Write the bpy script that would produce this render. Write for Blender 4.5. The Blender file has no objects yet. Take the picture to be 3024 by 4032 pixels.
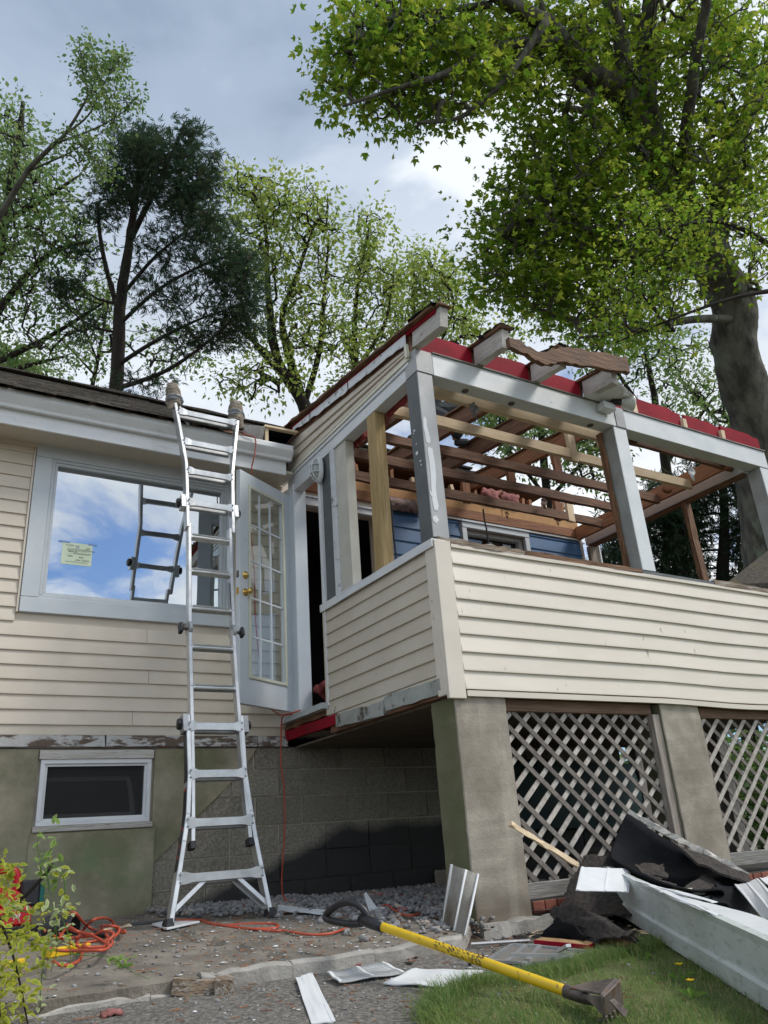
import bpy, math, random
import numpy as np
from mathutils import Vector, Matrix, noise as mnoise
random.seed(7); rng = np.random.default_rng(7)
S = bpy.context.scene
COL = S.collection

# ------------------------------------------------------------------ camera
FPX, CX, CY = 3118.7, 1512.0, 2016.0
_y, _p, _r = math.radians(32.5143), math.radians(22.8461), math.radians(-4.2729)
_f = Vector((math.sin(_y)*math.cos(_p), math.cos(_y)*math.cos(_p), math.sin(_p)))
_rt = Vector((math.cos(_y), -math.sin(_y), 0)); _up = _rt.cross(_f)
R_ = math.cos(_r)*_rt + math.sin(_r)*_up
U_ = -math.sin(_r)*_rt + math.cos(_r)*_up
cam = bpy.data.cameras.new('camera'); camo = bpy.data.objects.new('camera', cam); COL.objects.link(camo)
cam.sensor_fit = 'VERTICAL'; cam.sensor_height = 36.0; cam.sensor_width = 27.0
cam.lens = FPX/4032*36; cam.clip_start = 0.05; cam.clip_end = 2000
camo.matrix_world = Matrix(((R_.x, U_.x, -_f.x, 0), (R_.y, U_.y, -_f.y, 0), (R_.z, U_.z, -_f.z, 0), (0, 0, 0, 1)))
S.camera = camo
S.render.resolution_x = 768; S.render.resolution_y = 1024
S.view_settings.view_transform = 'Standard'; S.view_settings.look = 'None'
S.view_settings.exposure = 0.78; S.view_settings.gamma = 1.0; S.view_settings.use_curve_mapping = False
try:
    S.cycles.max_bounces = 6; S.cycles.diffuse_bounces = 3; S.cycles.glossy_bounces = 3
    S.cycles.transmission_bounces = 5; S.cycles.transparent_max_bounces = 8
    S.cycles.use_denoising = True; S.cycles.sample_clamp_indirect = 6.0
except Exception: pass

# ------------------------------------------------------------------ world
SUN_AZ, SUN_EL = math.radians(128), math.radians(48)   # direction the light comes from (x right, y away): front right of the camera
SDIR = Vector((math.sin(SUN_AZ)*math.cos(SUN_EL), math.cos(SUN_AZ)*math.cos(SUN_EL), math.sin(SUN_EL)))
w = bpy.data.worlds.new("World"); S.world = w; w.use_nodes = True
nt = w.node_tree; N = nt.nodes; LK = nt.links; N.clear()
def nn(t, **k):
    n = N.new(t)
    for a, b in k.items(): setattr(n, a, b)
    return n
sky = nn('ShaderNodeTexSky'); sky.sky_type = 'NISHITA'; sky.sun_disc = False
sky.sun_elevation = SUN_EL; sky.sun_rotation = SUN_AZ
tc = nn('ShaderNodeTexCoord')
sep = nn('ShaderNodeSeparateXYZ'); LK.new(tc.outputs['Generated'], sep.inputs[0])
def mth(op, a, b=None, c=None, clamp=False):
    n = nn('ShaderNodeMath', operation=op); n.use_clamp = clamp
    for i, v in enumerate((a, b, c)):
        if v is None: continue
        if isinstance(v, (int, float)): n.inputs[i].default_value = v
        else: LK.new(v, n.inputs[i])
    return n.outputs[0]
zz = mth('MAXIMUM', sep.outputs['Z'], 0.0); den = mth('ADD', zz, 0.22)
cu = mth('DIVIDE', sep.outputs['X'], den); cv = mth('DIVIDE', sep.outputs['Y'], den)
cmb = nn('ShaderNodeCombineXYZ'); LK.new(cu, cmb.inputs[0]); LK.new(cv, cmb.inputs[1])
def wnoise(scale, det, rough, off, dist=0.0):
    mp = nn('ShaderNodeMapping'); mp.inputs['Location'].default_value = off; LK.new(cmb.outputs[0], mp.inputs[0])
    n = nn('ShaderNodeTexNoise'); n.inputs['Scale'].default_value = scale; n.inputs['Detail'].default_value = det
    n.inputs['Roughness'].default_value = rough; n.inputs['Distortion'].default_value = dist
    LK.new(mp.outputs[0], n.inputs['Vector']); return n.outputs['Fac']
def wramp(src, stops):
    r = nn('ShaderNodeValToRGB'); r.color_ramp.interpolation = 'EASE'
    e = r.color_ramp.elements
    while len(e) < len(stops): e.new(0.5)
    for i, (p, c) in enumerate(stops): e[i].position = p; e[i].color = (*c, 1)
    LK.new(src, r.inputs[0]); return r.outputs[0]
n1 = wnoise(1.9, 8, 0.58, (3.1, 1.7, 0), 0.3)
n2 = wnoise(1.7, 7, 0.52, (7.4, 2.2, 3), 0.35)
# cloud bodies: soft grey blue with paler rims
ccol = wramp(n2, [(0.36, (0.30, 0.385, 0.52)), (0.45, (0.40, 0.495, 0.65)), (0.52, (0.56, 0.65, 0.80)), (0.60, (0.92, 0.98, 1.06))])
low = mth('SUBTRACT', 1.0, mth('DIVIDE', zz, 0.80, clamp=True))       # clouds near the horizon are thinner and brighter
low2 = mth('MULTIPLY', mth('POWER', low, 1.5), 1.9, clamp=True)
mixl = nn('ShaderNodeMix', data_type='RGBA'); LK.new(low2, mixl.inputs[0]); LK.new(ccol, mixl.inputs[6]); mixl.inputs[7].default_value = (1.25, 1.27, 1.30, 1)
# cover: breaks towards the horizon, and wider breaks in the half of the sky behind the viewer
back = mth('MULTIPLY', mth('ADD', mth('MULTIPLY', sep.outputs['Y'], -1.0), 0.25), 1.6, clamp=True)
cov = mth('ADD', n1, 0.20)
cov = mth('SUBTRACT', cov, mth('MULTIPLY', mth('MULTIPLY', low, 0.31), mth('SUBTRACT', 1.0, mth('MULTIPLY', back, 0.62)))); cov = mth('SUBTRACT', cov, mth('MULTIPLY', back, 0.118))
mask = wramp(cov, [(0.40, (0, 0, 0)), (0.56, (1, 1, 1))])
skyg = nn('ShaderNodeMix', data_type='RGBA', blend_type='MULTIPLY'); skyg.inputs[0].default_value = 1.0
LK.new(sky.outputs[0], skyg.inputs[6]); skyg.inputs[7].default_value = (0.60, 0.74, 0.92, 1)
cs = nn('ShaderNodeMix', data_type='RGBA', blend_type='MULTIPLY'); cs.inputs[0].default_value = 1.0
LK.new(mixl.outputs[2], cs.inputs[6]); cs.inputs[7].default_value = (6.0, 6.0, 5.9, 1)
mx = nn('ShaderNodeMix', data_type='RGBA'); LK.new(mask, mx.inputs[0]); LK.new(skyg.outputs[2], mx.inputs[6]); LK.new(cs.outputs[2], mx.inputs[7])
bg = nn('ShaderNodeBackground'); bg.inputs['Strength'].default_value = 0.10; LK.new(mx.outputs[2], bg.inputs[0])
out = nn('ShaderNodeOutputWorld'); LK.new(bg.outputs[0], out.inputs[0])
try: w.cycles.sampling_method = 'MANUAL'; w.cycles.sample_map_resolution = 1024
except Exception: pass
sl = bpy.data.lights.new('sun', 'SUN'); sl.energy = 1.5; sl.angle = math.radians(16); sl.color = (1.0, 0.955, 0.89)
so = bpy.data.objects.new('sun', sl); COL.objects.link(so); so.location = SDIR*30
so.rotation_euler = SDIR.to_track_quat('Z', 'Y').to_euler()

# ------------------------------------------------------------------ projection helpers (points on real planes)
def ray(x, y): return (R_*((x-CX)/FPX) - U_*((y-CY)/FPX) + _f)
def onY(x, y, Y): d = ray(x, y); return d*(Y/d.y)
def onX(x, y, X): d = ray(x, y); return d*(X/d.x)
def onZ(x, y, Z): d = ray(x, y); return d*(Z/d.z)
def dep(x, y, d): return ray(x, y)*d
def D(x, y): return (x*1.8228, y*1.8228)

def sm(a, b, t):
    t = min(1, max(0, (t-a)/(b-a))); return t*t*(3-2*t)
def slabz(y): return -.31-.0145*(6.13-y) if y > 4.75 else -.33-.083*(4.75-y)
def drivez(y):
    return -.487-.08*(3.54-max(y, -8)) if y < 3.54 else -.487
def gz(x, y):
    """height of whatever surface one would stand on"""
    if y < 3.54 or (x > 2.78 and y < 3.8):
        return drivez(min(y, 3.54)) + lawnlift(x, y)
    if x < 2.78:
        return slabz(min(y, 6.13))
    if x < 7.2 and y < 6.2: return -.40+.06*sm(3.9, 6.0, y)
    return -.42
LX = [1.0, 1.2, 1.5, 1.7, 1.89, 2.02, 2.5, 2.7, 3.34, 3.7, 6]; LY = [.3, 1.2, 2.2, 2.64, 2.85, 2.90, 2.86, 2.94, 3.02, 3.45, 3.78]
def lawn_in(x, y):   # how far inside the lawn a point lies
    if x < 1.0: return -1
    return min(float(np.interp(x, LX, LY))-y+.04*mnoise.noise(Vector((x*7, y*7, 2))), (x-1.0)*1.5)
def lawnlift(x, y):
    return .028*sm(-.06, .12, lawn_in(x, y))
def G(px, py, lift=0.0):
    d = ray(px, py); t = .5
    while t < 40:
        p = d*t
        if p.z <= gz(p.x, p.y)+lift: return p
        t += .006
    return d*8

# ------------------------------------------------------------------ objects
BASE = {}
def setp(o, label=None, cat=None, group=None, kind=None):
    if label: o['label'] = label
    if cat: o['category'] = cat
    if group: o['group'] = group
    if kind: o['kind'] = kind
    return o
def thing(name, label, cat, base=(0, 0, 0), group=None):
    o = bpy.data.objects.new(name, None); COL.objects.link(o); o.location = base; o.empty_display_size = .1
    BASE[o.name] = Vector(base); return setp(o, label, cat, group)
def link(name, me, mats, parent=None, label=None, cat=None, group=None, kind=None, base=None, smooth=False, bevel=0):
    o = bpy.data.objects.new(name, me); COL.objects.link(o)
    if parent is not None: b = BASE[parent.name]
    else: b = Vector(base) if base is not None else Vector((0, 0, 0))
    if b.length > 1e-9: me.transform(Matrix.Translation(-b))
    if parent is not None: o.parent = parent
    else: o.location = b
    BASE[o.name] = b
    if mats is not None and not me.materials:
        for m in (mats if isinstance(mats, (list, tuple)) else [mats]): me.materials.append(m)
    if smooth: me.shade_smooth()
    if bevel:
        md = o.modifiers.new('bevel', 'BEVEL'); md.width = bevel; md.segments = 1; md.limit_method = 'ANGLE'; md.angle_limit = math.radians(40)
    return setp(o, label, cat, group, kind)

class MB:
    def __init__(s): s.v = []; s.f = []; s.mi = []
    def add(s, vs, fs, m=0):
        k = len(s.v); s.v += [tuple(v) for v in vs]; s.f += [tuple(i+k for i in f) for f in fs]; s.mi += [m]*len(fs); return s
    def box(s, lo, hi, m=0):
        x0, y0, z0 = lo; x1, y1, z1 = hi
        return s.add([(x0, y0, z0), (x1, y0, z0), (x1, y1, z0), (x0, y1, z0), (x0, y0, z1), (x1, y0, z1), (x1, y1, z1), (x0, y1, z1)],
                     [(0, 3, 2, 1), (4, 5, 6, 7), (0, 1, 5, 4), (1, 2, 6, 5), (2, 3, 7, 6), (3, 0, 4, 7)], m)
    def prism(s, poly, off, m=0):
        """closed polygon of 3D points swept by off"""
        n = len(poly); off = Vector(off); a = [Vector(p) for p in poly]; b = [p+off for p in a]
        fs = [tuple(range(n))[::-1], tuple(range(n, 2*n))]+[(i, (i+1) % n, n+(i+1) % n, n+i) for i in range(n)]
        return s.add(a+b, fs, m)
    def bar(s, a, b, w, h, up=(0, 0, 1), seg=1, jit=0, m=0, w2=None, h2=None):
        """beam from a to b, w across, h along up"""
        a = Vector(a); b = Vector(b); d = (b-a).normalized(); sd = d.cross(Vector(up)).normalized(); u = sd.cross(d).normalized()
        vs = []
        for i in range(seg+1):
            t = i/seg; p = a.lerp(b, t); ww = w+(w2-w)*t if w2 is not None else w; hh = h+(h2-h)*t if h2 is not None else h
            for sx, sy in ((-1, -1), (1, -1), (1, 1), (-1, 1)):
                q = p+sd*(sx*ww/2)+u*(sy*hh/2)
                if jit: q = q+Vector((random.gauss(0, jit), random.gauss(0, jit), random.gauss(0, jit)))
                vs.append(q)
        fs = [(0, 1, 2, 3), tuple(seg*4+i for i in (3, 2, 1, 0))]
        for i in range(seg):
            for j in range(4):
                k = i*4; fs.append((k+j, k+4+j, k+4+(j+1) % 4, k+(j+1) % 4))
        return s.add(vs, fs, m)
    def tube(s, pts, r, n=8, m=0, cap=True):
        pts = [Vector(p) for p in pts]; rr = r if isinstance(r, (list, tuple)) else [r]*len(pts); vs = []; prev = None
        for i, p in enumerate(pts):
            d = (pts[min(i+1, len(pts)-1)]-pts[max(i-1, 0)])
            if d.length < 1e-9: d = Vector((0, 0, 1))
            d.normalize()
            if prev is None: sd = d.orthogonal().normalized()
            else:
                sd = prev-d*prev.dot(d)
                if sd.length < 1e-6: sd = d.orthogonal()
                sd.normalize()
            prev = sd; u = d.cross(sd)
            for j in range(n):
                a = 2*math.pi*j/n; vs.append(p+(sd*math.cos(a)+u*math.sin(a))*rr[i])
        fs = [(i*n+j, i*n+(j+1) % n, (i+1)*n+(j+1) % n, (i+1)*n+j) for i in range(len(pts)-1) for j in range(n)]
        if cap: fs += [tuple(range(n))[::-1], tuple((len(pts)-1)*n+j for j in range(n))]
        return s.add(vs, fs, m)
    def lathe(s, prof, o, ax, n=16, m=0):
        o = Vector(o); ax = Vector(ax).normalized(); sd = ax.orthogonal().normalized(); u = ax.cross(sd); vs = []
        for t, r in prof:
            for j in range(n):
                a = 2*math.pi*j/n; vs.append(o+ax*t+(sd*math.cos(a)+u*math.sin(a))*max(r, 1e-4))
        fs = [(i*n+j, i*n+(j+1) % n, (i+1)*n+(j+1) % n, (i+1)*n+j) for i in range(len(prof)-1) for j in range(n)]
        return s.add(vs, fs, m)
    def sheet(s, fn, nu, nv, m=0):
        vs = [fn(i/nu, j/nv) for j in range(nv+1) for i in range(nu+1)]
        fs = [(j*(nu+1)+i, j*(nu+1)+i+1, (j+1)*(nu+1)+i+1, (j+1)*(nu+1)+i) for j in range(nv) for i in range(nu)]
        return s.add(vs, fs, m)
    def mesh(s, name):
        me = bpy.data.meshes.new(name); me.from_pydata(s.v, [], s.f); me.validate()
        if any(s.mi): me.polygons.foreach_set('material_index', s.mi[:len(me.polygons)])
        return me
    def build(s, name, mats, parent=None, **k): return link(name, s.mesh(name), mats, parent, **k)

def catmull(P, n=8):
    P = [Vector(p) for p in P]; out = []
    for i in range(len(P)-1):
        a = P[max(i-1, 0)]; b = P[i]; c = P[i+1]; d = P[min(i+2, len(P)-1)]
        for k in range(n):
            t = k/n; out.append(.5*((2*b)+(c-a)*t+(2*a-5*b+4*c-d)*t*t+(3*b-a-3*c+d)*t**3))
    out.append(P[-1]); return out
def solid(o, th, off=0):
    md = o.modifiers.new('solid', 'SOLIDIFY'); md.thickness = th; md.offset = off; return o

# ------------------------------------------------------------------ materials
def mat(name, c1, c2=None, scale=6, stretch=(1, 1, 1), rough=.6, bump=.25, bscale=60, metal=0, lo=.38, hi=.62, rnd=.05,
        c3=None, s3=3, lo3=.6, hi3=.66, st3=None, detail=6, spec=.5, trans=0, bd=.01, local=False, r3=None):
    m = bpy.data.materials.new(name); m.use_nodes = True; t = m.node_tree; n = t.nodes; l = t.links
    P = n['Principled BSDF']; P.inputs['Roughness'].default_value = rough; P.inputs['Metallic'].default_value = metal
    P.inputs['Specular IOR Level'].default_value = spec
    g = n.new('ShaderNodeNewGeometry'); src = g.outputs['Position']
    if local: src = n.new('ShaderNodeTexCoord').outputs['Object']
    mp = n.new('ShaderNodeMapping'); mp.inputs['Scale'].default_value = stretch; l.new(src, mp.inputs[0])
    # a random offset per object, so alike pieces do not carry the same grain
    oi = n.new('ShaderNodeObjectInfo'); ml = n.new('ShaderNodeMath'); ml.operation = 'MULTIPLY'; ml.inputs[1].default_value = 17.0; l.new(oi.outputs['Random'], ml.inputs[0])
    cb = n.new('ShaderNodeCombineXYZ'); l.new(ml.outputs[0], cb.inputs[0]); l.new(ml.outputs[0], cb.inputs[1]); l.new(ml.outputs[0], cb.inputs[2])
    l.new(cb.outputs[0], mp.inputs['Location'])
    def nz(sc, de, vec, ro=.6):
        x = n.new('ShaderNodeTexNoise'); x.inputs['Scale'].default_value = sc; x.inputs['Detail'].default_value = de; x.inputs['Roughness'].default_value = ro
        l.new(vec, x.inputs['Vector']); return x.outputs['Fac']
    def rmp(src, a, b):
        r = n.new('ShaderNodeMapRange'); r.inputs[1].default_value = a; r.inputs[2].default_value = b; l.new(src, r.inputs[0]); return r.outputs[0]
    def mix(f, a, b):
        x = n.new('ShaderNodeMix'); x.data_type = 'RGBA'
        if isinstance(f, (int, float)): x.inputs[0].default_value = f
        else: l.new(f, x.inputs[0])
        for i, c in ((6, a), (7, b)):
            if isinstance(c, tuple): x.inputs[i].default_value = (*c, 1)
            else: l.new(c, x.inputs[i])
        return x.outputs[2]
    colr = c1
    if c2 is not None: colr = mix(rmp(nz(scale, detail, mp.outputs[0]), lo, hi), c1, c2)
    m3 = None
    if c3 is not None:
        v = mp.outputs[0]
        if st3:
            mp3 = n.new('ShaderNodeMapping'); mp3.inputs['Scale'].default_value = st3; l.new(src, mp3.inputs[0]); l.new(cb.outputs[0], mp3.inputs['Location']); v = mp3.outputs[0]
        m3 = rmp(nz(s3, 7, v, .65), lo3, hi3); colr = mix(m3, colr, c3)
    hs = n.new('ShaderNodeHueSaturation')
    mr = n.new('ShaderNodeMapRange'); mr.inputs[3].default_value = 1-rnd; mr.inputs[4].default_value = 1+rnd; l.new(oi.outputs['Random'], mr.inputs[0]); l.new(mr.outputs[0], hs.inputs['Value'])
    if isinstance(colr, tuple): hs.inputs['Color'].default_value = (*colr, 1)
    else: l.new(colr, hs.inputs['Color'])
    l.new(hs.outputs[0], P.inputs['Base Color'])
    if bump:
        b = n.new('ShaderNodeBump'); b.inputs['Strength'].default_value = bump; b.inputs['Distance'].default_value = bd
        l.new(nz(bscale, 6, mp.outputs[0]), b.inputs['Height']); l.new(b.outputs[0], P.inputs['Normal'])
    m['col'] = 0
    NODES[name] = (t, n, l, P, hs, mix, rmp, nz, src, mp)
    return m
NODES = {}
def emboss(name, add):
    """lay another colour over a material's base colour: add(helpers, current_socket) -> new socket"""
    t, n, l, P, hs, mix, rmp, nz, src, mp = NODES[name]
    cur = P.inputs['Base Color'].links[0].from_socket
    new = add(n, l, mix, rmp, nz, src, cur); l.new(new, P.inputs['Base Color'])
# ------------------------------------------------------------------ material library (base colours)
M = {}
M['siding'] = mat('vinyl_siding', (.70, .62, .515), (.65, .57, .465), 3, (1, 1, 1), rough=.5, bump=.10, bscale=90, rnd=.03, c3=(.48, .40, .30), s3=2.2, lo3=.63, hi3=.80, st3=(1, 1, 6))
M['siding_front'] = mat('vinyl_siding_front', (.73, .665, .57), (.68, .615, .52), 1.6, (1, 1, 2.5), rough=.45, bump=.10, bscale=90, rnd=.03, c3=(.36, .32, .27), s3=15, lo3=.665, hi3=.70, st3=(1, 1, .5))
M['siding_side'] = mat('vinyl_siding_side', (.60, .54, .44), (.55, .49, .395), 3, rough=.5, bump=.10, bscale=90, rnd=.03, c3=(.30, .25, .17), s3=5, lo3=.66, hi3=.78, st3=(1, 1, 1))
M['white_alu'] = mat('white_aluminium', (.71, .73, .73), (.63, .66, .67), 5, rough=.42, bump=.06, bscale=30, c3=(.34, .36, .34), s3=9, lo3=.66, hi3=.78)
M['gutter'] = mat('gutter_paint', (.82, .83, .83), (.76, .78, .78), 4, rough=.38, bump=.05, c3=(.30, .32, .28), s3=4, lo3=.62, hi3=.85, st3=(1, 1, 8))
M['white_paint'] = mat('white_paint', (.72, .74, .75), (.66, .68, .70), 6, rough=.45, bump=.06, c3=(.42, .42, .40), s3=11, lo3=.70, hi3=.76)
M['door_paint'] = mat('door_paint', (.68, .73, .76), (.63, .68, .72), 3, rough=.4, bump=.04, c3=(.42, .44, .44), s3=7, lo3=.68, hi3=.82)
M['cream_trim'] = mat('cream_trim', (.72, .72, .58), (.66, .66, .52), 6, rough=.45, bump=.03)
M['win_white'] = mat('window_vinyl', (.60, .64, .66), (.56, .60, .63), 5, rough=.4, bump=.04, c3=(.46, .48, .47), s3=6, lo3=.64, hi3=.8)
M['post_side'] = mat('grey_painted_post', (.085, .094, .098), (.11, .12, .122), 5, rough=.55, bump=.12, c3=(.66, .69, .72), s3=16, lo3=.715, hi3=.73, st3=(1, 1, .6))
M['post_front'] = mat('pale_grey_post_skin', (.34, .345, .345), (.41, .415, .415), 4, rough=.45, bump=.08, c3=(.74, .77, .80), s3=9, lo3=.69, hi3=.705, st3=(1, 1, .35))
M['post_worn'] = mat('worn_grey_post', (.30, .31, .29), (.38, .39, .37), 5, rough=.5, bump=.1, c3=(.16, .12, .07), s3=5, lo3=.60, hi3=.66, st3=(1, 1, .3))
def wood(nm, c1, c2, axis, rough=.75, **k):
    st = {'x': (.9, 14, 14), 'y': (14, .9, 14), 'z': (14, 14, .9), 'n': (5, 5, 5)}[axis]
    k.setdefault('bump', .5); k.setdefault('rnd', .12)
    return mat(nm+'_'+axis, c1, c2, 5, st, rough=rough, bscale=8, **k)
for ax in 'xyzn':
    M['new_'+ax] = wood('new_pine', (.78, .63, .43), (.68, .52, .33), ax, bump=.25, c3=(.25, .14, .06), s3=9, lo3=.73, hi3=.76, st3=(3, 3, 3))
    M['old_'+ax] = wood('old_brown_lumber', (.215, .105, .055), (.105, .052, .030), ax)
    M['rust_'+ax] = wood('reddish_brown_lumber', (.36, .155, .065), (.21, .085, .038), ax)
    M['rot_'+ax] = wood('rotted_wood', (.25, .125, .058), (.085, .045, .026), ax, bump=.9, c3=(.32, .19, .09), s3=6, lo3=.60, hi3=.70)
    M['grey_'+ax] = wood('weathered_grey_wood', (.25, .235, .215), (.15, .135, .125), ax)
    M['sill_'+ax] = wood('weathered_sill_wood', (.30, .22, .145), (.12, .085, .06), ax, bump=.8, c3=(.36, .33, .29), s3=4, lo3=.50, hi3=.62)
    M['peel_'+ax] = wood('peeling_white_painted_wood', (.58, .56, .52), (.46, .43, .38), ax, bump=.6, c3=(.15, .09, .055), s3=9, lo3=.60, hi3=.66)
    M['red_'+ax] = mat('red_painted_board_'+ax, (.30, .008, .022), (.22, .006, .016), 4, spec=.15, rough=.7, bump=.15, bscale=30, rnd=.05, c3=(.12, .025, .02), s3=8, lo3=.63, hi3=.70)
M['treated'] = wood('treated_pine', (.45, .33, .155), (.32, .21, .08), 'z', bump=.3, c3=(.16, .08, .03), s3=4, lo3=.74, hi3=.77, st3=(5, 5, 3))
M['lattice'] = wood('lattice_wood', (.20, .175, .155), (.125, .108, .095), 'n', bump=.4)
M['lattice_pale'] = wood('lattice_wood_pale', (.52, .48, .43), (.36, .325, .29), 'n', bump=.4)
M['rail'] = wood('lattice_rail_wood', (.20, .12, .078), (.13, .078, .052), 'x', bump=.4)
M['rail_grey'] = wood('lattice_rail_grey', (.30, .29, .27), (.18, .17, .155), 'x', bump=.5)
M['rail_z'] = wood('lattice_stile', (.34, .30, .26), (.20, .165, .14), 'z', bump=.5)
M['tan'] = mat('tan_board', (.52, .29, .12), (.40, .21, .085), 4, rough=.8, bump=.2, c3=(.12, .06, .03), s3=5, lo3=.62, hi3=.72)
M['blue'] = mat('blue_siding', (.065, .155, .31), (.052, .13, .265), 3, rough=.5, bump=.08, rnd=.04, c3=(.10, .16, .26), s3=8, lo3=.68, hi3=.8)
M['stucco'] = mat('parged_concrete', (.37, .33, .245), (.20, .19, .125), 3.4, rough=.9, bump=.35, bscale=45, c3=(.17, .175, .09), s3=1.1, lo3=.46, hi3=.68)
M['block'] = mat('cinder_block', (.33, .305, .245), (.19, .175, .14), 60, rough=.95, bump=.5, bscale=120, lo=.36, hi=.60, rnd=.10, detail=3)
M['mortar'] = mat('mortar', (.54, .49, .39), (.44, .40, .32), 7, rough=.95, bump=.5, bscale=50)
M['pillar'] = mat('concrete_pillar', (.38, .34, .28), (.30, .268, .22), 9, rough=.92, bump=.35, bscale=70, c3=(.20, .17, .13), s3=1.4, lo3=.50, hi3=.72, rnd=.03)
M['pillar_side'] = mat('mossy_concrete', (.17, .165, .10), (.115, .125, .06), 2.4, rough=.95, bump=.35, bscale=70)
M['slab'] = mat('old_concrete_slab', (.225, .20, .165), (.13, .114, .093), 4.5, rough=.95, bump=.8, bscale=55, c3=(.26, .14, .07), s3=1.7, lo3=.64, hi3=.78)
M['kerb'] = mat('kerb_concrete', (.40, .38, .35), (.26, .245, .215), 5, rough=.95, bump=.7, bscale=40, c3=(.10, .09, .075), s3=7, lo3=.64, hi3=.72)
M['asphalt'] = mat('worn_asphalt', (.20, .185, .165), (.085, .078, .07), 48, rough=.95, bump=.9, bscale=110, c3=(.38, .35, .30), s3=60, lo3=.57, hi3=.68, detail=4)
M['soil'] = mat('soil', (.075, .052, .034), (.045, .033, .022), 8, rough=1, bump=.7, bscale=40, c3=(.06, .07, .02), s3=2, lo3=.5, hi3=.65)
M['turf'] = mat('turf_soil', (.085, .12, .03), (.13, .13, .05), 6, rough=1, bump=.7, bscale=60)
M['stone'] = mat('grey_gravel', (.31, .305, .30), (.17, .168, .168), 8, rough=.9, bump=.3, bscale=60, c3=(.42, .35, .28), s3=3, lo3=.58, hi3=.66)
M['brick'] = mat('red_brick', (.27, .095, .06), (.19, .065, .045), 14, rough=.92, bump=.5, bscale=60, rnd=.18, c3=(.30, .25, .2), s3=8, lo3=.64, hi3=.72)
M['shingle'] = mat('asphalt_shingle', (.105, .090, .070), (.050, .044, .037), 22, rough=.95, bump=.8, bscale=150, rnd=.1, c3=(.10, .085, .045), s3=2.5, lo3=.55, hi3=.75)
M['felt'] = mat('tar_felt', (.010, .011, .014), (.006, .0065, .008), 5, rough=.85, bump=.4, bscale=30, spec=.15, c3=(.02, .023, .03), s3=4, lo3=.60, hi3=.75)  # black tar, with the bowl's deep shade added into the base colour
M['mineral'] = mat('mineral_shingle', (.075, .062, .052), (.036, .031, .029), 40, rough=.98, bump=1.0, bscale=200, lo=.42, hi=.58, c3=(.11, .075, .05), s3=6, lo3=.68, hi3=.75)
M['crawlwood'] = mat('stained_crawl_boards', (.16, .125, .085), (.11, .085, .058), 3, (1, 6, 1), rough=.9, bump=.3)
M['ply'] = wood('plywood_edge', (.42, .27, .13), (.25, .14, .06), 'n')
M['alu'] = mat('bare_aluminium', (.66, .67, .67), (.50, .51, .51), 7, (1, 1, 1), rough=.36, bump=.12, bscale=25, metal=.75, c3=(.25, .25, .25), s3=22, lo3=.66, hi3=.72)
M['alu_dull'] = mat('dull_aluminium', (.42, .43, .44), (.30, .31, .32), 7, rough=.5, bump=.1, metal=.6)
M['rubber'] = mat('black_rubber', (.018, .018, .02), (.03, .03, .032), 9, rough=.6, bump=.2)
M['black_plastic'] = mat('black_plastic', (.016, .017, .02), None, rough=.38, bump=.15, bscale=25)
M['rag'] = mat('canvas_rag', (.34, .29, .23), (.20, .165, .125), 16, rough=.95, bump=.6, bscale=50)
M['tape'] = mat('grey_tape', (.34, .37, .41), (.28, .31, .35), 8, rough=.35, bump=.2)
M['cord'] = mat('orange_cord', (.50, .085, .04), (.40, .07, .035), 12, rough=.5, bump=.1)
M['cord_red'] = mat('dull_red_cord', (.42, .085, .06), (.33, .07, .05), 12, rough=.55, bump=.1)
M['cable'] = mat('dark_cable', (.04, .042, .045), None, rough=.5, bump=0)
M['brass'] = mat('polished_brass', (.78, .52, .16), None, rough=.18, bump=.05, metal=1)
M['pink'] = mat('pink_insulation', (.36, .15, .14), (.24, .09, .08), 14, rough=1, bump=1, bscale=40)
M['pinkred'] = mat('wet_pink_insulation', (.33, .055, .055), (.19, .03, .03), 12, rough=.9, bump=1, bscale=40)
M['dirtyins'] = mat('dirty_insulation', (.30, .21, .19), (.16, .12, .10), 18, rough=1, bump=1, bscale=50)
M['yellow'] = mat('yellow_fibreglass', (.75, .50, .015), (.68, .44, .012), 9, rough=.38, bump=.08, rnd=0, c3=(.20, .12, .04), s3=34, lo3=.62, hi3=.70)
M['steel'] = mat('worn_steel', (.20, .165, .15), (.075, .062, .058), 9, rough=.5, bump=.4, bscale=30, metal=.6, c3=(.20, .09, .045), s3=14, lo3=.56, hi3=.66)
M['red_plastic'] = mat('red_plastic', (.52, .015, .022), (.46, .013, .02), 5, rough=.38, bump=.05)
M['teal'] = mat('teal_plastic', (.0, .15, .125), (.0, .12, .10), 5, rough=.5, bump=.05)
M['tarp'] = mat('dark_green_tarp', (.004, .034, .032), (.003, .022, .022), 4, rough=.6, bump=.2)
M['paper'] = mat('permit_paper', (.72, .82, .62), (.70, .80, .60), 3, rough=.8, bump=0)
M['ink'] = mat('ink', (.10, .11, .10), None, rough=.8, bump=0)
M['bluetape'] = mat('blue_tape', (.22, .36, .66), None, rough=.6, bump=0)
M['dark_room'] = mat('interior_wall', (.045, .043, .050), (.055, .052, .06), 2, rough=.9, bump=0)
M['screen'] = mat('dirty_screen', (.20, .185, .165), (.14, .13, .115), 5, rough=.8, bump=.2)
M['bark'] = mat('bark', (.145, .14, .11), (.055, .05, .042), 6, (1, 1, .35), rough=1, bump=1, bscale=9, c3=(.16, .185, .14), s3=3.5, lo3=.56, hi3=.64, bd=.04)
M['bark_dark'] = mat('dark_bark', (.055, .045, .038), (.028, .024, .02), 6, (1, 1, .3), rough=1, bump=1, bscale=10, bd=.03)
M['denim'] = mat('dark_work_trousers', (.05, .055, .055), (.035, .038, .04), 6, rough=.95, bump=.3)
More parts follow.
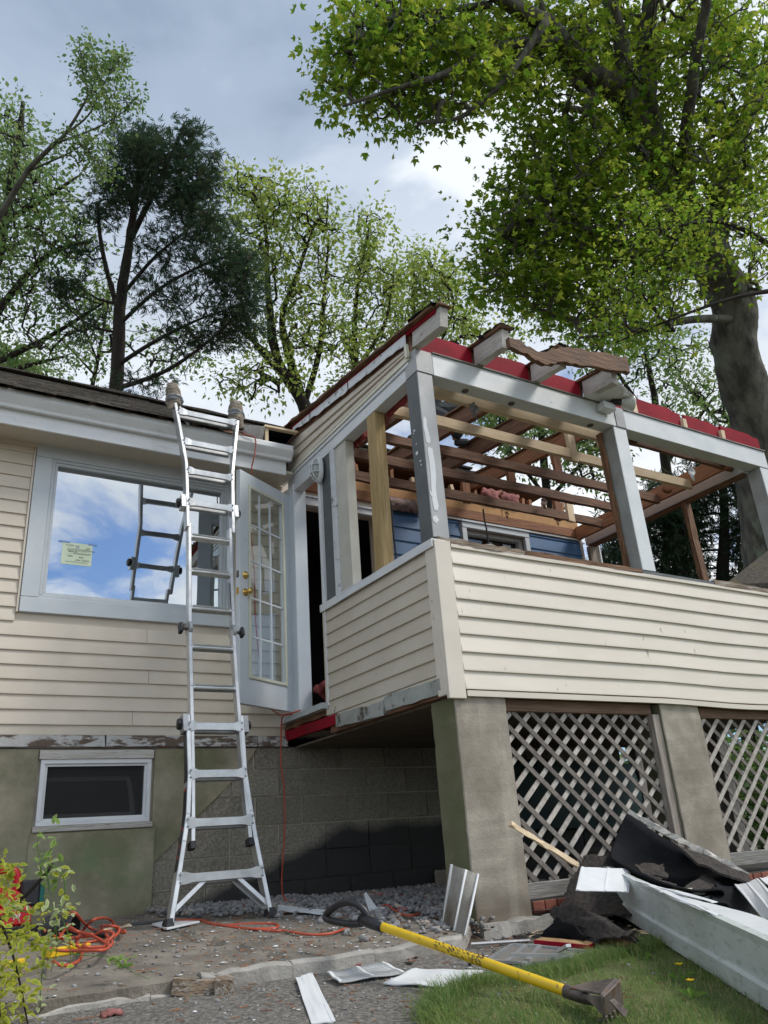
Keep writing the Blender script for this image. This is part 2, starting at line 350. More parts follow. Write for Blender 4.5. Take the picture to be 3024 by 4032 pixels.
M['glove'] = mat('dark_green_glove', (.02, .05, .03), (.015, .035, .02), 8, rough=.8, bump=.3)
M['shirt'] = mat('dark_jacket', (.05, .052, .048), (.035, .038, .036), 5, rough=.9, bump=.2)
M['skin'] = mat('skin', (.42, .24, .16), None, rough=.55, bump=0)

def glass(name, tint, refl, alpha_tint=(1, 1, 1), rough=.0):
    m = bpy.data.materials.new(name); m.use_nodes = True; t = m.node_tree; n = t.nodes; l = t.links; n.clear()
    g = n.new('ShaderNodeBsdfGlossy'); g.inputs['Roughness'].default_value = rough; g.inputs['Color'].default_value = (*tint, 1)
    tr = n.new('ShaderNodeBsdfTransparent'); tr.inputs['Color'].default_value = (*alpha_tint, 1)
    lw = n.new('ShaderNodeFresnel'); lw.inputs['IOR'].default_value = 1.5
    a = n.new('ShaderNodeMath'); a.operation = 'ADD'; a.use_clamp = True; l.new(lw.outputs[0], a.inputs[0]); a.inputs[1].default_value = refl
    bf = n.new('ShaderNodeMath'); bf.operation = 'SUBTRACT'; bf.inputs[0].default_value = 1.0; gg = n.new('ShaderNodeNewGeometry'); l.new(gg.outputs['Backfacing'], bf.inputs[1])
    am = n.new('ShaderNodeMath'); am.operation = 'MULTIPLY'; l.new(a.outputs[0], am.inputs[0]); l.new(bf.outputs[0], am.inputs[1]); a = am
    # slow waviness of old float glass
    tn = n.new('ShaderNodeTexNoise'); tn.inputs['Scale'].default_value = 1.6; ge = n.new('ShaderNodeNewGeometry'); l.new(ge.outputs['Position'], tn.inputs['Vector'])
    b = n.new('ShaderNodeBump'); b.inputs['Strength'].default_value = .12; b.inputs['Distance'].default_value = .02; l.new(tn.outputs['Fac'], b.inputs['Height']); l.new(b.outputs[0], g.inputs['Normal'])
    mx = n.new('ShaderNodeMixShader'); l.new(a.outputs[0], mx.inputs[0]); l.new(tr.outputs[0], mx.inputs[1]); l.new(g.outputs[0], mx.inputs[2])
    o = n.new('ShaderNodeOutputMaterial'); l.new(mx.outputs[0], o.inputs[0]); return m
M['glass_big'] = glass('coated_window_glass', (.84, .90, .96), .60, (.35, .36, .36))
M['glass_door'] = glass('door_glass', (1, 1, 1), .03, (.93, .96, .95))
M['glass_base'] = glass('basement_glass', (.9, .95, 1), .04, (.5, .5, .5))

def leafmat(name, c1, c2, c3, trans=.45, s=1.2):
    m = bpy.data.materials.new(name); m.use_nodes = True; t = m.node_tree; n = t.nodes; l = t.links; n.clear()
    at = n.new('ShaderNodeAttribute'); at.attribute_name = 'rnd'
    g = n.new('ShaderNodeNewGeometry'); nz = n.new('ShaderNodeTexNoise'); nz.inputs['Scale'].default_value = s; nz.inputs['Detail'].default_value = 3; l.new(g.outputs['Position'], nz.inputs['Vector'])
    r = n.new('ShaderNodeMapRange'); r.inputs[1].default_value = .38; r.inputs[2].default_value = .62; l.new(nz.outputs['Fac'], r.inputs[0])
    x = n.new('ShaderNodeMix'); x.data_type = 'RGBA'; l.new(r.outputs[0], x.inputs[0]); x.inputs[6].default_value = (*c1, 1); x.inputs[7].default_value = (*c2, 1)
    y = n.new('ShaderNodeMix'); y.data_type = 'RGBA'; l.new(at.outputs['Fac'], y.inputs[0]); l.new(x.outputs[2], y.inputs[6]); y.inputs[7].default_value = (*c3, 1)
    d = n.new('ShaderNodeBsdfPrincipled'); d.inputs['Roughness'].default_value = .5; d.inputs['Specular IOR Level'].default_value = .3; l.new(y.outputs[2], d.inputs['Base Color'])
    tr = n.new('ShaderNodeBsdfTranslucent'); hs = n.new('ShaderNodeHueSaturation'); hs.inputs['Value'].default_value = 1.6; hs.inputs['Hue'].default_value = .485; l.new(y.outputs[2], hs.inputs['Color']); l.new(hs.outputs[0], tr.inputs['Color'])
    mx = n.new('ShaderNodeMixShader'); mx.inputs[0].default_value = trans; l.new(d.outputs[0], mx.inputs[1]); l.new(tr.outputs[0], mx.inputs[2])
    o = n.new('ShaderNodeOutputMaterial'); l.new(mx.outputs[0], o.inputs[0]); return m
M['leaf_maple'] = leafmat('maple_leaves', (.060, .155, .014), (.135, .235, .02), (.24, .29, .035), .62)
M['leaf_pale'] = leafmat('young_oak_leaves', (.125, .215, .035), (.18, .26, .05), (.27, .31, .09), .6)
M['leaf_mid'] = leafmat('spring_leaves', (.075, .16, .045), (.11, .20, .055), (.17, .22, .08), .55)
M['needle'] = leafmat('hemlock_needles', (.026, .062, .038), (.042, .080, .044), (.07, .09, .045), .3)
M['grass'] = leafmat('grass_blades', (.10, .205, .05), (.14, .24, .06), (.30, .30, .14), .5, 3)
M['leaf_shrub'] = leafmat('shrub_leaves', (.10, .20, .03), (.17, .26, .03), (.44, .44, .05), .4, 9)
M['leaf_shrub_pale'] = leafmat('pale_shrub_leaves', (.26, .38, .16), (.34, .44, .22), (.50, .54, .30), .4, 9)
M['leaf_weed'] = leafmat('weed_leaves', (.13, .27, .05), (.17, .30, .06), (.25, .34, .1), .4, 9)
M['peelalu'] = mat('scuffed_white_metal', (.70, .73, .74), (.60, .62, .63), 8, (1, 1, 1), rough=.42, bump=.3, bscale=30, c3=(.20, .21, .20), s3=12, lo3=.56, hi3=.66)
M['peelgrey'] = mat('grey_green_peeling_board', (.30, .32, .29), (.40, .41, .38), 7, rough=.8, bump=.5, bscale=30, c3=(.09, .08, .06), s3=9, lo3=.52, hi3=.62)
M['sillpeel'] = mat('flaking_white_sill', (.55, .55, .54), (.48, .47, .45), 9, rough=.8, bump=.7, bscale=30, c3=(.13, .095, .07), s3=6, lo3=.47, hi3=.54, st3=(1, 1, 3))
M['creamstud'] = mat('cream_painted_stud', (.58, .56, .48), (.52, .50, .42), 6, rough=.6, bump=.15, c3=(.36, .26, .14), s3=5, lo3=.66, hi3=.72)
M['grey_white'] = mat('worn_white_threshold', (.48, .52, .52), (.38, .41, .41), 7, rough=.6, bump=.3, c3=(.14, .12, .09), s3=12, lo3=.60, hi3=.68)

def screenmat():
    m = bpy.data.materials.new('insect_screen'); m.use_nodes = True; t = m.node_tree; n = t.nodes; l = t.links; P = n['Principled BSDF']
    P.inputs['Base Color'].default_value = (.03, .03, .03, 1); P.inputs['Roughness'].default_value = .8; P.inputs['Alpha'].default_value = .55; return m
M['bugscreen'] = screenmat()
M['deadgrass'] = leafmat('dead_grass', (.28, .23, .12), (.22, .18, .09), (.34, .30, .18), .3, 3)
# ------------------------------------------------------------------ position dependent coats (algae, tar, decal ink)
def _alg(n, l, mix, rmp, nz, src, cur):
    s = n.new('ShaderNodeSeparateXYZ'); l.new(src, s.inputs[0])
    x = n.new('ShaderNodeTexNoise'); x.inputs['Scale'].default_value = 3.2; x.inputs['Detail'].default_value = 5; l.new(src, x.inputs['Vector'])
    def gauss(sock, c, wd):
        a = n.new('ShaderNodeMath'); a.operation = 'SUBTRACT'; l.new(sock, a.inputs[0]); a.inputs[1].default_value = c
        b = n.new('ShaderNodeMath'); b.operation = 'ABSOLUTE'; l.new(a.outputs[0], b.inputs[0])
        r = n.new('ShaderNodeMapRange'); r.inputs[1].default_value = wd; r.inputs[2].default_value = wd*.3; l.new(b.outputs[0], r.inputs[0]); return r.outputs[0]
    m1 = n.new('ShaderNodeMath'); m1.operation = 'MULTIPLY'; l.new(gauss(s.outputs['X'], 1.35, .62), m1.inputs[0]); l.new(gauss(s.outputs['Z'], -.02, .24), m1.inputs[1])
    m2 = n.new('ShaderNodeMath'); m2.operation = 'MULTIPLY'; l.new(m1.outputs[0], m2.inputs[0]); l.new(rmp(x.outputs['Fac'], .36, .60), m2.inputs[1])
    m3 = n.new('ShaderNodeMath'); m3.operation = 'MULTIPLY'; l.new(m2.outputs[0], m3.inputs[0]); m3.inputs[1].default_value = 1.0
    return mix(m3.outputs[0], cur, (.15, .25, .11))
emboss('parged_concrete', _alg)
def _tar(n, l, mix, rmp, nz, src, cur):
    s = n.new('ShaderNodeSeparateXYZ'); l.new(src, s.inputs[0])
    x = n.new('ShaderNodeTexNoise'); x.inputs['Scale'].default_value = 2.5; x.inputs['Detail'].default_value = 5; l.new(src, x.inputs['Vector'])
    # damp-proof coat: brushed on below a line that climbs towards the porch
    a = n.new('ShaderNodeMath'); a.operation = 'MULTIPLY_ADD'; l.new(s.outputs['X'], a.inputs[0]); a.inputs[1].default_value = .35; a.inputs[2].default_value = -.93
    b = n.new('ShaderNodeMath'); b.operation = 'SUBTRACT'; am = n.new('ShaderNodeMath'); am.operation = 'MINIMUM'; l.new(a.outputs[0], am.inputs[0]); am.inputs[1].default_value = .235; l.new(am.outputs[0], b.inputs[0]); l.new(s.outputs['Z'], b.inputs[1])
    c = n.new('ShaderNodeMath'); c.operation = 'MULTIPLY_ADD'; l.new(x.outputs['Fac'], c.inputs[0]); c.inputs[1].default_value = .16; l.new(b.outputs[0], c.inputs[2])
    r = rmp(c.outputs[0], .10, .19)
    q = n.new('ShaderNodeMath'); q.operation = 'MULTIPLY'; l.new(r, q.inputs[0]); q.inputs[1].default_value = .92
    return mix(q.outputs[0], cur, (.022, .024, .026))
emboss('cinder_block', _tar); emboss('mortar', _tar)

def _splash(n, l, mix, rmp, nz, src, cur):
    s = n.new('ShaderNodeSeparateXYZ'); l.new(src, s.inputs[0])
    x = n.new('ShaderNodeTexNoise'); x.inputs['Scale'].default_value = 5; x.inputs['Detail'].default_value = 8; l.new(src, x.inputs['Vector'])
    c = n.new('ShaderNodeMath'); c.operation = 'MULTIPLY_ADD'; l.new(x.outputs['Fac'], c.inputs[0]); c.inputs[1].default_value = .5; l.new(s.outputs['Z'], c.inputs[2])
    m = n.new('ShaderNodeMath'); m.operation = 'MULTIPLY'; m.inputs[1].default_value = .6; l.new(rmp(c.outputs[0], .12, -.12), m.inputs[0])
    cur = mix(m.outputs[0], cur, (.15, .115, .08))
    # vertical drips and pale lime runs
    mp = n.new('ShaderNodeMapping'); mp.inputs['Scale'].default_value = (11, 11, .8); l.new(src, mp.inputs[0])
    y = n.new('ShaderNodeTexNoise'); y.inputs['Scale'].default_value = 1.0; y.inputs['Detail'].default_value = 6; l.new(mp.outputs[0], y.inputs['Vector'])
    q = n.new('ShaderNodeMath'); q.operation = 'MULTIPLY'; q.inputs[1].default_value = .55; l.new(rmp(y.outputs['Fac'], .56, .72), q.inputs[0])
    return mix(q.outputs[0], cur, (.46, .42, .35))
emboss('concrete_pillar', _splash)
W = 6.13
# ------------------------------------------------------------------ setting: terrain, slab, drive, lawn
def axis(a, b, lo, hi, st, far):
    v = list(np.arange(lo, hi+1e-6, st)); s = st; x = hi
    while x < b: s *= 1.6; x += s; v.append(min(x, b))
    s = st; x = lo
    while x > a: s *= 1.6; x -= s; v.insert(0, max(x, a))
    return v
xs = axis(-500, 500, -4, 9, .25, 0); ys = axis(-500, 500, -4, 8, .25, 0)
def terr(x, y):
    z = gz(x, y) if (-20 < x < 25 and -20 < y < 20) else (-.42 if y > 3.54 else drivez(y))
    return z-.045
mb = MB(); nx = len(xs)
mb.v = [(x, y, terr(x, y)) for y in ys for x in xs]
mb.f = [(j*nx+i, j*nx+i+1, (j+1)*nx+i+1, (j+1)*nx+i) for j in range(len(ys)-1) for i in range(nx-1)]; mb.mi = [0]*len(mb.f)
mb.build('ground', M['soil'], kind='structure')

def fbm(x, y, s, a, z=0): return a*mnoise.noise(Vector((x*s, y*s, z)))
def sheetgrid(name, xr, yr, st, zf, m, kind='structure', clip=None):
    X = np.arange(xr[0], xr[1]+1e-6, st); Y = np.arange(yr[0], yr[1]+1e-6, st); mb = MB()
    mb.v = [(x, y, zf(x, y)) for y in Y for x in X]; n = len(X)
    for j in range(len(Y)-1):
        for i in range(n-1):
            if clip and not clip(X[i]+st/2, Y[j]+st/2): continue
            mb.f.append((j*n+i, j*n+i+1, (j+1)*n+i+1, (j+1)*n+i)); mb.mi.append(0)
    return mb.build(name, m, kind=kind, smooth=True)
# drive (loose asphalt) in front of the slab
sheetgrid('driveway', (-4, 4.6), (-3, 3.86), .04, lambda x, y: drivez(min(y, 3.54))+.004+fbm(x, y, 2, .006)+fbm(x, y, 14, .003, 3), M['asphalt'])
# slab with a kerb-like broken front edge and a crack
def kerb_y(x): return 3.54+.010*math.sin(2.1*x)+.010*mnoise.noise(Vector((x*9, 0, 4)))+.30*sm(2.45, 2.85, x)
def slabtop(x, y):
    z = slabz(y)+fbm(x, y, 1.6, .012)+fbm(x, y, 9, .004, 2)
    # crack running from the ladder foot to the break in the kerb
    cx = 1.46+.16*(4.72-y)+.03*mnoise.noise(Vector((y*4, 1, 1)))
    if abs(x-cx) < .018 and y < 4.8: z -= .03
    return z
mb = MB(); xs2 = np.arange(-3.6, 2.82, .045); n = len(xs2); rows = 62
for j in range(rows+1):
    for x in xs2:
        y0 = kerb_y(x); y = y0+(6.125-y0)*(j/rows); mb.v.append((x, y, slabtop(x, y)-(.006 if j == 0 else 0)))
for j in range(rows):
    for i in range(n-1): mb.f.append((j*n+i, j*n+i+1, (j+1)*n+i+1, (j+1)*n+i)); mb.mi.append(0)
k0 = len(mb.v)
for i, x in enumerate(xs2): mb.v.append((x, kerb_y(x), drivez(3.54)-.06))
for i in range(n-1): mb.f.append((i, k0+i, k0+i+1, i+1)); mb.mi.append(0)
mb.build('patio_slab', M['slab'], kind='structure')
# kerb: pieces of paler concrete along the front edge
xk = [-3.6, -2.6, -1.5, -.55, .32, 1.02, 1.22, 1.62, 2.02, 2.38, 2.78]
for i in range(len(xk)-1):
    a, b = xk[i]+.002, xk[i+1]-.002; mb = MB(); ns = max(3, int((b-a)/.06)); vs = []
    low_ = .036 if b < 1.1 else (.042 if b < 1.3 else 0)
    for k in range(ns+1):
        x = a+(b-a)*k/ns; y = kerb_y(x)
        top = slabz(y)+.006-low_+random.gauss(0, .004); wdt = .032
        bot = drivez(3.54)-.05
        vs += [(x, y-.012+random.gauss(0, .004), bot), (x, y-.008+random.gauss(0, .004), top-.012), (x, y+.006, top), (x, y+wdt+random.gauss(0, .006), top+.002), (x, y+wdt, bot)]
    fs = [(k*5+j, k*5+5+j, k*5+5+(j+1) % 5, k*5+(j+1) % 5) for k in range(ns) for j in range(5)]+[(0, 1, 2, 3, 4), tuple(ns*5+j for j in (4, 3, 2, 1, 0))]
    mb.add(vs, fs); mb.build('kerb', M['kerb'], kind='structure')
# lawn soil
sheetgrid('lawn', (.6, 7.8), (-3.0, 3.78), .06, lambda x, y: drivez(min(y, 3.54))+lawnlift(x, y)+.006+fbm(x, y, 5, .008), M['turf'], clip=lambda x, y: lawn_in(x, y) > -.03)
# bed under the porch
sheetgrid('gravel_bed', (2.72, 7.2), (3.84, 6.12), .08, lambda x, y: gz(x, y)+.012+fbm(x, y, 4, .02), M['mortar'])

# ------------------------------------------------------------------ house
house = thing('house', 'single storey house in beige clapboard on a grey block base with picture window', 'house', (-.5, 7.4, -.35))
def part(mb, name, m, parent=None, **k): return mb.build(name, M[m] if isinstance(m, str) else m, parent if parent is not None else house, **k)
XL, XR = -3.4, 6.62
# shell of the wall with openings: picture window, house doorway and two porch openings
ops = [(.80, 2.262, 1.87, 3.02), (2.93, 3.44, 1.06, 3.0), (3.52, 3.80, 1.06, 3.0), (4.90, 5.70, 2.0, 3.03), (.955, 1.68, .29, .73)]
def wallgrid(mb, x0, x1, z0, z1, y0, y1, ops):
    X = sorted({x0, x1, *[o[i] for o in ops for i in (0, 1) if x0 < o[i] < x1]}); Z = sorted({z0, z1, *[o[i] for o in ops for i in (2, 3) if z0 < o[i] < z1]})
    for i in range(len(X)-1):
        for j in range(len(Z)-1):
            cx, cz = (X[i]+X[i+1])/2, (Z[j]+Z[j+1])/2
            if any(o[0] < cx < o[1] and o[2] < cz < o[3] for o in ops): continue
            mb.box((X[i], y0, Z[j]), (X[i+1], y1, Z[j+1]))
mb = MB(); wallgrid(mb, XL, XR, .885, 3.2, W+.004, W+.13, ops); part(mb, 'wall', 'siding')
mb = MB(); wallgrid(mb, XL, XR, -.6, .80, W+.012, W+.20, ops); part(mb, 'foundation_wall', 'mortar')
mb = MB()
mb.box((XL, W+.13, -.6), (XL+.12, 9.4, 3.2)); mb.box((XR-.12, W+.13, -.6), (XR, 9.4, 3.0)); mb.box((XL+.12, 9.28, -.6), (XR-.12, 9.4, 3.2))
part(mb, 'outer_wall', 'siding')
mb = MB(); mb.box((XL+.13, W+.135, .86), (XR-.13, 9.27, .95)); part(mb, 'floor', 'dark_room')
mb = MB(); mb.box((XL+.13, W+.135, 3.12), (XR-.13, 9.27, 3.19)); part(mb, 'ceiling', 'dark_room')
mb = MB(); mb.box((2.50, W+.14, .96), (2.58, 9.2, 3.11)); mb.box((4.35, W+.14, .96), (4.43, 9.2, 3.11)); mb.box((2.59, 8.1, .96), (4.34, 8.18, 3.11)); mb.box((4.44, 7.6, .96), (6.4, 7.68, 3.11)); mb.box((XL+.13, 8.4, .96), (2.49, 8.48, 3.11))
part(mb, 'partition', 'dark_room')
# clapboards
PITCH = .1045
def clap_x(x0, x1, z, y, m, parent, e=PITCH, out=.019, n=None, name='clapboard', sag=None):
    """one lapped board running along x on a wall that faces -y"""
    n = n or max(2, int((x1-x0)/.35)); vs = []; w = random.random()*9
    for k in range(n+1):
        x = x0+(x1-x0)*k/n; j = .0016*mnoise.noise(Vector((x*1.7, z*9, w))); q = (sag(x) if sag else 0)
        for (oy, oz) in ((0, 0), (out, 0), (out, .008), (.005, e+.004), (0, e+.004)): vs.append((x, y-oy+j, z+oz+j+q))
    fs = [(k*5+a, k*5+(a+1) % 5, k*5+5+(a+1) % 5, k*5+5+a) for k in range(n) for a in range(5)]+[(4, 3, 2, 1, 0), tuple(n*5+a for a in range(5))]
    return MB().add(vs, fs).build(name, M[m], parent)
def clap_y(y0, y1, z, x, m, parent, e=PITCH, out=.019, name='clapboard'):
    """same, on a wall that faces -x"""
    n = max(2, int((y1-y0)/.35)); vs = []; w = random.random()*9
    for k in range(n+1):
        y = y0+(y1-y0)*k/n; j = .0016*mnoise.noise(Vector((y*1.7, z*9, w)))
        for (oy, oz) in ((0, 0), (out, 0), (out, .008), (.005, e+.004), (0, e+.004)): vs.append((x-oy+j, y, z+oz+j))
    fs = [(k*5+a, k*5+5+a, k*5+5+(a+1) % 5, k*5+(a+1) % 5) for k in range(n) for a in range(5)]+[(0, 1, 2, 3, 4), tuple(n*5+a for a in (4, 3, 2, 1, 0))]
    return MB().add(vs, fs).build(name, M[m], parent)
z = .956
for k in range(21):
    e = PITCH if k < 20 else .08
    if z+e < 1.78:
        xs_ = [XL, -1.2+random.random(), 2.79] if k % 3 else [XL, .9+.9*random.random(), 2.79]
        for a, b in zip(xs_[:-1], xs_[1:]): clap_x(a, b-.003, z, W, 'siding', house, e)
    else:
        clap_x(XL, .662, z, W, 'siding', house, e); clap_x(2.345, 2.79, z, W, 'siding', house, e)
    z += PITCH
clap_x(XL, 2.79, .886, W, 'siding_side', house, .068, .012, name='starter_strip')
for x0 in (.664, 2.329): part(MB().box((x0, W-.026, 1.755), (x0+.014, W, 3.14)), 'window_channel', 'siding')
mb = MB(); mb.box((2.752, W-.03, .956), (2.785, W-.002, 3.1)); part(mb, 'corner_strip', 'siding')
# weathered white sill boards, in three lengths
for a, b in ((XL, -1.1), (-1.09, 1.352), (1.362, 2.528), (2.536, 2.80)):
    MB().bar((a, W-.012, .843), (b, W-.012, .843), .036, .078, seg=14, jit=.0016).build('sill_board', M['sillpeel'] if 'sillpeel' in M else M['peel_x'], house)
mb = MB(); mb.box((XL, W-.022, .796), (2.82, W+.01, .803)); part(mb, 'flashing_strip', 'steel')
# cinder blocks, one object each
zr = [(-.61, -.40), (-.395, -.192), (-.187, .010), (.017, .214), (.221, .422), (.429, .626), (.633, .800)]
off = [0.0, .13, .33, .53, .125-.0, .32, .115]
offx = [2.9, 2.93, 3.12, 2.72, 2.925, 3.12, 2.915]
for (za, zb), ox in zip(zr[1:], offx[1:]):
    i0 = int((ox-1.35)/.4)+1
    for k in range(-i0, 10):
        x0 = ox+k*.4
        if x0 > 6.55 or x0+.39 < 1.40 or (x0 < 1.72 and zb > .23): continue
        j = random.gauss(0, .0025); b = MB(); b.box((x0+.007, W-.002+j, za+.001), (min(x0+.391, 6.6), W+.0115, zb-.003)); b.build('block', M['block'], house)
# parged coat over the left part of the block base, broken off along a stepped diagonal
diag = [(2.56, .795), (2.40, .62), (2.22, .46), (2.05, .30), (1.90, .155), (1.745, .02), (1.70, -.03), (1.62, -.12), (1.56, -.20), (1.55, -.42)]
def strip(mb, pts, y0, y1):
    """wall slab between x=XL side points and diag, given as z-sorted polygon pieces"""
    mb.prism([(x, y0, z) for x, z in pts], (0, y1-y0, 0))
mb = MB()
lo, hi = .245, .79; wl, wr = .915, 1.722
def dx(z):
    for (xa, za), (xb, zb) in zip(diag[:-1], diag[1:]):
        if zb <= z <= za: return xa+(xb-xa)*(za-z)/(za-zb)
    return diag[-1][0]
mb.box((XL, W-.016, -.42), (wl, W-.004, hi))
zz_ = [hi, .62, .46, .30, lo, .155, .02, -.03, -.12, -.2, -.3, -.42]; 
jz = {z_: random.gauss(0, .018) for z_ in zz_}
for a, b in zip(zz_[:-1], zz_[1:]):
    l0 = wr if b >= lo-1e-6 else wl
    mb.prism([(l0, W-.016, b), (dx(b)+jz[b], W-.016, b), (dx(a)+jz[a], W-.016, a), (l0, W-.016, a)], (0, .012, 0))
part(mb, 'parged_coat', 'stucco')
# panel of smoother cement below the small window
mb = MB(); mb.prism([(.905, W-.026, -.42), (1.735, W-.026, -.42), (1.742, W-.026, .238), (.905, W-.026, .234)], (0, .0095, 0)); part(mb, 'cement_patch', 'stucco')
# --- picture window
win = MB()
for lo_, hi_ in (((.683, 3.025), (2.325, 3.138)), ((.683, 1.757), (2.325, 1.872)), ((.683, 1.874), (.806, 3.023)), ((2.262, 1.874), (2.325, 3.023))):
    win.box((lo_[0], W-.034, lo_[1]), (hi_[0], W+.03, hi_[1]))
win = part(win, 'picture_window', 'win_white', bevel=.003)
def frame(x0, x1, z0, z1, y0, y1, t):
    b = MB(); b.box((x0, y0, z0), (x1, y1, z0+t)); b.box((x0, y0, z1-t), (x1, y1, z1)); b.box((x0, y0, z0+t+.0005), (x0+t, y1, z1-t-.0005)); b.box((x1-t, y0, z0+t+.0005), (x1, y1, z1-t-.0005)); return b
frame(.807, 2.261, 1.873, 3.024, W-.024, W+.06, .024).build('window_frame', M['win_white'], win, bevel=.002)
frame(.832, 2.236, 1.898, 2.999, W-.014, W+.05, .022).build('sash', M['win_white'], win, bevel=.002)
MB().box((.853, W+.012, 1.919), (2.215, W+.016, 2.978)).build('pane', M['glass_big'], win)
# --- basement window
bw = part(MB().box((.921, W-.03, .72), (1.712, W+.02, .78)), 'basement_window', 'peel_x')
MB().box((.918, W-.034, .246), (1.72, W+.02, .282)).build('window_sill', M['peel_x'], bw, bevel=.002)
frame(.935, 1.70, .284, .718, W-.022, W+.05, .030).build('window_frame', M['white_paint'], bw, bevel=.002)
frame(.966, 1.669, .315, .687, W-.008, W+.03, .016).build('screen_frame', M['white_alu'], bw)
MB().box((.983, W+.012, .332), (1.652, W+.015, .670)).build('insect_screen', M['bugscreen'], bw)
# hopper sash tilted inward behind the screen
b = MB()
for a, c_ in (((.99, W+.06, .345), (1.60, W+.06, .345)), ((.99, W+.16, .60), (1.58, W+.16, .60)), ((1.60, W+.06, .345), (1.58, W+.16, .60))): b.bar(a, c_, .03, .022, up=(0, 1, .1))
b.build('hopper_sash', M['white_alu'], bw)
# --- openings behind the porch
def casing(name, x0, x1, z0, z1, m='white_paint', t=.075):
    b = MB(); b.box((x0-t, W-.04, z1), (x1+t, W+.02, z1+t)); b.box((x0-t, W-.035, z0), (x0, W+.02, z1-.0005)); b.box((x1, W-.035, z0), (x1+t, W+.02, z1-.0005)); b.box((x0-t-.012, W-.055, z1+t+.0005), (x1+t+.012, W+.01, z1+t+.02))
    return part(b, name, m, bevel=.002)
casing('door_casing', 2.93, 3.44, 1.06, 2.985)
casing('window_casing', 3.53, 3.80, 1.06, 2.985, t=.055)
wc = casing('window_casing', 4.90, 5.70, 2.0, 3.03, 'win_white', .06)
b = MB(); b.box((4.92, W+.09, 2.02), (5.68, W+.10, 3.0)); b.build('pane', M['glass_base'], wc)
frame(4.905, 5.695, 2.005, 3.025, W+.03, W+.11, .035).build('sash', M['win_white'], wc)
# blue clapboards on the wall inside the porch
z = 1.0; BP = .148
while z < 3.09:
    e = min(BP, 3.10-z)
    for a, b_ in ((3.865, 4.825), (5.775, 6.56)):
        clap_x(a, b_, z, W, 'blue', house, e, .016, name='blue_clapboard')
    z += BP
mb = MB(); mb.box((3.86, W-.03, 3.104), (6.56, W-.002, 3.128)); part(mb, 'white_trim', 'peel_x')
# exposed framing above the blue wall
MB().bar((3.0, W-.02, 3.185), (6.58, W-.02, 3.185), .04, .10, seg=16, jit=.001).build('header_board', M['rust_x'], house)
for a, b_ in ((3.0, 4.36), (4.37, 5.42), (5.43, 6.56)):
    MB().bar((a, W-.012, 3.29), (b_, W-.012, 3.29), .022, .10, seg=6, jit=.001).build('tan_board', M['tan'], house)
mb = MB(); mb.box((2.95, W+.01, 3.205), (6.5, W+.60, 3.23)); mb.box((2.95, W+.58, 3.231), (6.5, W+.60, 3.63)); mb.box((2.95, W+.0, 3.60), (6.1, W+.579, 3.63)); part(mb, 'ceiling_cavity', 'old_x')
for x in (3.25, 3.40, 3.62, 3.80, 4.02, 4.28, 4.40, 4.62, 4.80, 4.92, 5.10, 5.22, 5.46, 5.66, 5.74, 5.86, 6.10, 6.22, 6.34):
    MB().bar((x, W-.005, 3.345), (x+random.gauss(0, .02), W-.005, 3.50+.09*random.random()), .038, .045, up=(0, 1, 0)).build('stud_end', M['rust_z' if random.random() < .6 else 'new_z'], house)
for x in (3.45, 5.28, 5.56):
    b = MB(); b.sheet(lambda u, v, x=x: (x+(u-.5)*.24+.02*math.sin(9*v), W-.03-.05*math.sin(3.1*u)*math.sin(3.1*v)+.012*mnoise.noise(Vector((u*7, v*7, x))), 3.37+.16*v+.01*math.sin(14*u)), 12, 8)
    solid(b.build('insulation', M['pink'], house, smooth=True), .03)
# sagging dirty insulation over the blue wall
b = MB(); b.sheet(lambda u, v: (3.86+.50*u, W-.05-.05*math.sin(3.1*v)-.012*mnoise.noise(Vector((u*14, v*8, 2))), 3.20-.13*v*(1-.25*u)-.02*mnoise.noise(Vector((u*11, v*5, 8)))), 26, 10)
solid(b.build('insulation_batt', M['dirtyins'], house, smooth=True), .035)
# dangling cables
for name, pts in (('hanging_cable', [onY(2200-10, 2010, W-.12), onY(1521, 1925, 5.55), onY(1540, 1990, 5.6), onY(1548, 2085, 5.62), onY(1560, 2200, 5.65)][1:]), ('hanging_cable', [onY(1902, 2005, 5.5), onY(1908, 2050, 5.5), onY(1918, 2095, 5.5), onY(1925, 2150, 5.5)])):
    MB().tube(catmull(pts, 6), .009, 6).build(name, M['cable'], house)

# --- roof, gutter, eave
YG = 5.73; RX = (onY(1840, 1842, 7.4)).x
mb = MB()
sl_ = (4.53-3.36)/(7.4-5.66)
mb.prism([(XL-.4, 5.72, 3.345), (XL-.4, 7.4, 4.49), (XL-.4, 9.7, 2.96), (XL-.4, 9.7, 2.92), (XL-.4, 7.4, 4.44), (XL-.4, 5.78, 3.335)], (2.43+.4-XL, 0, 0))
mb.prism([(2.431, 6.6, 3.95), (2.431, 7.4, 4.49), (2.431, 9.7, 2.96), (2.431, 9.7, 2.92), (2.431, 7.4, 4.44), (2.431, 6.62, 3.93)], (RX-2.431, 0, 0))
roof = part(mb, 'roof', 'shingle')
roof.data.materials.clear(); roof.data.materials.append(M['old_x'])
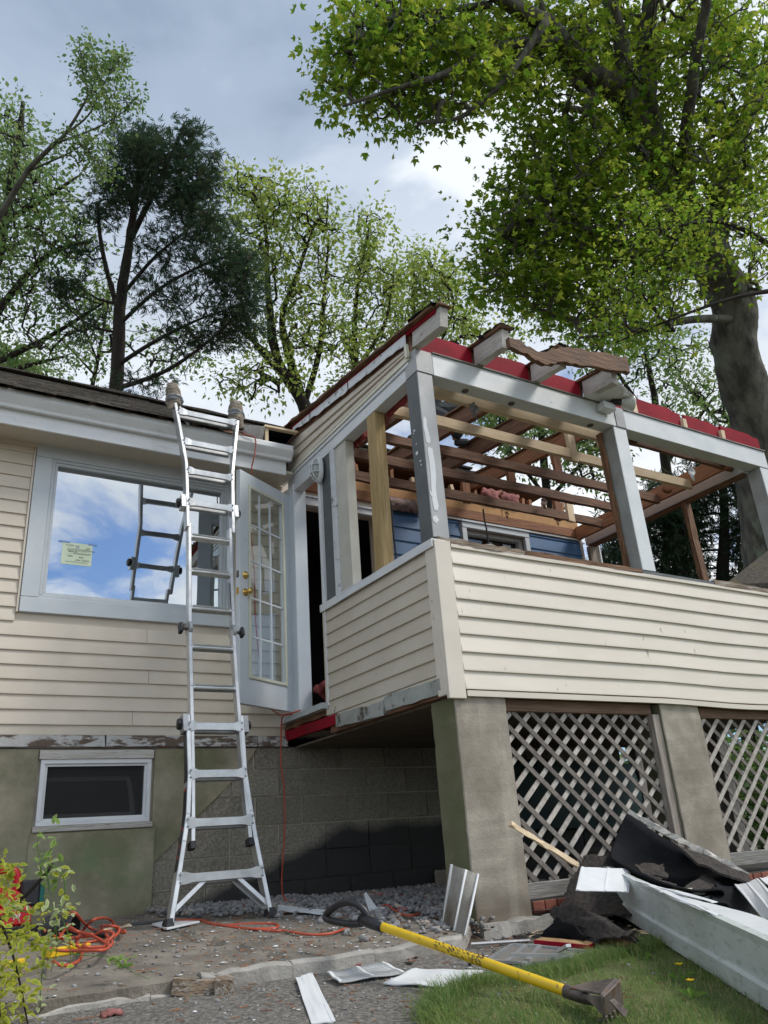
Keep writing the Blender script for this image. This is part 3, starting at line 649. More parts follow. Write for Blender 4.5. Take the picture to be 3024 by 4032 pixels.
# shingle courses: lapped strips with ragged tabs
mb = MB(); ny = 15; L_ = math.hypot(7.4-5.64, 4.53-3.36)
for j in range(ny):
    t0 = j/ny; t1 = (j+1.15)/ny; x = XL-.42+(j % 2)*.15
    while x < RX+.02:
        x1 = min(x+.30+random.gauss(0, .012), RX+.03)
        if x1-x < .03 or (t0 < .53 and x1 > 2.47): break
        a = random.gauss(0, .004); xa, xb = x+.003, x1-.003
        def pt(xx, t, h): return (xx, 5.64+(7.4-5.64)*min(t, 1), 3.335+(4.51-3.335)*min(t, 1)+h)
        curl = .008+.010*random.random()
        vs = [pt(xa, t0+a/2, curl), pt(xb, t0-a/2, curl+random.gauss(0, .004)), pt(xb, t1, .004), pt(xa, t1, .004), pt(xa, t0+a/2, curl-.009), pt(xb, t0-a/2, curl-.009)]
        mb.add(vs, [(0, 1, 2, 3), (0, 4, 5, 1), (0, 3, 4), (1, 5, 2)]); x = x1
mb.build('shingle_courses', M['shingle'], house, kind='stuff')
mb = MB(); mb.bar((XL-.4, 7.4, 4.515), (RX+.02, 7.4, 4.515), .16, .02, seg=30, jit=.004); part(mb, 'ridge_cap', 'shingle')
# K-style gutter
prof = [(5.80, 3.352), (5.80, 3.225), (5.755, 3.222), (5.748, 3.245), (5.715, 3.285), (5.705, 3.300), (5.705, 3.340), (5.712, 3.352), (5.722, 3.352), (5.722, 3.345), (5.713, 3.343), (5.713, 3.300), (5.722, 3.285), (5.757, 3.245), (5.760, 3.232), (5.793, 3.232), (5.793, 3.352)]
mb = MB(); mb.prism([(XL-.4, y, z_) for y, z_ in prof], (2.735-(XL-.4), 0, 0)); mb.prism([(2.727, y, z_) for y, z_ in [(5.80, 3.352), (5.80, 3.225), (5.755, 3.222), (5.748, 3.245), (5.715, 3.285), (5.705, 3.300), (5.705, 3.352)]], (.006, 0, 0))
g = part(mb, 'gutter', 'gutter'); 
mb = MB(); mb.box((XL-.4, 5.802, 3.10), (2.70, 5.822, 3.345)); part(mb, 'fascia', 'gutter', bevel=.002)
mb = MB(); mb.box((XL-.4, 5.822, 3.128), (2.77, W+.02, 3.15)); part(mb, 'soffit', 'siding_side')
mb = MB(); mb.box((XL, W-.03, 3.10), (2.77, W-.004, 3.128)); part(mb, 'frieze_strip', 'siding')
# torn open end of the eave beside the porch: rafter tail, dark hole, pale sheathing edge
MB().bar((2.44, 5.74, 3.43), (2.44, 6.5, 3.85), .045, .13).build('rafter_tail', M['peel_y'], house)
MB().bar((2.46, 5.73, 3.50), (2.78, 5.73, 3.505), .05, .018).build('sheathing_edge', M['new_x'], house)
MB().box((2.47, 5.725, 3.36), (2.50, 5.745, 3.49)).build('cut_rafter_end', M['new_z'], house)
mb = MB(); mb.box((2.50, 5.90, 3.36), (2.79, 6.6, 3.365)); mb.box((2.50, 6.3, 3.365), (2.79, 6.32, 3.52)); mb.box((2.48, 5.76, 3.525), (2.79, 6.6, 3.54)); part(mb, 'eave_void', 'felt')
# ------------------------------------------------------------------ porch
XS, YF, XE = 2.81, 3.84, 6.80
porch = thing('porch', 'half demolished raised porch with bare rafters over cream clapboard parapet on concrete pillars', 'porch', (4.8, 4.9, -.42))
def pp(mb, name, m, parent=None, **k): return mb.build(name, M[m] if isinstance(m, str) else m, parent if parent is not None else porch, **k)
# pillars: inset under the parapet
for x0, x1 in ((2.842, 3.232), (4.62, 5.032), (6.42, 6.80)):
    mb = MB(); vs = []; nz_ = 26
    for k in range(nz_+1):
        z = -.50+(.795+.50)*k/nz_; j = lambda: random.gauss(0, .0012)
        vs += [(x0+j(), YF+j(), z), (x1+j(), YF+j(), z), (x1+j(), YF+.27, z), (x0+j(), YF+.25+j(), z)]
    fs = [(3, 2, 1, 0), tuple(nz_*4+i for i in range(4))]+[(k*4+i, k*4+(i+1) % 4, k*4+4+(i+1) % 4, k*4+4+i) for k in range(nz_) for i in range(4)]
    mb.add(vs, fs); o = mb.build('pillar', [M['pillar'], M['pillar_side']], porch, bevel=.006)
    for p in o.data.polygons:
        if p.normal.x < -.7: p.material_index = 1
# footing lip in front of the first pillar
mb = MB(); mb.bar((2.80, 3.80, -.455), (3.62, 3.81, -.45), .14, .075, seg=14, jit=.006); pp(mb, 'footing', 'kerb')
# deck: floor slab, rim, ceiling of the crawl space
mb = MB(); mb.box((XS+.03, YF+.04, .93), (XE-.02, W-.03, 1.02)); pp(mb, 'deck', 'old_x')
mb = MB(); mb.box((XS+.05, YF+.07, .785), (XE-.03, W-.04, .80)); pp(mb, 'crawl_ceiling', 'crawlwood')
# back and right legs of the frame underneath
for x, y in ((XE-.1, 5.0), (XE-.1, 6.0)):
    mb = MB(); mb.box((x-.06, y-.06, -.5), (x+.06, y+.06, .78)); pp(mb, 'support_post', 'grey_z')
# parapet, front
mb = MB(); mb.box((XS+.02, YF+.004, .80), (XE, YF+.10, 1.765)); pp(mb, 'parapet_wall', 'old_x')
sagf = lambda x: -.022*sm(4.6, 5.6, x)*(1-sm(5.6, 6.9, x)*.5)+.004
z = .832; EF = .1125
zl = [.832, .945, 1.060, 1.172, 1.286, 1.400, 1.515, 1.632]
for i, z in enumerate(zl):
    e = (zl[i+1]-z) if i+1 < len(zl) else .105
    clap_x(XS+.115, XE, z, YF, 'siding_front', porch, e, .021, sag=(lambda x, k=i: sagf(x)*(1-k/9)))
mb = MB(); n = 16; vs = []
for k in range(n+1):
    x = XS+.115+(XE-XS-.115)*k/n; s_ = sagf(x)-.004
    vs += [(x, YF-.026, .792+s_), (x, YF-.026, .826+s_), (x, YF, .826+s_), (x, YF, .792+s_)]
mb.add(vs, [(k*4+a, k*4+(a+1) % 4, k*4+4+(a+1) % 4, k*4+4+a) for k in range(n) for a in range(4)]); pp(mb, 'starter_strip', 'siding_front')
mb = MB(); mb.bar((XS+.115, YF-.012, 1.752), (XE, YF-.012, 1.745), .024, .022, seg=14, jit=.0015); pp(mb, 'utility_trim', 'siding_front')
# corner post of the siding
mb = MB(); mb.box((XS-.022, YF-.03, .775), (XS+.105, YF-.004, 1.775)); mb.box((XS-.022, YF-.003, .80), (XS-.002, YF+.085, 1.77)); pp(mb, 'corner_board', 'siding_front', bevel=.003)
# side parapet
mb = MB(); mb.box((XS+.002, YF+.10, .80), (XS+.09, 5.37, 1.765)); pp(mb, 'parapet_wall', 'old_y')
for i in range(8):
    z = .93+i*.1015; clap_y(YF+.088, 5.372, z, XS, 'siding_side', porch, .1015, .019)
mb = MB(); mb.box((XS-.014, YF+.09, .885), (XS, 5.372, .926)); pp(mb, 'starter_strip', 'siding_side')
mb = MB(); mb.box((XS-.022, 5.362, .93), (XS+.0, 5.384, 1.76)); pp(mb, 'side_channel', 'siding_side')
for a, b_ in ((YF+.05, 4.545), (4.552, 5.24)):
    MB().bar((XS-.008, a, .862 if a < 4 else .845), (XS-.008, b_, .868), .03, .092, seg=9, jit=.003).build('rim_board', M['peelgrey'] if 'peelgrey' in M else M['peel_y'], porch)
# white aluminium cap on the side sill, slightly crooked
mb = MB(); mb.bar((XS+.03, YF-.02, 1.778), (XS+.03, 5.40, 1.782), .13, .008, seg=8, jit=.0015); mb.bar((XS-.032, YF-.02, 1.755), (XS-.032, 5.40, 1.757), .008, .055, seg=8, jit=.0015); pp(mb, 'sill_cap', 'white_alu')
# rough plate on top of the front parapet, in pieces
for a, b_, m in ((XS+.02, 3.55, 'sill_x'), (3.56, 4.70, 'rot_x'), (5.55, XE, 'sill_x')):
    MB().bar((a, YF+.035, 1.782), (b_, YF+.03, 1.778), .11, .038, seg=12, jit=.0035).build('top_plate', M[m], porch)
MB().bar((4.71, YF+.035, 1.775), (5.54, YF+.035, 1.772), .11, .026, seg=6, jit=.001).build('top_plate', M['post_side'], porch)
# main posts
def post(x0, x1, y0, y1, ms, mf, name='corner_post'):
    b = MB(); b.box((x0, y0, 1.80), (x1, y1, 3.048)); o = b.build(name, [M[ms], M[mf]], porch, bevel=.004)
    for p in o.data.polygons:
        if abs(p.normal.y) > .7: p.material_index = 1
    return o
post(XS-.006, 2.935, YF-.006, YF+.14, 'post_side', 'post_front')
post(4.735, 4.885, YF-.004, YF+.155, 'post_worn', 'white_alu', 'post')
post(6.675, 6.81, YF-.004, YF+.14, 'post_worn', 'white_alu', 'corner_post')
b = MB()   # rotten inner edge strip of the middle post
b.bar((4.722, YF+.13, 1.80), (4.716, YF+.135, 3.04), .02, .05, up=(0, 1, 0), seg=12, jit=.003); pp(b, 'rotten_strip', 'rot_z')
# white filler smears on the corner post
K4 = lambda x, y: (1500+x*.3617, 1450+y*.3617)
for pl_ in ([(460, 540), (478, 526), (495, 560), (498, 620), (520, 700), (540, 790), (520, 822), (492, 800), (482, 720), (462, 640)], [(505, 870), (530, 855), (562, 880), (575, 960), (590, 1050), (598, 1180), (596, 1300), (608, 1400), (628, 1500), (615, 1552), (580, 1540), (560, 1440), (548, 1300), (540, 1150), (525, 1000), (512, 930)], [(528, 1320), (548, 1345), (560, 1400), (540, 1380)], [(560, 1620), (600, 1600), (632, 1650), (600, 1690), (570, 1660)]):
    q = [onY(*K4(*c), YF-.0075) for c in pl_]; MB().prism([(p.x, YF-.0085, p.z) for p in q], (0, .0022, 0)).build('filler_smear', M['white_paint'], porch)
for (x, y, r) in ((365, 680, 16), (392, 925, 24), (430, 1010, 14), (440, 1052, 12), (386, 825, 10), (358, 710, 8)):
    q = onX(*K4(x, y), XS-.0085); MB().lathe([(0, r*.00062), (.002, r*.00058), (.002, 0)], q, (-1, 0, 0), 12).build('filler_smear', M['white_alu'], porch)
# joint caps of the front beam
post_cap = MB(); post_cap.box((XS-.01, YF-.012, 3.05), (2.945, YF+.13, 3.235)); pp(post_cap, 'beam_cap', 'post_front', bevel=.003)
b = MB(); b.box((4.775, YF-.014, 3.052), (4.885, YF-.002, 3.24)); pp(b, 'beam_cap', 'post_front', bevel=.002)
# front beam in two lengths with an open underside lip
for a, b_ in ((2.948, 4.773), (4.888, 6.81)):
    mb = MB(); mb.box((a, YF-.008, 3.052), (b_, YF+.12, 3.232)); o = mb.build('front_beam', [M['white_alu']], porch, bevel=.003)
    mb = MB(); mb.bar((a, YF+.03, 3.238), (b_, YF+.03, 3.238), .10, .009, seg=10, jit=.001); mb.build('beam_flashing', M['grey_x'], porch)
for x in (3.28, 3.72, 4.55):
    mb = MB(); mb.lathe([(0, 0), (0, .028), (.008, .024), (.010, 0)], (x, YF+.07, 3.052), (0, 0, -1), 12); mb.build('mounting_plate', M['steel'], porch)
# red blocking boards above the beam, between the rafters
ra = [2.83, 3.38, 3.94, 4.49, 5.07, 5.72, 6.25]
for i, (a, b_) in enumerate(((2.87, 3.35), (3.41, 3.91), (3.97, 4.46), (4.52, 5.04), (5.10, 5.70), (5.76, 6.235), (6.27, 6.83))):
    n = 8; vs = []
    top = [3.425, 3.43, 3.42, 3.40, 3.43, 3.415, 3.42][i]
    for k in range(n+1):
        x = a+(b_-a)*k/n; t = top+random.gauss(0, .003)-(.02 if (i > 3 and k > n-2) else 0)
        vs += [(x, YF+.03, 3.243), (x, YF+.03, t), (x, YF+.055, t), (x, YF+.055, 3.243)]
    fs = [(k*4+q, k*4+4+q, k*4+4+(q+1) % 4, k*4+(q+1) % 4) for k in range(n) for q in range(4)]+[(0, 1, 2, 3), tuple(n*4+q for q in (3, 2, 1, 0))]
    MB().add(vs, fs).build('red_blocking', M['red_x'], porch)
# rafters. slope rises towards the house
SL = .112
def rz(y): return 3.325+SL*(y-YF)
H_ = .145
for i, x in enumerate(ra):
    if i < 4:
        ye = [3.50, 3.515, 3.53, 3.53][i]
        # painted tail outside, brown inside
        MB().bar((x, ye, rz(ye)), (x, YF-.001, rz(YF)), .065, H_ if i else .15, seg=5, jit=.002).build('rafter_tail', M['peel_y'], porch)
        MB().bar((x, YF+.057, rz(YF+.05)), (x, 6.7, rz(6.7)), .055, H_, seg=9, jit=.002).build('rafter', M['old_y'], porch)
        b = MB(); b.bar((x, ye-.03, rz(ye)+.085), (x, 6.6, rz(6.6)+.082), .11, .016, seg=18, jit=.004, up=(0, 0, 1)); b.build('sheathing_strip', M['rot_y'], porch)
        if i: 
            b = MB(); b.bar((x+.01, ye-.035, rz(ye)+.098), (x+.0, ye+.22, rz(ye+.2)+.10), .13, .012, seg=8, jit=.006); b.build('shingle_scrap', M['felt'], porch)
    elif i == 4:
        MB().bar((x, YF+.057, rz(YF)), (x, 6.6, rz(6.6)), .055, H_, seg=9, jit=.002).build('rafter', M['rust_y'], porch)
        b = MB(); b.bar((x, YF+.1, rz(YF)+.085), (x, 6.4, rz(6.4)+.083), .10, .016, seg=18, jit=.005); b.build('sheathing_strip', M['rot_y'], porch)
        MB().bar((x, YF+.0, rz(YF)-.01), (x, YF+.056, rz(YF)-.01), .05, .135).build('cut_rafter_end', M['new_y'], porch)
    else:
        MB().bar((x-.01, YF+.0, 3.30), (x-.01, YF+.12, 3.305), .045, .09, seg=3, jit=.002).build('cut_rafter_end', M['new_y'], porch)
# ceiling joists
for y, xa, xb, m, w in ((4.085, 2.95, 4.90, 'new_x', .042), (4.455, 2.86, 4.83, 'new_x', .042), (4.475, 4.79, 6.50, 'new_x', .042), (4.858, 2.90, 6.46, 'old_x', .045), (5.212, 2.90, 6.45, 'old_x', .045), (5.59, 2.90, 6.40, 'old_x', .045)):
    MB().bar((xa, y, 3.106), (xb, y+random.gauss(0, .006), 3.104), w, .090, seg=16, jit=.0016 if m == 'new_x' else .003).build('ceiling_joist', M[m], porch, bevel=.002)
# hangers between joists and rafters
for x, y, m in ((4.90, 4.44, 'new_z'), (5.10, 4.84, 'rust_z'), (4.82, 5.20, 'rust_z'), (4.55, 5.57, 'rust_z'), (4.94, 4.13, 'new_z'), (5.75, 5.57, 'rust_z'), (5.92, 5.56, 'new_z')):
    MB().bar((x, y+.03, 3.05), (x+random.gauss(0, .01), y+.03, 3.05+.30+.05*random.random()), .085, .04, up=(0, 1, 0), seg=4, jit=.002).build('hanger_block', M[m], porch)
for x, y, m, z0 in ((6.0, 4.86, 'new_z', 3.12), (6.28, 5.2, 'new_z', 3.12)):
    MB().bar((x, y, z0), (x, y, z0+.12), .05, .04, up=(0, 1, 0)).build('hanger_block', M[m], porch)
# inner brown board behind the front beam on the right, and right hand end framing
MB().bar((5.12, 4.10, 3.19), (6.62, 4.08, 3.17), .04, .14, seg=10, jit=.002).build('inner_board', M['old_x'], porch)
MB().bar((6.50, 4.02, 3.17), (6.50, 6.08, 3.17), .042, .15, seg=9, jit=.002).build('end_joist', M['rust_y'], porch)
mb = MB(); mb.box((6.62, YF+.14, 3.05), (6.72, W-.04, 3.20)); pp(mb, 'end_header', 'white_alu', bevel=.003)
mb = MB(); mb.box((6.635, YF+.16, 3.02), (6.70, W-.06, 3.049)); pp(mb, 'header_underside', 'rot_y')
MB().bar((6.66, YF+.2, 3.212), (6.66, W-.06, 3.212), .10, .022, seg=14, jit=.005).build('torn_sheathing', M['rot_y'], porch)
MB().bar((6.675, 4.70, 1.80), (6.66, 4.70, 3.02), .085, .05, up=(0, 1, 0), seg=12, jit=.0025).build('old_stud', M['rot_z'], porch)
MB().bar((6.64, 6.04, 1.0), (6.64, 6.04, 3.02), .09, .05, up=(0, 1, 0), seg=8, jit=.002).build('old_stud', M['sill_z'], porch)
MB().box((6.73, 6.0, 1.0), (6.75, 6.09, 3.04)).build('end_trim', M['white_paint'], porch)
# right side parapet (seen from behind through the frame)
mb = MB(); mb.box((XE-.1, YF+.105, .80), (XE-.02, W-.05, 1.74)); pp(mb, 'parapet_wall', 'old_y')
# left header (side beam) with cream clapboard gable strip and flashing
mb = MB(); mb.box((XS-.004, YF+.14, 3.052), (XS+.10, 6.0, 3.145)); pp(mb, 'side_header', 'white_alu', bevel=.003)
mb = MB(); mb.box((XS-.016, YF+.08, 3.148), (XS+.02, 6.12, 3.176)); pp(mb, 'header_cap', 'white_paint', bevel=.003)
mb = MB(); mb.bar((XS-.02, YF+.06, 3.188), (XS-.02, 5.95, 3.188), .016, .02, seg=9, jit=.001); pp(mb, 'trim_strip', 'cream_trim')
mb = MB(); mb.prism([(XS+.0, YF+.06, 3.18), (XS, 6.1, 3.18), (XS, 6.1, 3.60), (XS, YF+.06, rz(YF)+.04)], (.02, 0, 0)); pp(mb, 'gable_backing', 'old_y')
# loose clapboards fanning from the front corner
for k, (za, zb, y1) in enumerate(((3.205, 3.20, 5.98), (3.237, 3.30, 5.96), (3.262, 3.40, 5.92))):
    e = .095; vs = []; n = 10
    for q in range(n+1):
        t = q/n; y = (YF+.065)+(y1-YF-.065)*t; zb_ = za+(zb-za)*t; ee = (.032+(.105-.032)*t); j = .0025*mnoise.noise(Vector((y*2, k, 0)))
        o_ = .022+.008*math.sin(3.1*t)
        for (ox, oz) in ((0, 0), (o_, 0), (o_, .008), (.008, ee+.004), (0, ee+.004)): vs.append((XS-ox+j, y, zb_+oz))
    fs = [(q*5+a, q*5+5+a, q*5+5+(a+1) % 5, q*5+(a+1) % 5) for q in range(n) for a in range(5)]+[(0, 1, 2, 3, 4), tuple(n*5+a for a in (4, 3, 2, 1, 0))]
    MB().add(vs, fs).build('clapboard', M['siding_side'], porch)
# scuffed white flashing under the roof edge, two lengths, ragged lower edge
for a, b_ in ((YF+.05, 4.74), (4.76, 5.80)):
    n = 22; vs = []
    for q in range(n+1):
        y = a+(b_-a)*q/n; top = rz(y)+.052; rag = .075+.02*mnoise.noise(Vector((y*9, 3, 1)))-.03*sm(5.2, 5.8, y)
        vs += [(XS-.038, y, top), (XS-.040, y, top-rag), (XS-.036, y, top-rag), (XS-.034, y, top)]
    fs = [(q*4+a_, q*4+4+a_, q*4+4+(a_+1) % 4, q*4+(a_+1) % 4) for q in range(n) for a_ in range(4)]+[(0, 1, 2, 3), tuple(n*4+a_ for a_ in (3, 2, 1, 0))]
    MB().add(vs, fs).build('rake_flashing', M['peelalu'] if 'peelalu' in M else M['white_alu'], porch)
MB().bar((XS-.015, YF-.30, rz(YF-.3)+.062), (XS-.02, 5.86, rz(5.86)+.068), .025, .03, seg=20, jit=.002).build('rake_board', M['red_y'], porch)
MB().bar((XS-.02, YF-.32, rz(YF-.32)+.084), (XS-.035, 5.9, rz(5.9)+.09), .09, .014, seg=26, jit=.004).build('roof_edge', M['rot_y'], porch)
b = MB(); b.bar((XS+.01, YF-.34, rz(YF-.34)+.098), (XS+.01, YF-.05, rz(YF)+.104), .16, .014, seg=9, jit=.006); pp(b, 'shingle_scrap', 'felt')
mb = MB(); mb.box((XS-.042, YF+.045, 3.19), (XS-.022, YF+.075, 3.30)); pp(mb, 'end_cap', 'cream_trim')
# door jamb, head and doorway of the porch side
mb = MB(); mb.box((XS-.02, 5.855, 1.035), (XS+.10, 5.985, 3.05)); pp(mb, 'door_jamb', 'door_paint', bevel=.004)
mb = MB(); mb.box((XS-.028, 5.986, 1.035), (XS+.03, 6.11, 3.05)); pp(mb, 'door_casing', 'white_paint', bevel=.003)
mb = MB(); mb.box((XS-.012, 5.40, 2.985), (XS+.08, 5.853, 3.05)); pp(mb, 'door_head', 'white_paint', bevel=.003)
# casing stack between doorway and window opening: trim, grey board, scuffed white strip, cream stud
for y0, y1, x0, x1, m, nm in ((5.345, 5.385, XS-.02, XS+.05, 'white_paint', 'door_casing'), (5.185, 5.343, XS+.004, XS+.09, 'post_side', 'grey_board'), (5.11, 5.183, XS-.004, XS+.09, 'peelalu', 'metal_strip'), (4.935, 5.108, XS+.012, XS+.09, 'creamstud', 'cream_stud')):
    mb = MB(); mb.box((x0, y0, 1.79 if nm != 'door_casing' else 1.0), (x1, y1, 3.05)); pp(mb, nm, M.get(m, M['white_paint']), bevel=.002)
MB().bar((XS+.045, 4.525, 1.79), (XS+.045, 4.50, 3.052), .125, .09, up=(1, 0, 0), seg=3).build('treated_post', M['treated'], porch, bevel=.004)
# threshold and stained boards under it
mb = MB(); mb.bar((XS-.02, 5.36, 1.0), (XS-.03, 6.14, .995), .10, .045, seg=6, jit=.001); pp(mb, 'threshold', 'grey_white')
MB().bar((XS+.02, 5.25, .955), (XS+.0, 6.13, .95), .06, .04, seg=12, jit=.004).build('decayed_board', M['rot_y'], porch)
MB().bar((XS+.005, 5.22, .885), (XS-.01, 6.13, .885), .04, .075, seg=8, jit=.002).build('red_board', M['red_y'], porch)
# pink insulation lying inside the doorway
b = MB(); b.sheet(lambda u, v: (XS+.10+.6*u, 5.43+.40*v, 1.04+.17*(.6+.4*math.sin(5*u+v*2))+.05*mnoise.noise(Vector((u*6, v*6, 5)))), 22, 22)
solid(b.build('fallen_insulation', M['pinkred'], porch, smooth=True), .05)
# strip of insulation along the inside of the side header, brown stain
for a, b_ in ((YF+.16, 4.62), (4.80, 5.2)):
    MB().bar((XS+.13, a, 3.085), (XS+.13, b_, 3.085), .03, .10, seg=16, jit=.005).build('insulation_strip', M['pinkred'], porch)
b = MB(); b.sheet(lambda u, v: (XS+.10+.06*u+.02*mnoise.noise(Vector((u*5, v*5, 1))), 4.44+.12*v, 3.07-.08*math.sin(3.1*u)*math.sin(3.1*v)), 8, 8)
solid(b.build('insulation_tuft', M['pink'], porch, smooth=True), .03)
b = MB(); b.sheet(lambda u, v: (5.0+.32*u, 4.05+.06*math.sin(5*v), 3.21-.10*v*(.6+.4*math.sin(7*u))), 14, 8)
solid(b.build('insulation_tuft', M['pink'], porch, smooth=True), .035)
b = MB(); b.bar((4.98, 4.10, 3.19), (5.12, 4.11, 3.13), .05, .11, seg=7, jit=.01); pp(b, 'broken_end', 'rot_x')
# tatters: bits of torn plastic and paper
for (px, py, Y, s, m) in ((1864, 1600, 4.02, .09, 'screen'), (2720, 1850, 4.3, .10, 'white_paint'), (2140, 1970, 5.5, .08, 'dirtyins'), (1995, 2020, 5.9, .05, 'ply'), (2195, 2050, 5.9, .045, 'ply')):
    p = onY(px, py, Y); b = MB(); b.sheet(lambda u, v, p=p, s=s: (p.x+(u-.5)*s*(1-.7*v)+.01*math.sin(7*v), p.y+.012*math.sin(9*u+5*v), p.z+.3*s-s*1.4*v-.01*math.sin(8*u)), 5, 7)
    solid(b.build('tatter', M[m], porch), .002)
# wasp-nest like round knob on the end joist
mb = MB(); mb.lathe([(0, 0), (0, .055), (.06, .05), (.06, 0)], (6.36, 4.66, 3.12), (-.6, -.8, 0), 14); pp(mb, 'round_junction_box', 'rust_n')

# ------------------------------------------------------------------ lattice panels
def clipseg(a, d, x0, x1, z0, z1):
    t0, t1 = -1e9, 1e9
    for p, q, lo, hi in ((a[0], d[0], x0, x1), (a[1], d[1], z0, z1)):
        if abs(q) < 1e-9:
            if not lo <= p <= hi: return None
            continue
        ta, tb = sorted(((lo-p)/q, (hi-p)/q)); t0 = max(t0, ta); t1 = min(t1, tb)
    return (t0, t1) if t1-t0 > .03 else None
def lattice(x0, x1, z0, z1, front, name='lattice_panel'):
    r = MB(); r.box((x0-.03, YF+.045, z1), (x1+.03, YF+.095, z1+.075)); rail = r.build(name, M['rail'], porch, bevel=.003)
    MB().box((x0-.03, YF+.04, z0-.085), (x1+.03, YF+.09, z0)).build('bottom_rail', M['rail_grey'], rail, bevel=.003)
    MB().box((x0-.03, YF+.045, z0+.001), (x0-.004, YF+.09, z1-.001)).build('stile', M['rail_z'], rail, bevel=.003)
    MB().box((x1+.004, YF+.02, z0+.001), (x1+.09, YF+.075, z1-.001)).build('stile', M['rail_z'], rail, bevel=.003)
    pitch = .156; wd = .030
    for layer in (0, 1):
        s = (-1 if layer == 0 else 1)*(1 if front == 'down' else -1)
        y = YF+.062 if layer == 0 else YF+.071
        ang = math.radians(41*s); d = (math.cos(ang), math.sin(ang))
        c0 = x0-(z1-z0)*1.3; k = 0
        xr = (x0-1.6, x1+1.6); x = x0+.055-pitch*14
        while x < x1+1.6:
            a = (x, z1); t = clipseg(a, d, x0, x1, z0, z1)
            if t and front == 'down' and s < 0 and abs(x-(x0-(z1-.335)/math.tan(math.radians(41)))) < .078: t = None   # one slat is missing
            if t:
                p = (a[0]+d[0]*t[0], a[1]+d[1]*t[0]); q = (a[0]+d[0]*t[1], a[1]+d[1]*t[1]); jj = random.gauss(0, .003)
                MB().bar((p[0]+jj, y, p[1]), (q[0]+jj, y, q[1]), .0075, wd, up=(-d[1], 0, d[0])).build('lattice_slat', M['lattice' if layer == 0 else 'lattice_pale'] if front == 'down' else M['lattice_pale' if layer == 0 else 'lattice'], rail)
            x += pitch
    return rail
lattice(3.272, 4.545, -.25, .722, 'down')
lattice(5.10, 6.34, -.205, .708, 'up')
# brick course below the lattice
for a, b_ in ((3.26, 4.60), (5.07, 6.42)):
    for row, zt in enumerate((-.345, -.415)):
        x = a+(.05 if row else 0)
        while x < b_-.05:
            x1 = min(x+.092, b_); j = random.gauss(0, .004)
            MB().box((x+.004, YF+.02+j, zt-.060), (x1-.004, YF+.13, zt)).build('brick', M['brick'], porch, bevel=.003)
            x = x1
    mb = MB(); mb.box((a, YF+.032, -.55), (b_, YF+.12, -.337)); pp(mb, 'brick_mortar', 'mortar')
# ------------------------------------------------------------------ trees: limbs drawn where they stand, twigs grown to fill each crown, leaf faces on the twigs
def np_mesh(name, V, F, rnd=None, mi=None):
    me = bpy.data.meshes.new(name); nv = len(V); nf = len(F); k = F.shape[1]
    me.vertices.add(nv); me.vertices.foreach_set('co', V.astype(np.float32).ravel())
    me.loops.add(nf*k); me.loops.foreach_set('vertex_index', F.astype(np.int32).ravel())
    me.polygons.add(nf); me.polygons.foreach_set('loop_start', np.arange(0, nf*k, k, dtype=np.int32))
    if rnd is not None:
        a = me.attributes.new('rnd', 'FLOAT', 'POINT'); a.data.foreach_set('value', rnd.astype(np.float32))
    me.update(calc_edges=True); return me
def norm(a): return a/np.maximum(np.linalg.norm(a, axis=-1, keepdims=True), 1e-9)
def leaf_arrays(P, Ddir, Nrm, L, Wd, R):
    """folded diamond leaves"""
    S_ = norm(np.cross(Ddir, Nrm)); Nn = np.cross(S_, Ddir)
    L = L[:, None]; Wd = Wd[:, None]
    a = P; b = P+Ddir*L*.42+S_*Wd*.5+Nn*Wd*.16; c = P+Ddir*L; d = P+Ddir*L*.42-S_*Wd*.5+Nn*Wd*.16
    V = np.stack([a, b, c, d], 1).reshape(-1, 3); n = len(P); i = np.arange(n)*4
    F = np.stack([np.stack([i, i+1, i+2], 1), np.stack([i, i+2, i+3], 1)], 1).reshape(-1, 3)
    return V, F, np.repeat(R, 4)
def leaves_mesh(name, pts, L, droop=.4, size_var=.38, lobes=1, wr=.6, out=None):
    n = len(pts)
    d = rng.normal(size=(n, 3)); d[:, 2] = d[:, 2]*.5-droop
    if out is not None: d = d*.6+norm(out+1e-6)*1.0
    d = norm(d)
    nr = rng.normal(size=(n, 3))*.6; nr[:, 2] += 1; nr = norm(nr)
    ln = L*(1+size_var*rng.normal(size=n)).clip(.4, 1.8); r = rng.random(n)**2
    if lobes == 1: V, F, R = leaf_arrays(pts, d, nr, ln, ln*wr, r)
    else:
        Vs, Fs, Rs = [], [], []; o = 0; s = norm(np.cross(d, nr))
        for ang, sc in ((0, 1), (.9, .8), (-.9, .8)):
            dd = norm(d*math.cos(ang)+s*math.sin(ang)); V, F, R = leaf_arrays(pts, dd, nr, ln*sc, ln*sc*.5, r); Vs.append(V); Fs.append(F+o); Rs.append(R); o += len(V)
        V, F, R = np.concatenate(Vs), np.concatenate(Fs), np.concatenate(Rs)
    return np_mesh(name, V, F, R)
def tube_arrays(segs, k=5):
    """segs: list of (a, b, ra, rb)"""
    A = np.array([s[0] for s in segs]); B = np.array([s[1] for s in segs]); ra = np.array([s[2] for s in segs]); rb = np.array([s[3] for s in segs])
    d = norm(B-A); up = np.tile(np.array([0.3, .2, .93]), (len(A), 1)); s = norm(np.cross(d, up)); u = np.cross(s, d)
    ring = []
    for j in range(k):
        a = 2*math.pi*j/k; c = s*math.cos(a)+u*math.sin(a); ring.append((A+c*ra[:, None], B+c*rb[:, None]))
    V = np.stack([np.stack([r[0] for r in ring], 1), np.stack([r[1] for r in ring], 1)], 1).reshape(-1, 3)
    i = np.arange(len(A))*2*k; F = []
    for j in range(k):
        q = (j+1) % k; F.append(np.stack([i+j, i+q, i+k+q, i+k+j], 1))
    return V, np.stack(F, 1).reshape(-1, 4)
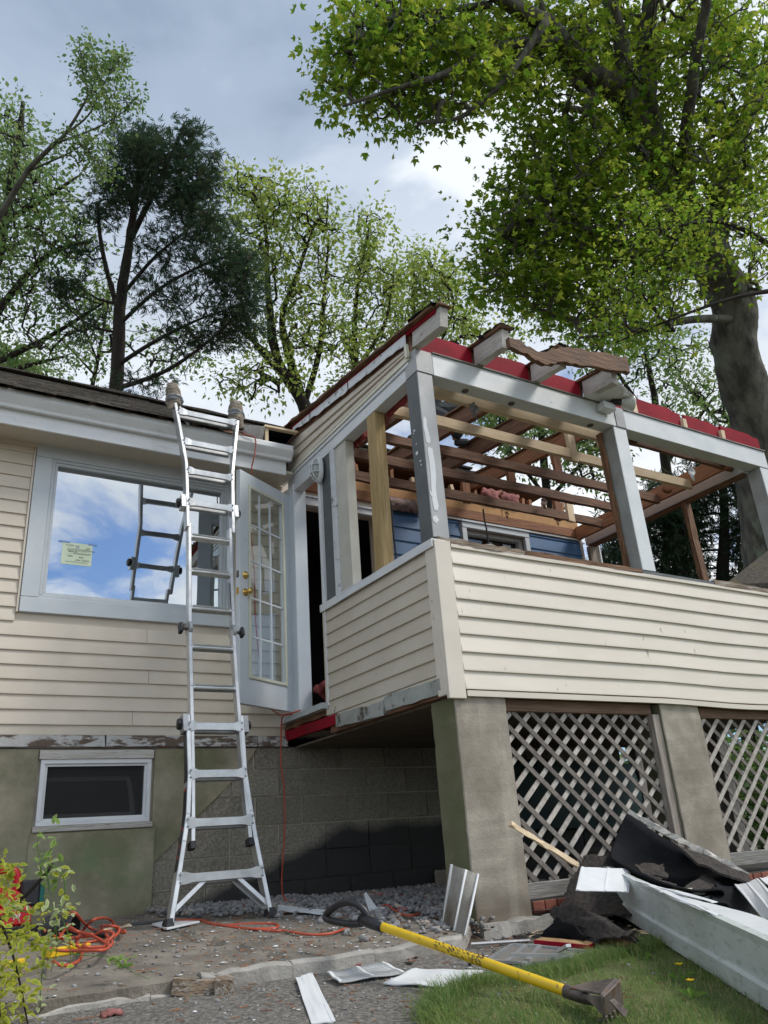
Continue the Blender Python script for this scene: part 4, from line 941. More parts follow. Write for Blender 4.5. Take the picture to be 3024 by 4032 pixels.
def tree(name, label, limbs, blobs, leaf, nleaf, leafL, leafm, barkm='bark_dark', group=None, spread=.25, droop=.4, lobes=1, wr=.6, twig=.006, per=None, mode='leaf', wob=.1, nodes_extra=0, cat='tree', hug=.5):
    """limbs: polylines of (px, py, depth, radius) in photo pixels /1.8228; blobs: (px, py, rx, ry, depth, rdepth, n)"""
    segs = []; NP = []; ND = []; PAR = []; RAD = []; LT = MB()
    for lb in limbs:
        P = [dep(*D(a, b), c) for a, b, c, r in lb]; C = catmull(P, 6); rr = [q[3] for q in lb]
        rs_ = []
        for i in range(len(C)):
            t = i/6; a = min(int(t), len(rr)-2); rs_.append(rr[a]+(rr[a+1]-rr[a])*(t-a))
        if not NP: CC = [C[0]+Vector((-.1, .1, -(C[0].z+.6)))] + C; RR = [rs_[0]*1.25]+rs_
        else: CC, RR = C, rs_
        k0 = len(LT.v); LT.tube(CC, RR, 40 if rr[0] > .15 else (16 if rr[0] > .1 else 7))
        if rr[0] > .1:
            for vi in range(k0, len(LT.v)):
                v = Vector(LT.v[vi]); w = Vector((v.x*16, v.y*16, v.z*3)); LT.v[vi] = tuple(v+Vector((mnoise.noise(v*3.1), mnoise.noise(v*3.1+Vector((9, 0, 0))), 0))*rr[0]*.16+Vector((mnoise.noise(w), mnoise.noise(w+Vector((5, 5, 5))), 0))*rr[0]*.10)
        prev = None
        if NP:
            d0 = np.linalg.norm(np.array(NP)-np.array(C[0]), axis=1); j = int(d0.argmin()); prev = j if d0[j] < 1.0 else None
        for i, p in enumerate(C):
            t = i/6; a = min(int(t), len(rr)-2); r = rr[a]+(rr[a+1]-rr[a])*(t-a)
            q = np.array(p)+rng.normal(size=3)*r*.12
            NP.append(q); PAR.append(-1 if prev is None else prev); RAD.append(r); prev = len(NP)-1
    base = np.array(NP[0]); n_limb = len(NP)
    pts = []
    for px, py, rx, ry, dp, rd, n in blobs:
        u = rng.normal(size=(n, 3)); u = norm(u)*(rng.random((n, 1))**.45)
        for a in u:
            pts.append(np.array(dep(*D(px+a[0]*rx, py+a[1]*ry), dp+a[2]*rd)))
    pts = np.array(pts); NPa = np.array(NP)
    dmin = np.array([np.linalg.norm(NPa-p, axis=1).min() for p in pts]); order = dmin.argsort()
    cap = len(NP)+len(pts)*4+4; B = np.zeros((cap, 3)); B[:len(NP)] = NPa; cnt = len(NP); PAR = PAR+[0]*(cap-cnt); RAD = RAD+[0]*(cap-cnt)
    tips = []
    for oi_ in order:
        p = pts[oi_]; dd = np.linalg.norm(B[:cnt]-p, axis=1)
        # favour joining from below/inside
        dd = dd+np.maximum(0, B[:cnt, 2]-p[2])*.5
        j = int(dd.argmin()); a = B[j]; L_ = np.linalg.norm(p-a)
        if L_ < .03: tips.append(j); continue
        m = 3 if L_ > .5 else 2; prev = j
        for q in range(1, m+1):
            t = q/m; x = a+(p-a)*t; x[2] += math.sin(math.pi*t)*L_*.10
            if q < m: x += rng.normal(size=3)*L_*wob
            B[cnt] = x; PAR[cnt] = prev; prev = cnt; cnt += 1
        tips.append(prev)
    load = np.zeros(cnt)
    for t in tips: load[t] += 1
    for i in range(cnt-1, n_limb-1, -1):
        load[PAR[i]] += load[i] if PAR[i] >= 0 else 0
    for i in range(cnt):
        if i >= n_limb: RAD[i] = twig*(load[i]**.46+.15)
        j = PAR[i]
        if j < 0: continue
        rj = RAD[j] if j < n_limb else twig*(load[j]**.46+.15)
        if i < n_limb: continue
        if j < n_limb: rj = min(rj, RAD[i]*1.25)
        segs.append((B[j], B[i], rj, RAD[i]))
    root = thing(name, label, cat, (base[0], base[1], -.42), group)
    big = [s for s in segs if max(s[2], s[3]) > .05]; small = [s for s in segs if max(s[2], s[3]) <= .05]
    VV, FF, o = [], [], 0
    for ss, k in ((big, 12), (small, 4)):
        if not ss: continue
        V, F = tube_arrays(ss, k); VV.append(V); FF.append(F+o); o += len(V)
    LT.build('trunk', M[barkm], root, smooth=True)
    if VV: link('twigs', np_mesh('twigs', np.concatenate(VV), np.concatenate(FF)), M[barkm], root, kind='stuff')
    # leaves around the outer twig nodes
    w_ = np.array([1.0 if i >= n_limb else 0 for i in range(cnt)]); w_[load[:cnt] > 12] = .12*hug; w_[load[:cnt] <= 2] *= 2.0
    w_ /= w_.sum(); idx = rng.choice(cnt, nleaf, p=w_)
    if mode == 'leaf':
        # leaves sit in small tufts
        tuft = rng.normal(size=(cnt, 4, 3))*spread; which = rng.integers(0, 4, nleaf)
        P = B[idx]+tuft[idx, which]+rng.normal(size=(nleaf, 3))*leafL*.75
        me = leaves_mesh('crown', P, leafL, droop, lobes=lobes, wr=wr, out=P-B[idx])
    else:
        # needle sprays: flat drooping fans of thin blades
        par = np.array([PAR[i] if PAR[i] >= 0 else i for i in range(cnt)])
        dirn = norm(B[:cnt]-B[par]+1e-6)
        f = idx; P0 = B[f]+rng.normal(size=(nleaf, 3))*spread*np.array([1, 1, .55]); d = norm(dirn[f]+rng.normal(size=(nleaf, 3))*.55+np.array([0, 0, -droop]))
        side = norm(np.cross(d, np.array([0, 0, 1.0]))+1e-6); Vs, Fs, Rs, o = [], [], [], 0; r = rng.random(nleaf)**2
        for k_ in range(5):
            t = (k_-2)/2; dd = norm(d+side*t*.9*(1+.2*rng.normal(size=(nleaf, 1)))); pp_ = P0+d*leafL*(.5-abs(t)*.35)
            L = leafL*(1-.35*abs(t))*(1+.25*rng.normal(size=nleaf)).clip(.4, 1.8); V, F, R = leaf_arrays(pp_, dd, np.tile([0.1, .1, 1.0], (nleaf, 1)), L, L*wr, r); Vs.append(V); Fs.append(F+o); Rs.append(R); o += len(V)
        me = np_mesh('crown', np.concatenate(Vs), np.concatenate(Fs), np.concatenate(Rs))
    link('crown', me, M[leafm], root)
    return root

# big maple at the right, overhanging towards the camera
tree('maple_tree', 'huge maple with thick leaning trunk and dark green crown overhanging the porch on the right', [
    [(1660, 1180, 12.8, .40), (1640, 960, 12.8, .385), (1590, 760, 12.8, .35), (1575, 640, 12.8, .33), (1500, 500, 12.6, .27), (1440, 400, 12.4, .24), (1410, 300, 12.2, .20), (1395, 200, 12, .17), (1400, 60, 11.8, .13), (1420, -60, 11.6, .09)],
    [(1440, 400, 12.4, .20), (1360, 230, 11.8, .19), (1320, 185, 11.5, .20), (1255, 150, 11.2, .19), (1190, 60, 10.8, .13), (1120, 20, 10.4, .10), (1040, -30, 10, .07)],
    [(1340, 200, 11.6, .14), (1345, 110, 11.4, .11), (1320, 20, 11.2, .09), (1290, -60, 11, .06)],
    [(1215, 85, 10.9, .08), (1130, 92, 10.5, .065), (1040, 115, 10.0, .055), (960, 160, 9.6, .042), (860, 190, 9.3, .028), (740, 230, 9, .014)],
    [(1575, 640, 12.8, .24), (1545, 500, 13.2, .20), (1580, 330, 13.6, .17), (1640, 200, 14, .14), (1700, 60, 14, .1)],
    [(1500, 500, 12.6, .12), (1480, 330, 12, .10), (1500, 150, 11.4, .08), (1530, -20, 11, .06)],
    [(1560, 600, 12.6, .12), (1440, 560, 12, .08), (1330, 520, 11.4, .06), (1220, 480, 11, .045), (1110, 470, 10.7, .03)],
    [(1580, 690, 12.6, .08), (1500, 690, 12, .06), (1420, 705, 11.4, .045), (1330, 720, 11, .03), (1250, 730, 10.8, .018)],
    [(1180, 45, 10.6, .07), (1100, 160, 10.1, .04), (1000, 250, 9.7, .028), (900, 265, 9.4, .016)],
    [(1060, 10, 10.2, .05), (900, 30, 9.8, .035), (760, 60, 9.5, .02)]],
    [(860, 60, 165, 80, 9.95, 0.81, 130), (760, 150, 80, 90, 9.65, 0.54, 60), (960, 180, 150, 80, 10.05, 0.72, 90), (900, 235, 130, 45, 9.85, 0.54, 50), (1060, 110, 120, 110, 10.55, 0.81, 110),
     (1180, 120, 150, 130, 11.35, 1.08, 170), (1380, 90, 220, 130, 12.15, 1.44, 260), (1580, 120, 150, 180, 12.85, 1.44, 200), (1240, 330, 160, 110, 11.35, 1.08, 210), (1440, 330, 200, 150, 12.35, 1.26, 260), (1600, 380, 110, 170, 12.95, 1.08, 150),
     (1150, 470, 130, 120, 11.15, 0.9, 200), (1330, 500, 190, 130, 11.65, 1.08, 280), (1120, 590, 110, 75, 10.95, 0.72, 120), (1240, 640, 150, 60, 11.25, 0.72, 120), (1420, 560, 110, 110, 11.95, 0.9, 90), (1360, 690, 120, 55, 11.75, 0.72, 50), (1640, 560, 40, 90, 12.15, 0.72, 24), (1300, -120, 420, 90, 11.35, 1.35, 160)],
    'leaf', 40000, .071, 'leaf_maple', 'bark', spread=.20, droop=.35, lobes=3, twig=.0075)
# a finer, yellowish young tree in front of the maple
tree('young_tree', 'slender yellow green sapling hanging in front of the big maple trunk', [
    [(1900, 900, 8.2, .06), (1800, 700, 8.2, .05), (1700, 560, 8.2, .035), (1560, 480, 8.2, .022), (1420, 500, 8.1, .012)],
    [(1740, 620, 8.2, .035), (1600, 640, 8.0, .02), (1450, 690, 7.9, .012), (1330, 740, 7.8, .008)]],
    [(1470, 480, 150, 70, 8.1, .5, 70), (1400, 620, 130, 80, 8, .5, 70), (1350, 705, 120, 45, 7.9, .4, 50), (1630, 480, 40, 90, 8.2, .5, 24)],
    'leaf', 3000, .045, 'leaf_maple', 'bark_dark', spread=.13, droop=.6, twig=.0032)
# pale trees between the maple and the porch
tree('background_tree', 'sparse pale green tree seen below the maple crown above the red boards', [
    [(1470, 1240, 19, .16), (1450, 1080, 19, .13), (1420, 900, 19, .09), (1400, 780, 19, .05)], [(1440, 960, 19, .06), (1330, 800, 19, .04), (1260, 700, 19, .02)], [(1440, 1000, 19, .06), (1540, 860, 19, .03)]],
    [(1440, 800, 150, 110, 19, 2, 120), (1300, 740, 100, 60, 19, 1.5, 50), (1560, 900, 100, 90, 18, 1.5, 60), (1180, 690, 60, 40, 19, 1, 16)],
    'leaf', 5200, .095, 'leaf_mid', 'bark_dark', spread=.25, droop=.6, twig=.009)
tree('background_tree', 'tall pale tree visible through the open rafters behind the porch', [
    [(1190, 1260, 17, .12), (1180, 1050, 17, .09), (1165, 900, 17, .06), (1150, 800, 17, .03)], [(1185, 1080, 17, .05), (1090, 960, 17, .03), (1040, 900, 17, .02)], [(1185, 1080, 17, .05), (1290, 960, 17, .035), (1330, 880, 17, .02)]],
    [(1130, 930, 90, 90, 17, 1.5, 90), (1270, 960, 90, 100, 17, 1.5, 90), (1060, 870, 50, 50, 17, 1, 30)],
    'leaf', 4800, .10, 'leaf_mid', 'bark_dark', spread=.25, twig=.008)
# dark hemlocks behind the open right side of the porch
def hemlock(name, label, x, top, bot, dp, wd, n, r0, nb, L=.16, group=None, seed=0, spr=.2):
    rnd_ = random.Random(seed); limbs = [[(x, bot, dp, r0), (x+4, (top+bot)/2, dp, r0*.6), (x+rnd_.uniform(-6, 6), top, dp, .02)]]; blobs = []
    for k in range(nb):
        t = k/nb; y = top+(bot-top)*(.06+.9*t); sgn = 1 if k % 2 else -1; ln = wd*(.25+.75*t**.7)*rnd_.uniform(.65, 1.1)
        limbs.append([(x+2, y, dp, r0*.18), (x+sgn*ln*.5, y+ln*.04, dp+rnd_.uniform(-.8, .8), r0*.12), (x+sgn*ln, y+ln*.16, dp+rnd_.uniform(-1.2, 1.2), .01)])
        blobs.append((x+sgn*ln*.6, y+ln*.12, ln*.45, 16+ln*.07, dp+rnd_.uniform(-.6, .6), 1.0, 14))
    return tree(name, label, limbs, blobs, 'n', n, L, 'needle', 'bark_dark', group, spread=spr, droop=.35, twig=.007, mode='needle', wr=.16)
hemlock('hemlock_tree', 'dark evergreen behind the right end of the porch, nearest the old brown stud', 1560, 930, 1300, 15.5, 190, 5000, .15, 17, seed=3)
hemlock('hemlock_tree', 'dark evergreen seen between the middle post and the brown stud', 1435, 1040, 1300, 16, 130, 3300, .13, 14, seed=5)
hemlock('hemlock_tree', 'small dark evergreen just right of the blue wall', 1345, 1100, 1300, 18, 80, 3200, .11, 10, seed=8)
hemlock('hemlock_tree', 'dark evergreen at the right edge beside the last porch post', 1680, 1000, 1330, 15, 150, 2600, .15, 14, seed=12)

# left side
tree('spring_tree', 'leafy light green tree at the left edge above the house roof', [
    [(-60, 1000, 15, .2), (-40, 700, 15, .15), (10, 480, 15, .1), (40, 300, 15, .06), (50, 220, 15, .03)], [(-40, 720, 15, .09), (90, 560, 15, .05), (200, 520, 14.6, .03)], [(-45, 800, 15, .08), (100, 730, 14.8, .045), (230, 650, 14.6, .02)], [(10, 480, 15, .06), (110, 420, 15, .04), (170, 380, 15, .02)], [(-45, 820, 15, .07), (60, 790, 15, .04), (140, 770, 15, .02)]],
    [(20, 300, 60, 90, 15, 1.6, 110), (60, 400, 100, 80, 15, 1.6, 150), (20, 520, 100, 110, 15, 1.6, 130), (130, 500, 90, 80, 14.8, 1.2, 110), (50, 650, 130, 70, 15, 1.3, 80), (180, 640, 90, 70, 14.6, 1.0, 60), (100, 740, 120, 50, 14.6, 1.0, 50)],
    'leaf', 8000, .080, 'leaf_mid', 'bark_dark', spread=.2, twig=.006)
tree('leaning_tree', 'thin pale stemmed tree leaning right with sparse small leaves at its top', [
    [(-40, 530, 12, .052), (10, 450, 12, .046), (60, 370, 12, .040), (110, 318, 12, .033), (140, 290, 12, .026), (175, 235, 12, .018), (190, 200, 12, .014), (178, 150, 12, .012), (170, 80, 12, .006)],
    [(140, 290, 12, .02), (190, 250, 12, .013), (220, 190, 12, .008), (262, 115, 12, .004)], [(118, 310, 12, .02), (200, 280, 12, .013), (262, 245, 12, .008), (300, 205, 12, .004)], [(60, 370, 12, .02), (150, 330, 12, .012), (215, 290, 12, .006)]],
    [(185, 130, 22, 60, 12, .4, 34), (225, 180, 50, 60, 12, .6, 60), (255, 130, 22, 24, 12, .3, 18), (235, 245, 55, 40, 12, .5, 30), (285, 215, 28, 25, 12, .3, 12), (160, 320, 80, 40, 12, .6, 50), (210, 350, 50, 60, 12, .6, 40)],
    'leaf', 3300, .055, 'leaf_mid', 'bark', spread=.07, twig=.003, group=None)
hem = [[(232, 1000, 14, .14), (250, 850, 14, .12), (262, 640, 14, .095), (280, 520, 14, .07), (296, 400, 14, .06), (310, 330, 14, .04), (290, 280, 14, .015)],
       [(280, 520, 14, .06), (330, 420, 13.8, .045), (372, 330, 13.6, .03), (400, 262, 13.6, .012)], [(262, 700, 14, .05), (225, 560, 14, .04), (212, 470, 14, .03), (216, 436, 14, .02), (240, 430, 14, .01)],
       [(262, 640, 14, .04), (330, 560, 13.7, .03), (400, 500, 13.5, .02), (470, 440, 13.4, .01)], [(258, 700, 14, .04), (350, 620, 13.7, .03), (470, 560, 13.5, .02), (540, 560, 13.4, .01)],
       [(252, 790, 14, .045), (330, 740, 13.6, .035), (430, 690, 13.4, .02), (520, 660, 13.4, .01)], [(250, 840, 14, .05), (360, 800, 13.4, .035), (470, 720, 13.2, .02), (540, 640, 13.2, .01)],
       [(258, 720, 14, .03), (190, 700, 14, .02), (120, 640, 14, .01)], [(262, 660, 14, .03), (200, 640, 14, .018), (150, 600, 14, .01)], [(300, 400, 14, .03), (350, 380, 13.8, .02), (430, 350, 13.6, .01)],
       [(290, 440, 14, .03), (240, 380, 14, .02), (230, 330, 14, .01)]]
tree('hemlock_tree', 'tall dark hemlock rising above the left roof with bare lower limbs', hem,
    [(300, 320, 50, 40, 14, .7, 60), (350, 345, 90, 60, 13.9, .9, 90), (280, 400, 80, 60, 14, .9, 60), (385, 400, 90, 70, 13.8, .9, 80), (410, 295, 25, 40, 13.6, .4, 22), (420, 480, 70, 70, 13.6, .8, 80), (230, 450, 55, 70, 14, .7, 40),
     (470, 560, 80, 70, 13.5, .8, 80), (520, 600, 55, 70, 13.4, .7, 70), (500, 690, 65, 60, 13.4, .7, 70), (420, 730, 100, 35, 13.4, .7, 45), (380, 640, 110, 40, 13.6, .8, 40), (140, 620, 50, 25, 14, .4, 22), (320, 830, 90, 22, 13.6, .6, 16), (450, 380, 35, 60, 13.6, .4, 30), (195, 560, 45, 40, 14, .5, 12), (185, 700, 50, 30, 14, .5, 12), (330, 560, 60, 60, 13.8, .5, 22), (250, 300, 14, 30, 14, .3, 8)],
    'n', 7800, .12, 'needle', 'bark_dark', spread=.12, droop=.15, twig=.0055, mode='needle', wr=.17)
tree('young_oak_tree', 'rounded pale yellow green oak left of the porch roof', [
    [(690, 980, 17, .17), (655, 870, 17, .15), (600, 780, 17, .11), (580, 640, 17, .07), (575, 520, 17, .045), (560, 400, 17, .02)], [(655, 870, 17, .11), (610, 700, 17, .07), (640, 600, 17, .05), (680, 480, 17, .02)], [(640, 840, 17, .08), (550, 740, 17, .05), (520, 640, 17, .03), (500, 560, 17, .02)],
    [(655, 880, 17, .08), (690, 760, 17, .06), (700, 640, 17, .04), (710, 520, 17, .02)], [(600, 780, 17, .06), (500, 700, 17, .03)]],
    [(510, 400, 45, 40, 17, 1, 34), (560, 440, 80, 60, 17, 1.3, 70), (640, 440, 70, 60, 17, 1.3, 70), (690, 500, 60, 60, 17, 1.2, 50), (560, 540, 90, 80, 17, 1.3, 80), (650, 600, 100, 90, 17, 1.3, 90), (620, 720, 120, 80, 17, 1.3, 80), (710, 720, 70, 70, 17, 1.2, 50), (560, 820, 120, 50, 16, 1.2, 60), (720, 440, 20, 20, 17, .4, 6)],
    'leaf', 8600, .095, 'leaf_pale', 'bark_dark', spread=.17, droop=.7, twig=.0075, wr=.5)
tree('young_oak_tree', 'narrow pale oak with upright branches behind the porch corner', [
    [(760, 1000, 18.5, .14), (770, 850, 18.5, .11), (765, 720, 18.5, .07), (775, 600, 18.5, .04), (800, 480, 18.5, .02)], [(770, 800, 18.5, .06), (830, 700, 18.5, .04), (850, 600, 18.5, .02)], [(770, 800, 18.5, .06), (735, 700, 18.5, .03)]],
    [(800, 500, 40, 50, 18.5, .9, 34), (780, 600, 60, 70, 18.5, 1, 60), (840, 620, 40, 60, 18.5, 1, 34), (800, 720, 80, 70, 18.5, 1.1, 60), (760, 830, 60, 60, 18.5, 1, 40)],
    'leaf', 4600, .10, 'leaf_pale', 'bark_dark', spread=.17, droop=.7, twig=.0075, wr=.5)
tree('young_oak_tree', 'low pale oak whose crown touches the first rafter tail', [
    [(930, 1000, 20, .14), (925, 850, 20, .1), (900, 740, 20, .06), (890, 620, 20, .03)], [(920, 800, 20, .05), (970, 700, 20, .03), (990, 620, 20, .02)]],
    [(900, 580, 50, 50, 20, 1.2, 50), (960, 610, 50, 50, 20, 1.2, 50), (930, 690, 90, 60, 20, 1.2, 70), (1010, 700, 50, 50, 20, 1.2, 36), (870, 680, 40, 50, 20, 1, 30), (1090, 740, 50, 40, 20, 1, 20)],
    'leaf', 5200, .11, 'leaf_pale', 'bark_dark', spread=.2, droop=.6, twig=.008, wr=.5)
tree('background_tree', 'thin leafless looking tree between the two dark trees on the left', [
    [(160, 1000, 18, .07), (200, 830, 18, .05), (225, 700, 18, .035), (240, 600, 18, .02)], [(205, 810, 18, .03), (120, 720, 18, .015)], [(210, 780, 18, .03), (160, 650, 18, .015)]],
    [(170, 760, 90, 60, 18, 1, 50), (230, 680, 60, 80, 18, 1, 36), (380, 760, 110, 70, 18, 1, 60)],
    'leaf', 1900, .085, 'leaf_mid', 'bark_dark', spread=.2, twig=.005)
tree('background_tree', 'rounded bush top peeking over the far left end of the roof', [
    [(10, 1000, 20, .12), (15, 860, 20, .08), (20, 790, 20, .04)]], [(0, 775, 40, 40, 20, 1, 40), (60, 795, 40, 20, 20, 1, 24)],
    'leaf', 2600, .10, 'leaf_mid', 'bark_dark', spread=.16, twig=.006)
# greenery beyond the open side of the porch, seen through the lattice
for i, (x, y, lab) in enumerate(((9.0, 7.2, 'leafy shrub beyond the lattice, nearer the house wall'), (10.2, 5.6, 'leafy shrub beyond the far lattice panel'), (12.5, 8.5, 'tall shrub behind the porch at the far right'))):
    n = 3000; th = rng.random(n)*6.28; rr = rng.random(n)**.5; P = np.stack([x+np.cos(th)*rr*1.0, y+np.sin(th)*rr*1.0, -.4+1.9*rng.random(n)**.8*(1-.4*rr)], 1)
    t = thing('shrub', lab, 'shrub', (x, y, -.42)); link('foliage', leaves_mesh('foliage', P, .12, .1), M['leaf_mid'], t)
    b = MB()
    for k in range(6): b.tube([(x, y, -.45), (x+math.cos(k)*.4, y+math.sin(k)*.4, .5), (x+math.cos(k)*.6, y+math.sin(k)*.6, 1.1)], [.02, .012, .005], 5)
    b.build('stem', M['bark_dark'], t)
# neighbour's roof
nb = thing('neighbour_house', 'low brown shingled house roof with skylight at the far right edge', 'house', (17.5, 13, -.42))
p0 = dep(*D(1566, 1262), 11); p1 = dep(*D(1700, 1190), 11.6)
MB().prism([(p0.x, p0.y, p0.z), (p1.x, p1.y+.3, p1.z+.1), (p1.x+6, p1.y-2, p1.z), (p1.x+6, p1.y-3, p0.z-.3), (p0.x+4, p0.y-3.0, p0.z-.35)], (0, 0, -.12)).build('roof', M['shingle'], nb)
fr_ = MB().bar((p0.x+1.2, p0.y-1.0, p0.z+.20), (p0.x+2.2, p0.y-1.1, p0.z+.34), .7, .10).build('skylight', M['white_paint'], nb)
MB().box((p0.x+.8, p0.y-2.6, -.42), (p0.x+6, p0.y+.1, p0.z-.5)).build('wall', M['siding_side'], nb)
# ------------------------------------------------------------------ articulated aluminium ladder
lad = thing('ladder', 'tall telescoping aluminium ladder with rag wrapped tips leaning on the gutter', 'ladder', (1.75, 4.75, -.33))
LY0, LZ0, LS = 4.75, -.33, (3.3+.33)/(5.60-4.75)
LN = Vector((0, -LS, 1)).normalized()*-1   # pointing to the front of the ladder (towards the viewer)
LN = Vector((0, -1*LS, 1)).normalized()
def lp(x, z, out=0): return Vector((x, LY0+(z-LZ0)/LS, z))+LN*out
# rails: left/right x against z, from the photographed ladder
railL = [(-.33, 1.452), (-.10, 1.505), (.10, 1.548), (.25, 1.578), (.48, 1.60), (.77, 1.605), (.84, 1.606)]
railR = [(-.33, 2.040), (-.10, 2.010), (.10, 1.985), (.25, 1.972), (.48, 1.955), (.77, 1.962), (.84, 1.965)]
inL = [(.10, 1.602), (.48, 1.622), (1.04, 1.640), (1.32, 1.648), (1.61, 1.658), (1.90, 1.672), (2.30, 1.690)]
inR = [(.10, 1.955), (.48, 1.950), (1.04, 1.952), (1.32, 1.958), (1.61, 1.972), (1.90, 1.985), (2.30, 2.008)]
upL = [(2.27, 1.676), (2.48, 1.682), (2.72, 1.688), (2.86, 1.690), (3.08, 1.668), (3.38, 1.636), (3.50, 1.622)]
upR = [(2.27, 2.030), (2.48, 2.042), (2.72, 2.060), (2.86, 2.072), (3.08, 2.108), (3.38, 2.158), (3.47, 2.172)]
def rail(pts, w, d, name, m='alu', out=0):
    b = MB()
    for (z0, x0), (z1, x1) in zip(pts[:-1], pts[1:]):
        a, c = lp(x0, z0, out), lp(x1, z1, out); e = (c-a).normalized()*.006
        b.bar(a-e, c+e, w, d, up=LN)
    return b.build(name, M[m], lad, bevel=.003)
for pts, s in ((railL, -1), (railR, 1)):
    rail(pts, .026, .072, 'outer_rail')
for pts in (inL, inR): rail(pts, .024, .062, 'inner_rail')
for pts in (upL, upR): rail(pts, .026, .072, 'upper_rail')
def rung(z, xl, xr, kind):
    b = MB(); a, c = lp(xl, z), lp(xr, z); o = .03
    if kind == 'flat':     # stamped step with splayed ends and a second step plate behind
        n = 14; vs = []
        for k in range(n+1):
            t = k/n; p = a.lerp(c, t); e = min(t, 1-t); hh = .029+.013*(1-sm(.05, .16, e)); ind = .006*sm(.04, .16, e)
            f = p+LN*(.042-ind)
            up = Vector((0, 0, 1))
            vs += [f+up*hh*.8, f-up*hh*.8, f-LN*.018-up*hh*.8, f-LN*.018+up*hh*.8]
        b.add(vs, [(k*4+q, k*4+(q+1) % 4, k*4+4+(q+1) % 4, k*4+4+q) for k in range(n) for q in range(4)]+[(3, 2, 1, 0), tuple(n*4+q for q in range(4))])
        r = b.build('rung', M['alu'], lad, bevel=.002)
        MB().bar(a-LN*.028+Vector((.02, 0, -.006)), c-LN*.028+Vector((-.02, 0, -.006)), .038, .03, up=LN).build('rear_rung', M['alu_dull'], lad, bevel=.002)
        for s, p in ((1, a), (-1, c)):
            for dz in (-.020, .020):
                MB().lathe([(0, .007), (.004, .006), (.006, 0)], p+LN*.044+Vector((s*.002, 0, dz)), LN, 8).build('rivet', M['alu_dull'], r)
    else:
        b = MB(); b.bar(a, c, .030, .052, up=LN)
        r = b.build('rung', M['alu'], lad, bevel=.004)
        for dz in (.011, -.011):
            MB().tube([a+LN*.026+Vector((.012, 0, dz)), c+LN*.026+Vector((-.012, 0, dz))], .0065, 6).build('tread_ridge', M['alu'], r)
    return r
for z, xl, xr, k in ((-.095, 1.513, 2.006, 'flat'), (.197, 1.570, 1.975, 'flat'), (.477, 1.602, 1.955, 'flat'), (.771, 1.610, 1.958, 'flat'), (1.036, 1.65, 1.944, 'tube'), (1.318, 1.655, 1.950, 'tube'), (1.609, 1.667, 1.962, 'tube'), (1.905, 1.68, 1.978, 'tube'), (2.196, 1.695, 1.998, 'tube'), (2.488, 1.690, 2.040, 'flat'), (2.786, 1.700, 2.060, 'flat'), (3.072, 1.682, 2.092, 'flat'), (3.38, 1.65, 2.145, 'flat')):
    rung(z, xl, xr, k)
# bottom struts, feet
for a, c in (((1.535, -.125), (1.478, -.235)), ((1.63, -.118), (1.49, -.23)), ((1.90, -.118), (2.015, -.235)), ((1.86, -.125), (2.005, -.245))):
    pass
MB().bar(lp(1.675, -.098, .012), lp(1.478, -.248, .012), .026, .012, up=LN).build('strut', M['alu'], lad, bevel=.002)
MB().bar(lp(1.85, -.098, .012), lp(2.028, -.262, .012), .026, .012, up=LN).build('strut', M['alu'], lad, bevel=.002)
MB().bar(lp(1.83, -.098, -.026), lp(2.024, -.275, -.026), .030, .012, up=LN).build('strut', M['alu_dull'], lad, bevel=.002)
for z, x in ((-.33, 1.449), (-.33, 2.044)):
    f = MB(); c = lp(x, z+.005); f.lathe([(-.024, .0), (-.024, .040), (-.018, .045), (.018, .045), (.024, .040), (.024, 0)], c+Vector((0, .004, .0)), (1, 0, 0), 18)
    f.bar(lp(x, z+.0), lp(x, z+.045), .036, .080, up=LN); f.build('foot', M['rubber'], lad, bevel=.002)
# caps on the lower ends of the inner rails
for x in (1.600, 1.957): MB().bar(lp(x, .06), lp(x, .10), .030, .066, up=LN).build('end_cap', M['rubber'], lad)
# locking knobs and hinges
for x, z, s in ((1.592, .80, -1), (1.985, .795, 1), (1.655, 2.50, -1), (2.065, 2.475, 1)):
    b = MB(); o = lp(x, z, -.01); ax = Vector((s, .15, 0)); b.lathe([(0, .012), (.012, .014), (.016, .034), (.034, .038), (.046, .030), (.050, 0)], o, ax, 8); b.build('lock_knob', M['black_plastic'], lad, bevel=.002)
    MB().bar(lp(x+s*.004, z-.06), lp(x+s*.004, z+.05), .034, .075, up=LN).build('sleeve', M['alu_dull'] if z < 1 else M['alu'], lad, bevel=.002)
for x, s in ((1.652, -1), (1.965, 1)):
    b = MB(); b.lathe([(-.012, 0), (-.012, .052), (.012, .052), (.012, 0)], lp(x, 1.455), (1, 0, 0), 20); h = b.build('hinge', M['alu_dull'], lad, bevel=.002)
    b = MB(); b.tube([lp(x, 1.455)+Vector((s*.012, 0, 0)), lp(x, 1.455)+Vector((s*.05, 0, 0))], .011, 10); b.build('hinge_pin', M['steel'], lad)
    b = MB(); b.bar(lp(x+s*.062, 1.415, .02), lp(x+s*.062, 1.485, .01), .026, .05, up=LN, seg=4, jit=.002); b.build('hinge_grip', M['black_plastic'], lad, bevel=.006)
